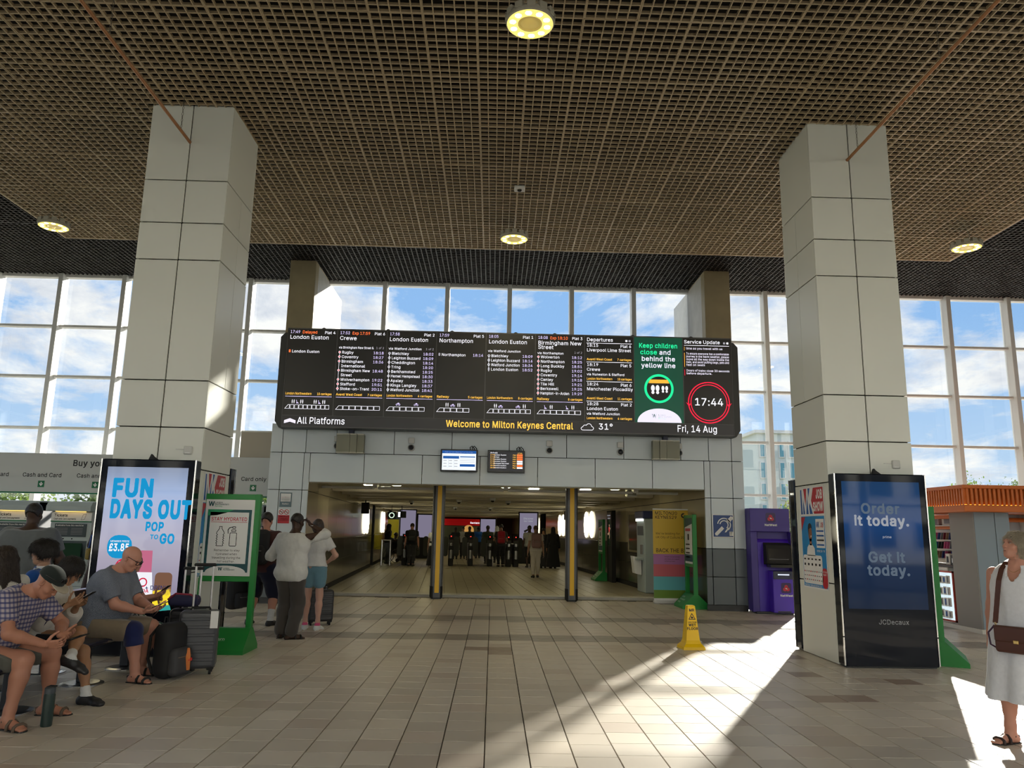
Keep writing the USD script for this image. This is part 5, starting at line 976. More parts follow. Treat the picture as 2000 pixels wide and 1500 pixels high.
for j, (y, h_, w_, m_, l) in enumerate(((.78, .17, .15, ink_black, 'dark boxed item at the pier end of the shop counter'), (.95, .20, .13, shop_white, 'white box with a clear window on the shop counter'), (1.55, .16, .12, shop_white, 'small white box on the shop counter'), (1.72, .22, .12, ink_grey, 'grey box on the shop counter'), (1.9, .26, .16, shop_white, 'white headphone box on the shop counter'))):
    q = thing('product_box', l, 'box', (8.33 + .12, 13.3 + y, 1.10)); obj('box', MB().cbox(-.07, .07, -w_ / 2, w_ / 2, 0, h_, .005), m_, q); obj('print', MB().box(-.072, -.07, -w_ / 4, w_ / 4, .04, h_ - .05), ink_black if m_ is shop_white else paper, q)
# shop front to the right of the pier
obj('side_wall', MB().box(.62, 4.4, 1.0, 1.06, .07, 2.3), M('shop_wall_grey', (.45, .45, .47), .5), t)
mb = MB().tube([(.70, .9, .3), (.70, .9, 1.86), (.76, .9, 1.93), (3.5, .9, 1.93)], .04, 8); obj('arch_frame', mb, orange, t)
q = MB(); text(q, 'MOBILISE', .84, 1.60, .10, .985, 4, 'l', .8); obj('lettering', q, Wt, t); q = MB(); text(q, 'HI', .90, 1.74, .09, .985, 4); obj('lettering', q, Yl, t)
for k in range(3): obj('wall_display', MB().box(.85, 3.2, .93, .99, .75 + .26 * k, .95 + .26 * k), EM('display_glow', (.70, .84, .92), .85), t)
for k in range(18):
    q = thing('boxed_phone_case', '%s box from the pier in the %s row of the blue lit wall' % (ORD[k % 9], ('lower', 'upper')[k // 9]), 'box', (8.33 + .93 + .13 * (k % 9), 13.3 + .90, .78 + .26 * (k // 9)), 0, 'boxes on the lit wall right of the pier'); obj('box', MB().cbox(-.045, .045, -.012, .012, 0, .14, .003), (shop_white, p_navy, ink_grey)[k % 3], q)
# ================================================================ people: one smooth surface from joints and radii
def nz_(v): v = np.asarray(v, float); return v / (np.linalg.norm(v) + 1e-12)
class Field:
    """distance field on a grid; shapes are blended in, then turned into one mesh"""
    def __init__(s, step): s.step, s.ops = step, []
    def cone(s, a, b, r0, r1=None, k=.03, flat=None): s.ops.append(('c', np.array(a, float), np.array(b, float), r0, r0 if r1 is None else r1, k)); return s
    def ell(s, c, r, R=None, k=.03, sub=False): s.ops.append(('s' if sub else 'e', np.array(c, float), np.array(r, float), np.eye(3) if R is None else np.asarray(R), 0, k)); return s
    def cut(s, p, n): s.ops.append(('p', np.array(p, float), nz_(n))); return s      # keep the side against n
    def blend(s, other, k=.03): s.ops.append(('g', other, k)); return s             # another field with cuts of its own
    def bounds(s):
        lo, hi = np.full(3, 1e9), np.full(3, -1e9)
        for o in s.ops:
            if o[0] == 'c': m = max(o[3], o[4]); lo = np.minimum(lo, np.minimum(o[1], o[2]) - m); hi = np.maximum(hi, np.maximum(o[1], o[2]) + m)
            elif o[0] == 'e': m = o[2].max(); lo = np.minimum(lo, o[1] - m); hi = np.maximum(hi, o[1] + m)
            elif o[0] == 'g': l, u = o[1].bounds(); lo, hi = np.minimum(lo, l), np.maximum(hi, u)
        return lo, hi
    def grid(s, ax, lo, h, n):
        D = np.full(n, .2, np.float32)
        for o in s.ops:
            if o[0] == 'p':
                q = ((ax[0][:, None, None] - o[1][0]) * o[2][0] + (ax[1][None, :, None] - o[1][1]) * o[2][1] + (ax[2][None, None, :] - o[1][2]) * o[2][2]).astype(np.float32); D = np.maximum(D, q); continue
            if o[0] == 'g':
                d = o[1].grid(ax, lo, h, n); e = np.maximum(o[2] - np.abs(D - d), 0) / o[2]; D = np.minimum(D, d) - e * e * o[2] * .25; continue
            k = o[5]
            if o[0] == 'c': m = max(o[3], o[4]) + k + 3 * h; a, b = np.minimum(o[1], o[2]) - m, np.maximum(o[1], o[2]) + m
            else: m = o[2].max() + k + 3 * h; a, b = o[1] - m, o[1] + m
            i0 = np.clip(((a - lo) / h).astype(int), 0, n); i1 = np.clip(((b - lo) / h).astype(int) + 2, 0, n)
            if (i1 <= i0).any(): continue
            P = np.stack(np.meshgrid(*[ax[i][i0[i]:i1[i]] for i in range(3)], indexing='ij'), -1)
            if o[0] == 'c':
                ab = o[2] - o[1]; t = np.clip(((P - o[1]) @ ab) / (ab @ ab + 1e-12), 0, 1); d = np.linalg.norm(P - o[1] - t[..., None] * ab, axis=-1) - (o[3] + (o[4] - o[3]) * t)
            else:
                q = (P - o[1]) @ o[3]; k0 = np.linalg.norm(q / o[2], axis=-1); k1 = np.linalg.norm(q / o[2] ** 2, axis=-1) + 1e-9; d = k0 * (k0 - 1) / k1
            sl = tuple(slice(i0[i], i1[i]) for i in range(3)); c = D[sl]
            if o[0] == 's': D[sl] = np.maximum(c, -d)
            else: e = np.maximum(k - np.abs(c - d), 0) / max(k, 1e-6); D[sl] = np.minimum(c, d) - e * e * k * .25
        return D
    def mesh(s, fold=0.0, fscale=14.0, seed=0, smooth=1):
        lo, hi = s.bounds(); h = s.step; lo = lo - 3 * h - .02; n = np.ceil((hi + 3 * h + .02 - lo) / h).astype(int) + 1
        ax = [lo[i] + h * np.arange(n[i]) for i in range(3)]; D = s.grid(ax, lo, h, n)
        if fold:
            P = np.stack(np.meshgrid(*ax, indexing='ij'), -1); near = np.abs(D) < fold * 3 + 2 * h
            D[near] += (meshkit.fbm(P[near] * (fscale, fscale, fscale * .55), 2, seed) - .5).astype(np.float32) * 2 * fold
        v, f = nets(D, lo, h)
        if smooth and len(v):
            t = trimesh.Trimesh(v, f, process=False); trimesh.smoothing.filter_taubin(t, lamb=.5, nu=.53, iterations=4 * smooth); v = np.array(t.vertices)
        return v, f
def nets(D, lo, h):
    ins = D < 0; c = [ins[a:ins.shape[0] - 1 + a, b:ins.shape[1] - 1 + b, e:ins.shape[2] - 1 + e] for a in (0, 1) for b in (0, 1) for e in (0, 1)]
    cnt = sum(x.astype(np.int8) for x in c); act = (cnt > 0) & (cnt < 8); idx = np.full(act.shape, -1, np.int64); I = np.argwhere(act); idx[act] = np.arange(len(I))
    val = np.stack([D[I[:, 0] + a, I[:, 1] + b, I[:, 2] + e] for a in (0, 1) for b in (0, 1) for e in (0, 1)], 1)
    corner = np.array([(a, b, e) for a in (0, 1) for b in (0, 1) for e in (0, 1)], float); acc = np.zeros((len(I), 3)); w = np.zeros(len(I))
    for i in range(8):
        for j in range(i + 1, 8):
            if np.abs(corner[i] - corner[j]).sum() == 1:
                x = (val[:, i] < 0) != (val[:, j] < 0); t = val[x, i] / (val[x, i] - val[x, j]); acc[x] += corner[i] + t[:, None] * (corner[j] - corner[i]); w[x] += 1
    v = lo + h * (I + acc / w[:, None]); F = []
    for d in range(3):
        u, q = (d + 1) % 3, (d + 2) % 3; s0 = [slice(None)] * 3; s1 = [slice(None)] * 3; s0[d] = slice(0, -1); s1[d] = slice(1, None)
        A, B = ins[tuple(s0)], ins[tuple(s1)]; E = np.argwhere(A != B); E = E[(E[:, u] > 0) & (E[:, q] > 0) & (E[:, u] < D.shape[u] - 1) & (E[:, q] < D.shape[q] - 1)]
        if not len(E): continue
        def at(du, dq): k = E.copy(); k[:, u] -= du; k[:, q] -= dq; return idx[k[:, 0], k[:, 1], k[:, 2]]
        qd = np.stack([at(1, 1), at(0, 1), at(0, 0), at(1, 0)], 1); fl = ~A[E[:, 0], E[:, 1], E[:, 2]]; qd[fl] = qd[fl][:, ::-1]; F.append(qd)
    F = np.vstack(F); return v, np.vstack([F[:, [0, 1, 2]], F[:, [0, 2, 3]]])

def bend(a, b, l0, l1, pole):
    """middle joint of a two-bone limb from a to b, bent towards pole"""
    a, b = np.asarray(a, float), np.asarray(b, float); d = b - a; L = np.linalg.norm(d); L2 = min(L, (l0 + l1) * .995); u = d / (L + 1e-9)
    x = (l0 * l0 - l1 * l1 + L2 * L2) / (2 * L2); y = math.sqrt(max(l0 * l0 - x * x, 1e-6)); p = np.asarray(pole, float); p = nz_(p - u * (p @ u)); return a + u * x + p * y
def hand(F, wrist, dirn, palm, side, curl=.5, s=1.0, spread=.1):
    """palm and five jointed fingers; dirn runs to the fingertips, palm is the way the palm faces, side +1 when the thumb lies along dirn x palm"""
    f = nz_(dirn); n = nz_(np.asarray(palm, float) - f * (np.asarray(palm, float) @ f)); x = np.cross(f, n) * side; w = np.asarray(wrist, float)
    for u in (-.028, -.009, .010, .028): F.cone(w + f * .012 * s + x * u * .7 * s, w + f * .088 * s + x * u * s, .0125 * s, .0115 * s, .008)
    for j, (u, L) in enumerate(((.030, .070), (.010, .080), (-.011, .074), (-.030, .058))):
        p = w + f * .088 * s + x * u * s; a = 0.0; d0 = nz_(f + x * spread * u * 20)
        for q, (fr, r) in enumerate(((.45, .0092), (.32, .0084), (.23, .0076))):
            a += curl * (.75, 1.0, .8)[q]; dd = d0 * math.cos(a) + n * math.sin(a); e = p + dd * L * fr * s; F.cone(p, e, r * s, r * .94 * s, .004); p = e
    p = w + f * .028 * s + x * .030 * s; d1 = nz_(f * .55 + x * .75 + n * .35)
    for fr, r in ((.040, .0125), (.032, .0100), (.026, .0086)): e = p + d1 * fr * s; F.cone(p, e, r * s, r * .92 * s, .006); p = e; d1 = nz_(d1 + f * .5 * 1 + n * curl * .4)
skin_tones = {}
def skin(name, c): return M('skin_' + name, c, .48, var=.05, scale=9, spec=.35)
eye_w, eye_d, lip_m = M('eye_white', (.38, .36, .34), .25), M('eye_dark', (.02, .013, .01), .15), M('lip', (.32, .12, .09), .45)
class Fig:
    """a person: local +x forward, +y to the left, z up, feet at z = 0"""
    def __init__(s, label, loc, rz, H=1.75, step=.010, build=1.0, sex='m'):
        s.t = thing('person', label, 'person', loc, rz); s.k = H / 1.75; s.step, s.b, s.sex = step, build, sex; s.J = {}
    def pose(s, pel=(0, 0, .93), lean=(2, 4, 8), turn=0, head=(0, 0), hands=None, elbow=None, feet=None, knee=None, hipw=.088, shw=.185, sh_up=(0, 0), roll=0):
        """lean: degrees forward of waist, chest and neck; head: pitch down, yaw left, in degrees; hands, feet: targets right then left"""
        k, J = s.k, s.J; P = np.array(pel, float); J['pel'] = P; dirs = lambda a: np.array([math.sin(math.radians(a)), 0, math.cos(math.radians(a))])
        cz, sz = math.cos(math.radians(turn)), math.sin(math.radians(turn)); s.left = np.array([-sz, cz, 0.0]); s.fwd = np.array([cz, sz, 0.0])
        rd = lambda v: np.array([v[0] * cz - v[1] * sz, v[0] * sz + v[1] * cz, v[2]])
        J['waist'] = P + dirs(lean[0]) * .17 * k; J['chest'] = J['waist'] + rd(dirs(lean[1])) * .20 * k; J['top'] = J['chest'] + rd(dirs(lean[1] + 3)) * .145 * k; J['neck'] = J['top'] + rd(dirs(lean[2])) * .035 * k
        s.cf = rd(np.array([math.cos(math.radians(lean[1])), 0, -math.sin(math.radians(lean[1]))]))
        hp, hy = math.radians(head[0]), math.radians(head[1] + turn); ff = np.array([math.cos(hp) * math.cos(hy), math.cos(hp) * math.sin(hy), -math.sin(hp)]); hl = np.array([-math.sin(hy), math.cos(hy), 0.0]); hu = np.cross(ff, hl)
        s.R = np.stack([ff, hl, hu], 1); J['head'] = J['neck'] + rd(dirs(lean[2])) * .075 * k + hu * .085 * k + ff * .012 * k
        for i, sg in ((0, -1), (1, 1)):
            J['hip', i] = P + np.array([0, sg * hipw * k * s.b ** .5, -.03 * k]); J['sh', i] = J['top'] + s.left * sg * shw * k * s.b ** .6 - dirs(lean[1]) * .05 * k + np.array([0, 0, sh_up[i]])
            ft = np.array(feet[i] if feet else (0, sg * .1 * k, 0), float); J['ank', i] = ft + np.array([0, 0, .075 * k])
            J['knee', i] = bend(J['hip', i], J['ank', i], .43 * k, .42 * k, knee[i] if knee else (1, sg * .1, .2))
            hd = np.array(hands[i] if hands else (.05, sg * .28 * k, .82 * k), float); J['wr', i] = hd; J['el', i] = bend(J['sh', i], hd, .29 * k, .255 * k, elbow[i] if elbow else (-1, sg * .3, -.2))
        return s
    def torso(s, F, g=0.0, k=.06, hips=True, belly=0.0, chest=0.0):
        J, c, b = s.J, s.k, s.b; L = s.left; fem = s.sex == 'f'
        if hips: F.cone(J['hip', 0] + (0, 0, .02), J['hip', 1] + (0, 0, .02), .112 * c * b + g, k=k).cone(J['pel'] - s.left * .05, J['pel'] + s.left * .05, .118 * c * b + g, k=k)
        ww = (.055 if fem else .075) * c * b; F.cone(J['waist'] - L * ww, J['waist'] + L * ww, (.098 if fem else .108) * c * b + g, k=k)
        cw = (.075 if fem else .095) * c * b; F.cone(J['chest'] - L * cw, J['chest'] + L * cw, (.108 if fem else .118) * c * b + g, k=k); F.cone(J['pel'], J['waist'], .11 * c * b + g, .10 * c * b + g, k).cone(J['waist'], J['chest'], .10 * c * b + g, .11 * c * b + g, k)
        F.cone(J['sh', 0] * .72 + J['sh', 1] * .28, J['sh', 1] * .72 + J['sh', 0] * .28, .062 * c + g, k=k).cone(J['chest'], J['top'], .11 * c + g, .075 * c + g, k); F.cone(J['top'], J['neck'] + s.R[:, 2] * .02, .066 * c + g * .6, .055 * c + g * .3, .04)
        if belly: F.ell(J['waist'] + s.fwd * (.06 + .3 * belly) - (0, 0, .02), (.12 + belly * .6 + g, .15 * b + g, .15 + g), k=.08)
        if chest: F.cone(J['chest'] + s.cf * .07 - L * .07 * c, J['chest'] + s.cf * .07 + L * .07 * c, (.045 + chest) * c + g, k=.06)
    def arm(s, F, i, g=0.0, t0=0.0, t1=2.0, k=.03):
        """t runs 0 shoulder, 1 elbow, 2 wrist"""
        J, c, b = s.J, s.k, s.b ** .5; a, e, w = J['sh', i], J['el', i], J['wr', i]; R = lambda t: ((.052 - .012 * t) if t < 1 else (.0425 - .0145 * (t - 1))) * c * b
        pt = lambda t: a + (e - a) * t if t <= 1 else e + (w - e) * (t - 1)
        cuts = [t0] + ([1.0] if t0 < 1 < t1 else []) + ([1.3] if t1 > 1.3 and t0 < 1.3 else []) + [t1]
        rr = lambda t: R(t) + (.003 * c if abs(t - 1.3) < .01 else 0) + g
        for u, v in zip(cuts[:-1], cuts[1:]): F.cone(pt(u), pt(v), rr(u), rr(v), k)
        return pt(t1), nz_(pt(t1) - pt(max(t1 - .1, 0)))
    def leg(s, F, i, g=0.0, t0=0.0, t1=2.0, k=.035, flare=0.0):
        J, c, b = s.J, s.k, s.b ** .6; a, e, w = J['hip', i], J['knee', i], J['ank', i]; back = -nz_(np.cross(np.cross(e - a, w - e), w - e) + 1e-6 * s.fwd)
        pt = lambda t: a + (e - a) * t if t <= 1 else e + (w - e) * (t - 1)
        R = lambda t: (np.interp(t, [0, .25, .85, 1, 1.3, 1.85, 2], [.098, .088, .060, .058, .056, .036, .037]) * c * b)
        ts = [t0] + [q for q in (.25, .85, 1.0, 1.3, 1.85) if t0 < q < t1] + [t1]
        for u, v in zip(ts[:-1], ts[1:]): F.cone(pt(u), pt(v), R(u) + g + flare * u, R(v) + g + flare * v, k)
        if t1 > 1.4 and g < .03: q = pt(1.3) - s.calf(i) * .012 * c; F.cone(q, pt(1.55) - s.calf(i) * .006 * c, .05 * c * b + g, .042 * c * b + g, .03)
        return pt(t1), nz_(pt(t1) - pt(t1 - .1))
    def calf(s, i): d = nz_(s.J['ank', i] - s.J['knee', i]); f = s.fdir(i); return nz_(f - d * (f @ d))
    def fdir(s, i): return s.fd[i] if hasattr(s, 'fd') else nz_(s.fwd + (0, (-.15, .15)[i], 0))
    def foot(s, F, i, g=0.0, k=.02, sole=None):
        c = s.k; a = s.J['ank', i]; f = s.fdir(i); dn = np.array([0, 0, -1.0]) if abs(f[2]) < .2 else nz_(np.cross(np.cross(f, (0, 0, -1.0)), f)); sd = np.cross(f, dn)
        heel = a - f * .045 * c + dn * .042 * c; ball = a + f * .125 * c + dn * .050 * c; F.cone(a, heel, .036 * c + g, .033 * c + g, k).cone(a + dn * .01, ball, .036 * c + g, .024 * c + g, .03).cone(heel, ball, .031 * c + g, .024 * c + g, k)
        F.cone(ball - sd * .022 * c, ball + sd * .022 * c, .023 * c + g, k=k)
        for u, L in ((-.030, .060), (-.013, .066), (.002, .062), (.016, .054), (.029, .044)): F.cone(ball + sd * u * c, ball + sd * u * c * 1.05 + f * L * c + dn * .010 * c, .0125 * c + g, .0105 * c + g, .008)
        return heel, ball, f, dn, sd
    def head_(s, F, detail=True):
        c, R, h = s.k, s.R, s.J['head']; P = lambda x, y, z: h + R @ (np.array([x, y, z]) * c)
        F.ell(P(-.012, 0, .025), np.array([.098, .077, .090]) * c, R, .02).ell(P(.022, 0, -.035), np.array([.072, .062, .085]) * c, R, .03).cone(P(.045, 0, -.09), P(.062, 0, -.098), .030 * c, .024 * c, .03).cone(P(.0, -.042, -.068), P(.055, -.014, -.10), .022 * c, .018 * c, .025).cone(P(.0, .042, -.068), P(.055, .014, -.10), .022 * c, .018 * c, .025)
        F.cone(s.J['neck'], P(-.02, 0, -.05), .056 * c, .054 * c, .03)
        if detail:
            F.cone(P(.082, 0, .012), P(.103, 0, -.030), .008 * c, .0115 * c, .016).ell(P(.102, -.010, -.034), np.array([.010, .009, .008]) * c, R, .006).ell(P(.102, .010, -.034), np.array([.010, .009, .008]) * c, R, .006)
            F.cone(P(.080, -.040, .024), P(.087, .0, .022), .010 * c, .010 * c, .015).cone(P(.080, .040, .024), P(.087, 0, .022), .010 * c, .010 * c, .015)
            F.cone(P(.078, -.02, -.066), P(.088, 0, -.063), .008 * c, .009 * c, .01).cone(P(.078, .02, -.066), P(.088, 0, -.063), .008 * c, .009 * c, .01).cone(P(.078, -.016, -.076), P(.078, .016, -.076), .009 * c, k=.01)
            for sg in (-1, 1):
                F.ell(P(.084, sg * .032, .004), np.array([.012, .015, .010]) * c, R, sub=True, k=.01); F.ell(P(.055, sg * .045, -.03), np.array([.022, .02, .022]) * c, R, .02)
                F.ell(P(-.010, sg * .078, -.008), np.array([.020, .010, .032]) * c, R, .008).ell(P(-.006, sg * .088, -.006), np.array([.010, .006, .018]) * c, R, sub=True, k=.01)
    def face(s, brow=None, lid=None):
        c, R, h = s.k, s.R, s.J['head']; P = lambda x, y, z: h + R @ (np.array([x, y, z]) * c)
        for sg in (-1, 1):
            e = trimesh.creation.icosphere(2, .0115 * c); obj('eye', MB().add(np.array(e.vertices) + P(.0725, sg * .032, .003), e.faces), eye_w, s.t, True)
            e = trimesh.creation.icosphere(1, .0074 * c); obj('iris', MB().add(np.array(e.vertices) * .9 + P(.0782, sg * .032, .003), e.faces), eye_d, s.t, True)
            if brow is not None: obj('eyebrow', MB().tube([P(.083, sg * .014, .024), P(.086, sg * .032, .031), P(.074, sg * .052, .026)], [.003 * c, .0042 * c, .002 * c], 6), brow, s.t, True)
            obj('eyelid', MB().tube([P(.081, sg * .017, .008), P(.0845, sg * .032, .0115), P(.077, sg * .047, .006)], .0046 * c, 6), lid or lip_m, s.t, True)
        obj('mouth', MB().tube([P(.082, -.023, -.071), P(.0945, -.008, -.069), P(.0945, .008, -.069), P(.082, .023, -.071)], [.0015, .0048 * c, .0048 * c, .0015], 8), lip_m, s.t, True)
    def body(s, sk, hands=None, detail=True, feet=True, fine=.0042, legs=True, hand_s=1.0):
        """skin: one surface for the body; head and hands are worked finer and set into it"""
        F = Field(s.step); s.torso(F)
        for i in (0, 1):
            s.arm(F, i)
            if legs: s.leg(F, i)
            if feet: s.foot(F, i)
        F.cone(s.J['neck'], s.J['neck'] + s.R[:, 2] * .05, .05 * s.k, .05 * s.k)
        if not detail:
            s.head_(F, False)
            for i in (0, 1): w = s.J['wr', i]; d = nz_(w - s.J['el', i]); hand(F, w, d, -s.left * (1 if i else -1), 1, .4, s.k)
            return obj('body', F.mesh(), sk, s.t, True)
        V, Fc = F.mesh(); parts = [(V, Fc)]
        G = Field(fine); s.head_(G); G.cut(s.J['neck'] - s.R[:, 2] * .03, -(s.R[:, 2])); parts.append(G.mesh())
        for i in (0, 1):
            w = s.J['wr', i]; d0 = nz_(w - s.J['el', i]); hs = (hands or {}).get(i, {}); G = Field(fine); G.cone(w - d0 * .03, w + d0 * .015, .0285 * s.k, .026 * s.k, .02)
            hand(G, w + d0 * .005, hs.get('dir', d0), hs.get('palm', -s.left * (1 if i else -1)), hs.get('side', 1), hs.get('curl', .45), s.k * hand_s, hs.get('spread', .1)); parts.append(G.mesh())
        n, VV, FF = 0, [], []
        for v, f in parts: VV.append(v); FF.append(f + n); n += len(v)
        return obj('body', (np.vstack(VV), np.vstack(FF)), sk, s.t, True)
    def shirt(s, m, name='shirt', sleeve=.62, g=.016, sg=.022, hem=-.06, fold=.006, collar=True, belly=0.0, chest=0.0, seed=1, neck=.0, step=None, sleeves=(0, 1)):
        J = s.J; F = Field(step or s.step); s.torso(F, g, belly=belly, chest=chest); ax = nz_(J['waist'] - J['pel']); F.cut(J['pel'] + ax * hem, -ax); F.cut(J['neck'] + s.R[:, 2] * 0 + nz_(J['neck'] - J['top']) * (.0 + neck), nz_(J['neck'] - J['top']) - s.cf * .35)
        for i in sleeves:
            if sleeve <= 0: continue
            G = Field(F.step); p, d = s.arm(G, i, sg, 0, sleeve, .03); G.cut(p - d * .01, d); F.blend(G, .035)
        return obj(name, F.mesh(fold, 12, seed), m, s.t, True)
    def legwear(s, m, name='trousers', t1=1.9, g=.016, flare=0.0, fold=.006, top=.07, seed=5, step=None, skirt=None):
        J = s.J; F = Field(step or s.step); c = s.k
        F.cone(J['hip', 0] + (0, 0, .02), J['hip', 1] + (0, 0, .02), .116 * c * s.b + g * .5, k=.06).cone(J['pel'], J['waist'], .118 * c * s.b + g * .4, .104 * c * s.b + g * .3, .05)
        ends = []
        for i in (0, 1): ends.append(s.leg(F, i, g, 0, t1, .04, flare))
        ax = nz_(J['waist'] - J['pel']); F.cut(J['pel'] + ax * top, ax); V, Fc = F.mesh(fold, 10, seed)
        return obj(name, (V, Fc), m, s.t, True)
    def shoes(s, m, name='shoe', g=.006, sole=None, socks=None, sock_t=1.8, step=.008):
        for i in (0, 1):
            if socks is not None: F = Field(step); s.leg(F, i, .005, sock_t, 2.0, .02); s.foot(F, i, .003); F.cut(s.J['knee', i] + (s.J['ank', i] - s.J['knee', i]) * (sock_t - 1), nz_(s.J['knee', i] - s.J['ank', i])); obj('sock', F.mesh(), socks, s.t, True)
            F = Field(step); heel, ball, f, dn, sd = s.foot(F, i, g + (.004 if socks is not None else 0)); F.cut(s.J['ank', i] - dn * .005, -dn); F.cut(ball + dn * .034 * s.k, dn); q = obj(name, F.mesh(), m, s.t, True)
            if sole is not None: s.sole(i, sole, q)
    def sole(s, i, m, parent=None, th=.022, w=1.0):
        F = Field(.008); heel, ball, f, dn, sd = s.foot(F, i, 0); c = s.k; b0 = heel + dn * .026 * c; pts = []
        L = [(-.035, .026), (-.02, .034), (.05, .033), (.12, .043), (.19, .045), (.225, .036), (.245, .015)]
        out = [b0 + f * x * c + sd * y * c * w for x, y in L] + [b0 + f * x * c - sd * y * c * w for x, y in reversed(L)]; n = len(out)
        v = out + [p + dn * th * c for p in out]; fc = [(0, k, k + 1) for k in range(1, n - 1)] + [(n, n + k + 1, n + k) for k in range(1, n - 1)]; q = []
        for k in range(n): j = (k + 1) % n; q += [(k, n + k, n + j), (k, n + j, j)]
        return obj('sole', (np.array(v), np.array(fc + q)), m, parent if parent is not None else s.t)
    def collar(s, m, r=.066, h=.03):
        F = Field(.006); g, k = s.J['neck'], s.k; ax = nz_(s.J['neck'] - s.J['top'] + s.R[:, 2] * .03); F.cone(g - s.left * .014 - ax * .05, g + s.left * .014 - ax * .05, (r + .012) * k, k=.02).cone(g - ax * .05, g + ax * .05, (r + .012) * k, r * .93 * k, .01); F.cut(g + ax * .014 + s.cf * .0, ax + s.cf * .25); F.cut(g - ax * h, -ax); F.ell(g + s.cf * .075 - ax * .01, (.03, .022, .05), sub=True); obj('collar', F.mesh(), m, s.t, True)
    def sandals(s, m, sole_m):
        for i in (0, 1):
            F = Field(.01); heel, ball, f, dn, sd = s.foot(F, i, 0); c = s.k; q = s.sole(i, sole_m, None, .024, 1.08)
            def strap(p, w0, up_, r=.010): obj('sandal_strap', MB().tube([p - sd * w0 + dn * .022, p - sd * w0 * .95 - dn * up_ * .4, p - sd * w0 * .45 - dn * up_, p + sd * w0 * .45 - dn * up_, p + sd * w0 * .95 - dn * up_ * .4, p + sd * w0 + dn * .022], r * c, 7), m, s.t, True)
            strap(ball + f * .012 * c, .050 * c, .024 * c, .013); strap(ball - f * .065 * c, .046 * c, .042 * c, .012)
            a = s.J['ank', i]; obj('sandal_strap', MB().tube([ball - f * .065 * c - dn * .035 * c, a + f * .042 * c + dn * .005, a + sd * .040 * c + dn * .012, a - f * .043 * c + dn * .015, a - sd * .040 * c + dn * .012, a + f * .042 * c + dn * .005], .011 * c, 7), m, s.t, True)
            obj('sandal_heel', MB().tube([heel - f * .032 * c + dn * .02, heel - f * .036 * c - dn * .02 * c, a - f * .043 * c + dn * .015], .013 * c, 7), m, s.t, True)
    def hair(s, m, kind='short', step=.006, seed=2, vol=.012, strands=0):
        c, R, h = s.k, s.R, s.J['head']; P = lambda x, y, z: h + R @ (np.array([x, y, z]) * c); F = Field(step)
        F.ell(P(-.018, 0, .030), (np.array([.100, .079, .092]) + vol) * c, R, .02)
        if kind == 'bob': F.ell(P(-.03, 0, -.02), (np.array([.075, .085, .10]) + vol) * c, R, .03)
        if kind == 'fringe': F.ell(P(.02, 0, .045), (np.array([.085, .080, .060]) + vol) * c, R, .02); F.ell(P(-.04, 0, -.02), (np.array([.06, .075, .07]) + vol) * c, R, .03)
        if kind == 'long':
            for y in (-.06, -.02, .02, .06): F.cone(P(-.06, y, .0), P(-.115, y * 1.25, -.30), .046 * c, .034 * c, .03)
        if kind == 'hijab': F.ell(P(-.005, 0, .0), (np.array([.11, .095, .135])) * c, R, .03); F.cone(P(-.03, 0, -.08), s.J['top'] - (0, 0, .04), .09 * c, .16 * c, .06)
        # clear the face, and the cheeks in front of the ears
        F.ell(P(.078, 0, -.052), np.array([.062, .125, .072]) * c, R, sub=True)
        F.ell(P(.085, 0, -.045), np.array([.075, .072, .075 if kind in ('fringe',) else .095]) * c, R, sub=True) if kind != 'none' else None
        if kind == 'short': F.cut(P(.0, 0, -.055), -(R[:, 2] + R[:, 0] * .55))
        if kind == 'fringe': F.cut(P(.0, 0, -.06), -(R[:, 2] + R[:, 0] * .25))
        v, f = F.mesh({'hijab': .003, 'fringe': .0075}.get(kind, .005), {'hijab': 12, 'fringe': 34}.get(kind, 40), seed)
        q = obj('hair' if kind != 'hijab' else 'headscarf', (v, f), m, s.t, True)
        if strands: s.strands(v, f, m, P(-.035, 0, .12), strands, seed)
        return q
    def strands(s, v, f, m, crown, n, seed):
        g = np.random.default_rng(seed); t = trimesh.Trimesh(v, f, process=False); a = t.area_faces; i = g.choice(len(f), n, p=a / a.sum()); w = g.dirichlet((1, 1, 1), n); p = (v[f[i]] * w[:, :, None]).sum(1); nn = t.face_normals[i]
        d = p - crown; d += g.normal(size=d.shape) * .025 - np.array((0, 0, .06)); d -= nn * (d * nn).sum(1, keepdims=True); d /= np.linalg.norm(d, axis=1, keepdims=True) + 1e-9; L = (g.uniform(.025, .06, n) * s.k)[:, None]
        pts = np.stack([p - nn * .002, p + d * L * .5 + nn * .0035, p + d * L + nn * g.uniform(-.002, .006, n)[:, None]], 1).reshape(-1, 3)
        c = UsdGeom.BasisCurves.Define(stage, path_for('hair_strands', s.t)); c.CreateTypeAttr('linear'); c.CreatePointsAttr(Vt.Vec3fArray.FromNumpy(pts.astype(np.float32))); c.CreateCurveVertexCountsAttr(Vt.IntArray([3] * n)); c.CreateWidthsAttr(Vt.FloatArray([.0022, .0020, .0006] * n)); c.SetWidthsInterpolation('vertex'); UsdShade.MaterialBindingAPI.Apply(c.GetPrim()).Bind(m); put(c.GetPrim(), kind='stuff')
def fabric(name, c, rough=.85, var=.06, scale=30.0, **k): return M('cloth_' + name, c, rough, var=var, scale=scale, bump=.0008, bscale=400.0, sheen=.2, spec=.25, **k)
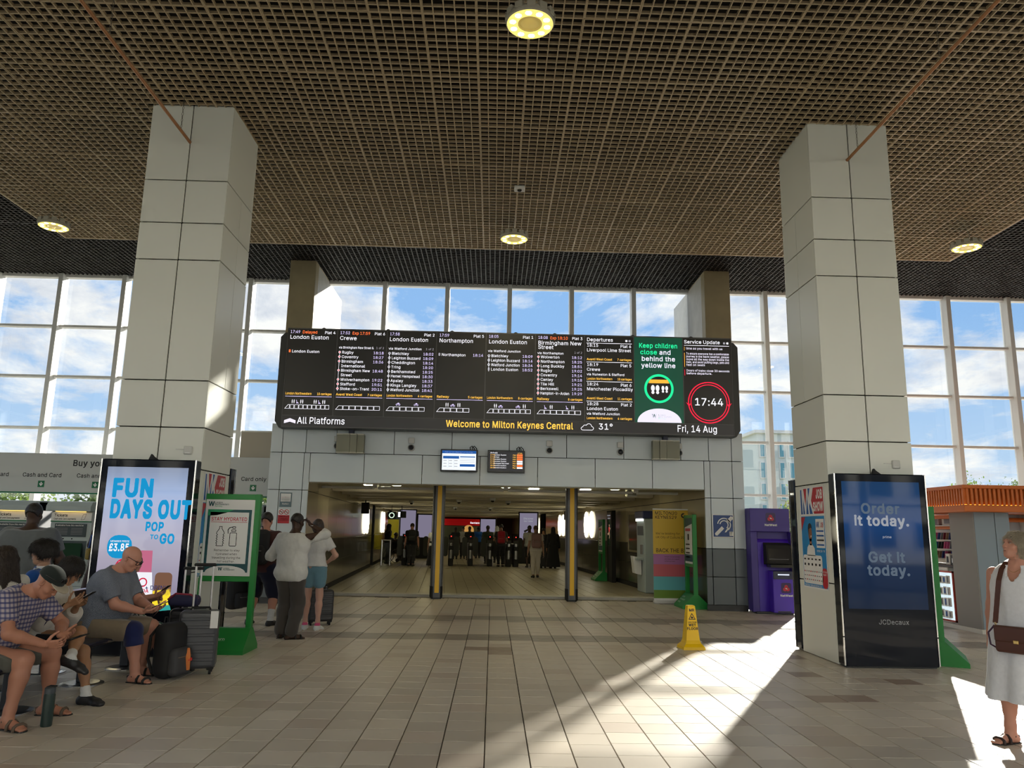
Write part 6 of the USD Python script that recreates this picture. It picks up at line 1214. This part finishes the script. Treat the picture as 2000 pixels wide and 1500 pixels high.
# ---------------------------------------------------------------- who is there
hair_black, hair_dark, hair_grey = (M(n, c, .5, var=.2, scale=25, bump=.006, bscale=90.0) for n, c in (('hair_black', (.012, .009, .008)), ('hair_dark_brown', (.03, .018, .012)), ('hair_grey_blond', (.36, .31, .24))))
sk_pink, sk_ruddy, sk_tan, sk_fair, sk_brown, sk_olive = skin('pink', (.52, .25, .18)), skin('ruddy', (.44, .20, .13)), skin('tan', (.36, .185, .10)), skin('fair', (.52, .30, .23)), skin('brown', (.055, .028, .018)), skin('olive', (.36, .20, .13))
blk, white_c, off_white = fabric('black', (.010, .010, .012)), fabric('white', (.62, .62, .62)), fabric('off_white', (.58, .55, .50))
rub = M('rubber_dark', (.03, .03, .03), .7)
def plaid():
    n = 'cloth_checked'
    # checks woven into the cloth: two crossing sets of blue stripes on pale pink grey
    nodes = {'t': ('texture_coordinate', {}), 's': ('separate_xyz', {}), 'p': ('principled_bsdf', {'roughness': .85, 'specular_ior_level': .2})}; links = [('t.object', 's.vector')]
    def band(key, axis, period, width):
        nodes.update({key + 'a': ('math', {'math_type': 'multiply', 'value2': 1 / period}), key + 'f': ('math', {'math_type': 'fraction'}), key + 'l': ('math', {'math_type': 'less_than', 'value2': width})})
        links.extend([(axis, key + 'a.value1'), (key + 'a.value', key + 'f.value1'), (key + 'f.value', key + 'l.value1')])
    nodes['d'] = ('math', {'math_type': 'add'}); links += [('s.x', 'd.value1'), ('s.y', 'd.value2')]
    band('u', 'd.value', .042, .42); band('v', 's.z', .036, .42)
    nodes['m1'] = ('mix', {'color1': (.42, .36, .38), 'color2': (.09, .10, .22)}); nodes['h'] = ('math', {'math_type': 'multiply', 'value2': .75}); nodes['m2'] = ('mix', {'color2': (.035, .045, .15)}); nodes['h2'] = ('math', {'math_type': 'multiply', 'value2': .75})
    links += [('ul.value', 'h.value1'), ('h.value', 'm1.fac'), ('m1.color', 'm2.color1'), ('vl.value', 'h2.value1'), ('h2.value', 'm2.fac'), ('m2.color', 'p.base_color')]
    _mats[n] = usdkit.material(stage, '/World/Looks/' + n, nodes, links, surface='p.BSDF'); return _mats[n]
def dots(n, c1, c2, scale, lo=.48, hi=.52):
    _mats[n] = usdkit.material(stage, '/World/Looks/' + n, {'t': ('texture_coordinate', {}), 'n': ('noise_texture', {'scale': scale, 'detail': 1.0}), 'r': ('rgb_ramp', {'ramp': [(lo, c1), (hi, c2)]}), 'p': ('principled_bsdf', {'roughness': .85, 'specular_ior_level': .2})}, [('t.object', 'n.vector'), ('n.fac', 'r.fac'), ('r.color', 'p.base_color')], surface='p.BSDF'); return _mats[n]
def device(label, loc, rz, tilt, w=.075, l=.15, lit=None, name='phone', roll=0):
    t = thing(name, label, name, loc, rz); R = trimesh.transformations.rotation_matrix(math.radians(tilt), (0, 1, 0)) @ trimesh.transformations.rotation_matrix(math.radians(roll), (1, 0, 0))
    obj('case', MB().tm(chamfer(-l / 2, l / 2, -w / 2, w / 2, -.005, .004, .004)).move(R), black, t); obj('screen', MB().box(-l / 2 + .006, l / 2 - .006, -w / 2 + .004, w / 2 - .004, .004, .0048).move(R), lit or M('screen_off', (.01, .012, .02), .08), t); return t

# the man in the checked shirt
f = Fig('person in a blue checked shirt and dark cap, bent over a tablet', (-4.10, 6.64, 0), -3, 1.80, .009, 1.12)
f.pose(pel=(0, 0, .55), lean=(16, 40, 62), head=(47, 0), hands=[(.575, -.17, .625), (.545, .085, .665)], elbow=[(.1, -.8, -.6), (.2, .8, -.5)], feet=[(.405, -.235, 0), (.415, .245, 0)], knee=[(1, -.05, .5), (1, .1, .5)], hipw=.1)
f.fd = [nz_((1, -.35, 0)), nz_((1, .1, 0))]
f.body(sk_ruddy, hands={0: dict(dir=(1, .25, .0), palm=(.1, .8, .5), side=1, curl=.6), 1: dict(dir=(1, -.25, -.05), palm=(0, -.6, .8), side=-1, curl=.55)}); f.face()
f.shirt(plaid(), sleeve=.74, g=.022, sg=.030, fold=.008, belly=.05, hem=-.03); f.collar(_mats['cloth_checked']); f.legwear(fabric('shorts_olive_grey', (.10, .10, .085)), 'shorts', .72, .024, .012); f.sandals(M('sandal_taupe', (.12, .085, .06), .8), rub)
c, h, R = f.k, f.J['head'], f.R
F = Field(.006); F.ell(h + R @ np.array((-.012, 0, .032)) * c, np.array((.112, .092, .098)) * c, R, .01); F.cut(h + R @ np.array((0, 0, .028)) * c, -(R[:, 2] - R[:, 0] * .22)); obj('cap', F.mesh(), fabric('cap_dark_green', (.014, .020, .018)), f.t, True)
b = MB(); pts = [(.085 + .075 * math.cos(a), .085 * math.sin(a)) for a in np.linspace(-1.45, 1.45, 13)]; b.prism([(.05, -.08)] + pts + [(.05, .08)], .040, .047, 'xy'); b.v = [h + (v * c) @ R.T for v in b.v]; obj('cap_brim', b, fabric('brim_beige', (.42, .36, .27)), f.t, label='beige brim of the cap')
b = MB(); CC, CR3 = np.array((-.012, 0, .032)), np.array((.112, .092, .098))
def on_cap(p): q = np.array(p, float) - CC; return h + R @ (CC + q * 1.05 / np.linalg.norm(q / CR3)) * c
for sg in (-1, 1): b.tube([on_cap(p) for p in ((.085, sg * .045, .09), (.055, sg * .075, .08), (-.03, sg * .096, .055))], .004, 6); b.tube([on_cap(p) for p in ((.088, sg * .010, .112), (.084, sg * .030, .120), (.094, sg * .045, .098), (.102, sg * .020, .085), (.088, sg * .010, .112))], .006, 6)
obj('sunglasses', b, M('glasses_black', (.01, .01, .012), .15), f.t, True); put(f.t.GetChild('sunglasses'), 'dark sunglasses pushed up on the cap')
device('dark tablet held over the knees by the man in the checked shirt', (-3.365, 6.585, .655), -4, -20, .12, .17, None, 'tablet')
# the girl with crossed legs
f = Fig('person in white top and black shorts, one leg crossed, holding a phone', (-4.06, 7.28, 0), 0, 1.62, .009, .95, 'f')
f.pose(pel=(0, 0, .545), lean=(4, 16, 40), head=(38, 0), hands=[(.275, -.09, .845), (.28, .08, .83)], elbow=[(-.3, -.6, -.8), (-.3, .6, -.8)], feet=[(.50, -.36, .375), (.50, -.02, 0)], knee=[(1, .35, .35), (1, .1, .35)]); f.fd = [nz_((.93, .12, -.38)), nz_((1, -.25, 0))]
f.body(sk_tan, hands={0: dict(dir=(.85, .2, .45), palm=(-.3, .7, .4), side=1, curl=.5), 1: dict(dir=(.85, -.2, .4), palm=(-.3, -.7, .4), side=-1, curl=.5)}); f.face(); f.hair(hair_black, 'bob', vol=.014, strands=2500)
f.shirt(off_white, 'blouse', 1.62, .02, .035, fold=.011, hem=.02); f.legwear(blk, 'shorts', .62, .02, .01); f.shoes(M('shoe_black', (.015, .015, .018), .5), socks=white_c, sock_t=1.78)
obj('bracelet', MB().tube([f.J['wr', 0] + (f.J['el', 0] - f.J['wr', 0]) * .12 + np.array((.0, .033 * math.cos(a), .033 * math.sin(a))) for a in np.linspace(0, 2 * math.pi, 13)], .006, 6), black, f.t, True)
device('white phone in the hands of the girl with crossed legs', (-3.665, 7.28, .92), 4, -32, .075, .15, EM('phone_white', (.7, .7, .72), .6))
# the bald man
f = Fig('person with bald head, glasses and grey patterned shirt, seated looking down at a phone', (-4.06, 8.44, 0), -4, 1.80, .009, 1.28)
f.pose(pel=(0, 0, .55), lean=(3, 15, 46), head=(30, 0), hands=[(.47, -.11, .685), (.475, .10, .70)], elbow=[(-.3, -.5, -.9), (-.3, .5, -.9)], feet=[(.50, -.17, 0), (.36, .20, 0)], knee=[(1, -.15, .35), (1, .15, .4)], hipw=.1); f.fd = [nz_((1, -.25, 0)), nz_((1, .15, 0))]
f.body(sk_pink, hands={0: dict(dir=(1, .22, .05), palm=(0, .45, .9), side=1, curl=.4), 1: dict(dir=(1, -.3, 0), palm=(0, -.45, .9), side=-1, curl=.4)}); f.face(M('brow_pale', (.3, .17, .12), .6))
f.shirt(dots('cloth_speckled_grey', (.10, .115, .165), (.24, .265, .32), 260, .40, .60), sleeve=.82, g=.020, sg=.034, belly=.10, fold=.008, hem=-.05); f.legwear(fabric('khaki', (.235, .185, .13)), 'shorts', .84, .028, .012)
F = Field(.008); p, d = f.leg(F, 0, .018, .78, 1.36); F.cut(f.J['hip', 0] + (f.J['knee', 0] - f.J['hip', 0]) * .84, nz_(f.J['hip', 0] - f.J['knee', 0])); F.cut(p - d * .01, d); obj('knee_brace', F.mesh(.003, 14, 4), fabric('brace_navy', (.012, .018, .085)), f.t, True, label='navy blue knee brace on the near leg')
f.sandals(M('sandal_black', (.012, .012, .013), .7), rub); c, h, R = f.k, f.J['head'], f.R; b = MB()
for sg in (-1, 1): b.tube([h + R @ np.array(p) * c for p in ((.098, sg * .05, .012), (.0, sg * .083, .016), (-.02, sg * .082, .0))], .0032, 6); b.tube([h + R @ np.array(p) * c for p in ((.112, sg * .012, .014), (.104, sg * .052, .018), (.098, sg * .052, -.018), (.108, sg * .018, -.020), (.112, sg * .012, .014))], .0036, 6)
obj('glasses', b, M('glasses_black', (.01, .01, .012), .15), f.t, True); f.collar(_mats['cloth_speckled_grey'])
device('phone with a bright warm screen in the hands of the bald man', (-3.475, 8.44, .745), 8, -20, .075, .15, EM('phone_warm', (1, .75, .3), 1.6))
# the person behind the bald man
f = Fig('person mostly hidden behind the bald man, in white leaf-print shorts', (-4.20, 9.06, 0), 0, 1.60, .010, 1.0)
f.pose(pel=(.10, 0, .51), lean=(-30, 2, 16), head=(30, 0), hands=[(.42, -.07, .78), (.38, .10, .74)], elbow=[(-.3, -.7, -.8), (-.3, .7, -.8)], feet=[(.78, -.10, 0), (.72, .2, 0)], knee=[(1, -.1, .4), (1, .2, .4)])
f.body(sk_pink, hands={0: dict(dir=(.9, 0, .35), palm=(-.2, .5, .7), side=1, curl=.6)}, fine=.005); f.hair(hair_dark, 'short'); f.shirt(dots('cloth_black_white', (.02, .02, .02), (.5, .5, .48), 22, .49, .51), sleeve=.5); f.legwear(dots('cloth_leaf_print', (.03, .14, .08), (.62, .62, .58), 16, .40, .43), 'shorts', .92, .03, .015); f.shoes(rub)
device('blue phone held up behind the bald man', (-3.68, 9.00, .85), 0, -38, .075, .15, M('phone_blue', (.02, .03, .2), .3))
# the far side of the benches
f = Fig('person in a blue football shirt with thick black fringe, seated facing left', (-4.70, 8.42, 0), 180, 1.72, .009, .9)
f.pose(pel=(0, 0, .56), lean=(0, 2, 6), head=(0, 20), hands=[(.35, -.1, .62), (.35, .1, .62)], elbow=[(-.3, -.6, -.8), (-.3, .6, -.8)], feet=[(.45, -.1, 0), (.45, .12, 0)], knee=[(1, -.1, .4), (1, .1, .4)])
f.body(sk_olive); f.face(hair_black); f.hair(hair_black, 'fringe', vol=.026, strands=3000); jersey = fabric('jersey_blue', (.012, .075, .30)); f.shirt(jersey, 'football_shirt', .7, .018, .03); f.legwear(blk, 'shorts', .9, .02); f.shoes(rub, socks=white_c)
F = Field(.006); g_ = f.J['neck']; F.cone(g_ - f.left * .04 - f.cf * .012, g_ + f.left * .04 - f.cf * .012, .058, k=.02); F.cut(g_ + f.R[:, 2] * .02, f.R[:, 2]); F.cut(g_ - f.R[:, 2] * .012, -f.R[:, 2]); obj('collar', F.mesh(), white_c, f.t, True)
for sg in (-1, 1): p, d = f.J['sh', 0 if sg < 0 else 1], f.J['el', 0 if sg < 0 else 1]; obj('sleeve_stripe', MB().tube([f.J['neck'] + f.left * sg * .06 + np.array((0, 0, -.005)), p + np.array((0, 0, .082)), p + (d - p) * .45 + f.left * sg * .078], .007, 6), white_c, f.t, True)
f = Fig('person with long dark hair seen from behind, seated facing away', (-4.68, 7.72, 0), 150, 1.64, .009, .95, 'f')
f.pose(pel=(0, 0, .55), lean=(2, 4, 8), head=(5, 10), hands=[(.30, -.1, .66), (.12, .10, 1.05)], elbow=[(-.3, -.6, -.8), (.2, .9, -.5)], feet=[(.45, -.1, 0), (.45, .12, 0)], knee=[(1, -.1, .4), (1, .1, .4)])
f.body(sk_tan); f.face(); f.hair(hair_dark, 'long', vol=.016, strands=3000); f.shirt(off_white, 'blouse', .5, .018, .03); f.legwear(fabric('denim_dark', (.03, .04, .08)), 'trousers', 1.9, .018); f.shoes(rub)
f = Fig('person in a white top bending over at the left edge of the picture', (-4.68, 7.06, 0), 165, 1.66, .009, 1.0)
f.pose(pel=(0, 0, .55), lean=(10, 24, 50), head=(40, 0), hands=[(.45, -.1, .66), (.45, .1, .66)], elbow=[(-.3, -.6, -.8), (-.3, .6, -.8)], feet=[(.45, -.1, 0), (.45, .12, 0)], knee=[(1, -.1, .4), (1, .1, .4)])
f.body(sk_tan); f.hair(hair_black, 'short'); f.shirt(off_white, sleeve=.6, g=.02); f.legwear(blk, 'trousers', 1.9); f.shoes(rub)
# standing figures on the left
f = Fig('person in a grey T-shirt standing with back to us by ticket machines', (-5.50, 9.4, 0), 92, 1.82, .010, 1.45)
f.pose(hands=[(.26, -.24, 1.02), (.24, .30, 1.02)], elbow=[(-.6, -.8, -.3), (-.6, .8, -.3)], lean=(1, 3, 8), head=(8, 0)); f.body(sk_brown, fine=.006); f.hair(hair_black, 'short', vol=.006); f.shirt(fabric('tshirt_grey', (.105, .115, .12)), sleeve=.75, g=.024, sg=.034, hem=-.12, fold=.009); f.legwear(fabric('shorts_teal', (.02, .05, .055)), 'shorts', .98, .03, .01); f.shoes(rub, socks=white_c)
f = Fig('person in black with a yellow shoulder bag, half hidden by the snack advert', (-7.62, 15.55, 0), 90, 1.68, .013, 1.1, 'f')
f.pose(hands=[(.35, -.15, 1.05), (.3, .2, 1.0)], elbow=[(-.4, -.8, -.4), (-.4, .8, -.4)]); f.body(sk_brown, detail=False); f.hair(hair_black, 'bob', .01); f.shirt(fabric('black_maroon', (.02, .008, .010)), 'coat', 1.7, .03, .03, hem=-.5)
F = Field(.015); F.cone(f.J['pel'] - (0, .06, 0), f.J['pel'] - (0, .12, .62), .15, .2, .05).cone(f.J['pel'] + (0, .06, 0), f.J['pel'] + (0, .12, -.62), .15, .2, .05); F.cut((0, 0, .26), (0, 0, -1)); obj('skirt', F.mesh(.01, 8, 3), _mats['cloth_black_maroon'], f.t, True); f.shoes(rub)
obj('shoulder_bag', MB().tm(rbox(-.1, .12, .20, .30, .86, 1.08, .035)), M('bag_yellow', (.20, .14, .02), .5), f.t, 40); obj('bag_strap', MB().tube([(-.02, .27, 1.05), (-.06, .22, 1.32), (.0, -.1, 1.44)], .02, 6), M('strap_blue', (.03, .08, .30), .6), f.t)
f = Fig('person in maroon T-shirt and navy shorts behind the green stand', (-3.74, 12.92, 0), 84, 1.82, .011, 1.2)
f.pose(feet=[(0, -.20, 0), (.08, .19, 0)], hands=[(.22, -.2, 1.05), (.02, .36, .84)], elbow=[(-.6, -.8, -.3), (-.8, .4, -.2)], lean=(1, 3, 8), head=(10, 0)); f.body(sk_pink, fine=.006); f.hair(hair_black, 'short', vol=.01); f.shirt(fabric('tshirt_maroon', (.055, .018, .018)), sleeve=.7, g=.022, sg=.03, hem=-.1); f.legwear(fabric('shorts_navy', (.008, .010, .030)), 'shorts', 1.0, .035, .012); f.shoes(M('shoe_black', (.015, .015, .018), .5), socks=white_c, sock_t=1.6)
def worn_pack(label, f, m, h=.46, w=.30, d=.17, panel=None, rz=None):
    p = f.J['top'] - f.cf * (.13 + d / 2) * f.k; M4 = np.array(UsdGeom.Xformable(f.t).ComputeLocalToWorldTransform(Usd.TimeCode.Default())).T; q = M4 @ np.array([*p, 1.0]); rz_ = math.degrees(math.atan2(M4[1, 0], M4[0, 0])) + 90
    return backpack(label, (q[0], q[1], q[2] - h + .04), rz_ + 180 if rz is None else rz, m, h, w, d, panel)
worn_pack('black backpack on the back of the queuing man in maroon', f, bag_black, .56, .34, .2)
backpack('black holdall hanging from the hand of the queuing man', (-4.14, 12.98, .24), 70, bag_black, .50, .40, .26)
# the couple
f = Fig('person in a loose white shirt and grey-brown trousers, arm round the girl in white', (-2.90, 11.48, 0), 80, 1.77, .010, 1.05)
f.pose(feet=[(-.05, -.08, 0), (.04, .12, 0)], hands=[(.22, -.16, 1.60), (.22, .22, 1.02)], elbow=[(.15, -1, -.6), (-.6, .8, -.2)], lean=(1, 5, 14), head=(8, -18), sh_up=(.02, 0)); f.fd = [nz_((.6, -.8, 0)), nz_((.9, .2, 0))]
f.body(sk_brown, hands={0: dict(dir=(.2, .5, .5), palm=(.2, .8, 0), side=-1, curl=.5)}, fine=.006); f.hair(hair_black, 'short', vol=.004); f.shirt(fabric('shirt_white_linen', (.60, .60, .59)), sleeve=1.3, g=.034, sg=.032, fold=.014, hem=-.14); f.collar(_mats['cloth_shirt_white_linen']); f.legwear(fabric('trousers_grey_brown', (.062, .054, .050)), 'trousers', 1.93, .022, .012, fold=.009); f.sandals(M('sandal_black', (.012, .012, .013), .7), rub)
obj('bracelet', MB().tube([f.J['wr', 0] + (f.J['el', 0] - f.J['wr', 0]) * .1 + .032 * np.array((math.cos(a), math.sin(a), 0)) for a in np.linspace(0, 2 * math.pi, 13)], .005, 6), hand_m, f.t, True)
f = Fig('person in a white T-shirt and pale denim shorts beside the man in the white shirt', (-2.78, 12.45, 0), 90, 1.60, .010, .95, 'f')
f.pose(feet=[(-.02, -.10, 0), (.05, .11, 0)], hands=[(.16, -.16, 1.02), (.2, .1, 1.1)], elbow=[(-.5, -1, -.3), (-.4, .8, -.4)], head=(5, 20)); f.body(sk_fair, fine=.006); f.hair(hair_dark, 'bob', vol=.015); f.shirt(white_c, sleeve=.62, g=.022, sg=.03, hem=.03); f.legwear(fabric('denim_pale', (.13, .25, .32)), 'shorts', .48, .022, .02); f.shoes(M('shoe_white', (.6, .62, .6), .5), sole=M('sole_gum', (.45, .25, .16), .7), socks=M('sock_pink', (.6, .08, .2), .8), sock_t=1.88)
suitcase('black suitcase at the feet of the girl in pale denim shorts', (-2.80, 13.12, 0), 20, .40, .26, .50, M('suitcase_black', (.02, .02, .024), .4), .05)
# the woman in white
f = Fig('person in a white sleeveless dress with a brown bag, looking up, at the right edge', (4.31, 6.34, 0), 216, 1.63, .009, 1.12, 'f')
f.pose(pel=(0, 0, .87), feet=[(.12, -.13, 0), (-.02, .12, 0)], hands=[(-.02, -.27, .80), (.05, .27, .78)], elbow=[(-1, -.25, -.1), (-1, .25, -.1)], lean=(0, 2, 4), head=(-14, -33)); f.fd = [nz_((1, -.35, 0)), nz_((1, .2, 0))]
f.body(sk_pink); f.face(M('brow_pale', (.3, .17, .12), .6)); f.hair(hair_grey, 'bob', vol=.008, strands=3500)
F = Field(.009); f.torso(F, .020, chest=.012); P = f.J['pel']
for a in np.linspace(0, 2 * math.pi, 9)[:-1]: F.cone(P + (.03 * math.cos(a), .10 * math.sin(a), .28), (.03 + .17 * math.cos(a), .25 * math.sin(a), .28), .105, .085, .06)
for i in (0, 1): F.ell(f.J['sh', i] + f.left * (-.045, .045)[i] - (0, 0, .03), (.08, .05, .10), sub=True)
F.ell(f.J['neck'] + f.cf * .085 - (0, 0, .055), (.07, .05, .125), k=.01, sub=True); F.cut(f.J['neck'] - (0, 0, .006), (0, 0, 1)); F.cut((0, 0, .325), (0, 0, -1)); obj('dress', F.mesh(.008, 9, 8), fabric('dress_white', (.70, .71, .76)), f.t, True)
f.sandals(M('sandal_dark_brown', (.03, .012, .01), .5), rub); br = M('leather_brown', (.075, .022, .012), .45)
obj('necklace', MB().tube([f.J['neck'] + f.left * u - f.cf * (-.055 - .035 * (1 - (u / .06) ** 2)) - np.array((0, 0, .01 + .05 * (1 - (u / .06) ** 2))) for u in np.linspace(-.06, .06, 9)], .002, 5), M('gold', (.8, .55, .2), .25, 1.0), f.t)
M4 = np.array(UsdGeom.Xformable(f.t).ComputeLocalToWorldTransform(Usd.TimeCode.Default())).T
t = thing('handbag', 'dark brown leather crossbody bag worn by the woman in white', 'bag', (*(M4 @ np.array([.235, .03, 0, 1]))[:2], .70), 216)
obj('body', MB().tm(rbox(-.035, .035, -.16, .16, 0, .20, .022)).move(np.eye(4)), br, t, 40); obj('flap', MB().tm(rbox(-.02, .042, -.158, .158, .08, .205, .015)), br, t, 40); obj('clasp', MB().tm(rbox(.04, .05, -.02, .02, .075, .105, .005)), M('gold', (.8, .55, .2), .25, 1.0), t)
for y in (-.15, .15): obj('strap_ring', MB().tube([(.0 + .012 * math.cos(a), y, .215 + .012 * math.sin(a)) for a in np.linspace(0, 2 * math.pi, 9)], .003, 5), M('gold', (.8, .55, .2), .25, 1.0), t)
def ribbon(pts, w, th, nrm):
    pts = [np.array(p, float) for p in pts]; mb = MB(); v = []
    for i, p in enumerate(pts):
        d = nz_(pts[min(i + 1, len(pts) - 1)] - pts[max(i - 1, 0)]); n = nz_(nrm[i]); s_ = np.cross(d, n) * w; v += [p - s_, p + s_, p + s_ + n * th, p - s_ + n * th]
    fc = [(4 * i + a, 4 * i + b, 4 * i + 4 + b, 4 * i + 4 + a) for i in range(len(pts) - 1) for a, b in ((0, 1), (1, 2), (2, 3), (3, 0))]; return mb.add(v, fc)
ch, tp = f.J['chest'][2] - .70, f.J['top'][2] - .70
obj('strap', ribbon([(.0, -.15, .22), (-.03, -.145, .32), (-.055, -.135, .44), (-.065, -.12, .55), (-.10, -.105, .64), (-.185, -.095, tp + .045), (-.26, -.085, tp + .07), (-.34, -.05, tp)], .019, .006, [(1, 0, .1)] * 4 + [(.9, 0, .4), (.6, 0, .8), (0, 0, 1), (-.6, 0, .8)]), br, t)
obj('wrist_loop', MB().tube([(.0, -.16, .20), (.0, -.21, .14), (.0, -.20, .05), (.0, -.16, .03)], .007, 6), M('loop_purple', (.05, .015, .06), .5), t)
# the shop keeper
f = Fig('person with dark hair and beard sitting behind the shop counter', (9.02, 14.72, 0), 178, 1.72, .011)
f.pose(pel=(0, 0, .52), lean=(4, 8, 16), head=(12, -10), hands=[(.3, -.1, .8), (.3, .1, .8)], elbow=[(-.3, -.6, -.8), (-.3, .6, -.8)], feet=[(.3, -.1, 0), (.3, .12, 0)], knee=[(1, -.1, .4), (1, .1, .4)]); f.body(sk_olive, fine=.006); f.face(hair_black); f.hair(hair_black, 'short', vol=.01); f.shirt(blk, sleeve=.6); f.legwear(blk, 'trousers', 1.9); f.shoes(rub)
F = Field(.007); h, R = f.J['head'], f.R; F.ell(h + R @ np.array((.045, 0, -.085)), (.045, .055, .042), R); F.ell(h + R @ np.array((.085, 0, -.068)), (.02, .03, .012), R, sub=True); obj('beard', F.mesh(.003, 60, 3), hair_black, f.t, True)
t = thing('stool', 'black stool under the shop keeper', 'stool', (9.04, 14.72, 0)); obj('seat', MB().lathe([(0, .36), (.17, .37), (.18, .40), (.17, .425), (0, .43)], 20), seat_m, t); obj('stem', MB().cyl((0, 0, .02), (0, 0, .36), .025), chrome, t); obj('foot', MB().lathe([(.2, 0), (.2, .015), (0, .03)], 20), chrome, t)

# ---------------------------------------------------------------- people in the passage
def walker(label, x, y, H, top, legs, sk, hair, hk='short', rz=93.6, sex='m', sleeve=.6, t1=1.9, hem=-.06, stride=.0, skirt=None, scarf=None, build=1.0, hands=None):
    f = Fig(label, (x, y, 0), rz, H, .018, build, sex); k = f.k
    f.pose(feet=[(stride, -.08, 0), (-stride, .09, 0)], hands=hands); f.body(sk, detail=False)
    if scarf is not None: f.hair(scarf, 'hijab', .014)
    elif hair is not None: f.hair(hair, hk, .011)
    f.shirt(top, 'robe' if skirt == 'robe' else 'shirt', sleeve, .022, .026, hem=hem, fold=.005)
    if skirt:
        F = Field(.018); P = f.J['pel']
        for sg in (-1, 1): F.cone(P + (0, sg * .05, .1), (0, sg * .12, .1), .14 * k, .2 * k, .06)
        F.cut((0, 0, .06 if skirt != 'skirt' else .12), (0, 0, -1)); F.cut(P + (0, 0, .16), (0, 0, 1)); obj('skirt', F.mesh(.008, 8, 2), legs, f.t, True)
    else: f.legwear(legs, 'trousers' if t1 > 1.5 else 'shorts', t1, .018)
    f.shoes(rub, step=.012); return f
drk, navy_c, red_c, cream_c = fabric('charcoal', (.03, .03, .033)), fabric('navy', (.012, .015, .04)), fabric('red', (.25, .01, .02)), fabric('cream', (.55, .50, .42))
f = walker('person in cream clothes with a dusty pink backpack walking away down the passage', 1.50, 26.9, 1.72, cream_c, cream_c, sk_olive, M('hair_auburn', (.09, .035, .02), .5), stride=.10, t1=1.85, sex='f'); worn_pack('dusty pink backpack on the woman in cream', f, M('bag_dusty_pink', (.26, .15, .14), .8), .5, .34, .18)
walker('person in a black robe and headscarf waiting right of the gates', 2.62, 33.6, 1.70, blk, blk, sk_tan, None, sleeve=1.9, skirt='robe', scarf=blk, sex='f'); walker('person in dark robe half hidden beside the person in black robe', 2.22, 33.9, 1.58, drk, drk, sk_tan, hair_black, sleeve=1.9, skirt='robe', sex='f')
walker('person in a pale shirt and black shorts near the gates', 1.62, 34.1, 1.80, fabric('grey_white', (.36, .37, .36)), blk, sk_brown, hair_black, t1=1.05); f = walker('person with a red backpack going through a ticket gate', .38, 34.3, 1.86, drk, blk, sk_olive, hair_black, hands=[(.3, -.2, 1.1), (.3, .25, 1.1)]); worn_pack('red and black backpack at the ticket gate', f, red_c, .55, .34, .2)
f = walker('person in black with a black backpack at the leftmost gate', -3.45, 33.6, 1.80, blk, drk, sk_pink, hair_dark, build=1.1); worn_pack('black backpack at the leftmost gate', f, bag_black, .5, .34, .2)
walker('person in a white top and long black skirt behind the left striped post', -2.36, 31.8, 1.56, white_c, blk, sk_olive, hair_dark, 'bob', skirt='skirt', sex='f'); walker('person in black hooded clothes standing at the left passage wall', -4.72, 35.3, 1.72, blk, blk, sk_brown, None, sleeve=1.9, scarf=blk, rz=20, hands=[(.28, -.1, 1.05), (.28, .1, 1.05)])
walker('person in a bright blue shirt beyond the gates', -.80, 44, 1.70, fabric('bright_blue', (.015, .10, .42)), drk, sk_brown, hair_black); walker('person in a white shirt beyond the gates, facing us', -1.62, 43, 1.62, white_c, drk, sk_olive, hair_black, rz=-86); walker('person in black with a red bag beyond the gates', -1.20, 41, 1.66, blk, blk, sk_brown, hair_black); walker('person in dark clothes beyond the gates, left of the white shirt', -1.98, 42, 1.58, drk, drk, sk_brown, hair_black)
walker('person in dark green with a bag at the middle gate', -.22, 37.2, 1.76, fabric('dark_green', (.025, .035, .02)), blk, sk_brown, hair_black); walker('person in a white hood beyond the gates', .22, 38.5, 1.72, white_c, drk, sk_tan, None, scarf=white_c); walker('person in a white shirt far beyond the left gates', -4.55, 47, 1.72, white_c, drk, sk_olive, hair_black)
f = Fig('person in dark clothes in a wheelchair left of the gates', (-4.62, 36.8, 0), 40, 1.7, .018); f.pose(pel=(0, 0, .56), lean=(4, 8, 15), head=(10, 0), hands=[(.25, -.15, .7), (.25, .15, .7)], elbow=[(-.3, -.6, -.8), (-.3, .6, -.8)], feet=[(.5, -.1, .1), (.5, .12, .1)], knee=[(1, -.1, .4), (1, .1, .4)]); f.body(sk_brown, detail=False); f.hair(hair_black, 'short', .011); f.shirt(blk, sleeve=1.6); f.legwear(drk, 'trousers', 1.9); f.shoes(rub)
t = thing('wheelchair', 'black wheelchair left of the gates', 'wheelchair', (-4.62, 36.8, 0), 40)
for y in (-.3, .3): obj('wheel', MB().tube([(-.05 + .29 * math.cos(a), y, .30 + .29 * math.sin(a)) for a in np.linspace(0, 2 * math.pi, 25)], .015, 6), rub, t); obj('caster', MB().cyl((.38, y * .8 - .015, .08), (.38, y * .8 + .015, .08), .08), rub, t); obj('frame', MB().tube([(.42, y * .85, .12), (.36, y * .85, .43), (-.2, y * .85, .43), (-.26, y * .85, .95)], .014, 6), dark_metal, t)
obj('seat', MB().cbox(-.2, .3, -.24, .24, .40, .44, .01), black, t); obj('back', MB().prism([(-.2, .46), (-.22, .46), (-.28, .92), (-.26, .92)], -.24, .24, 'xz'), black, t)
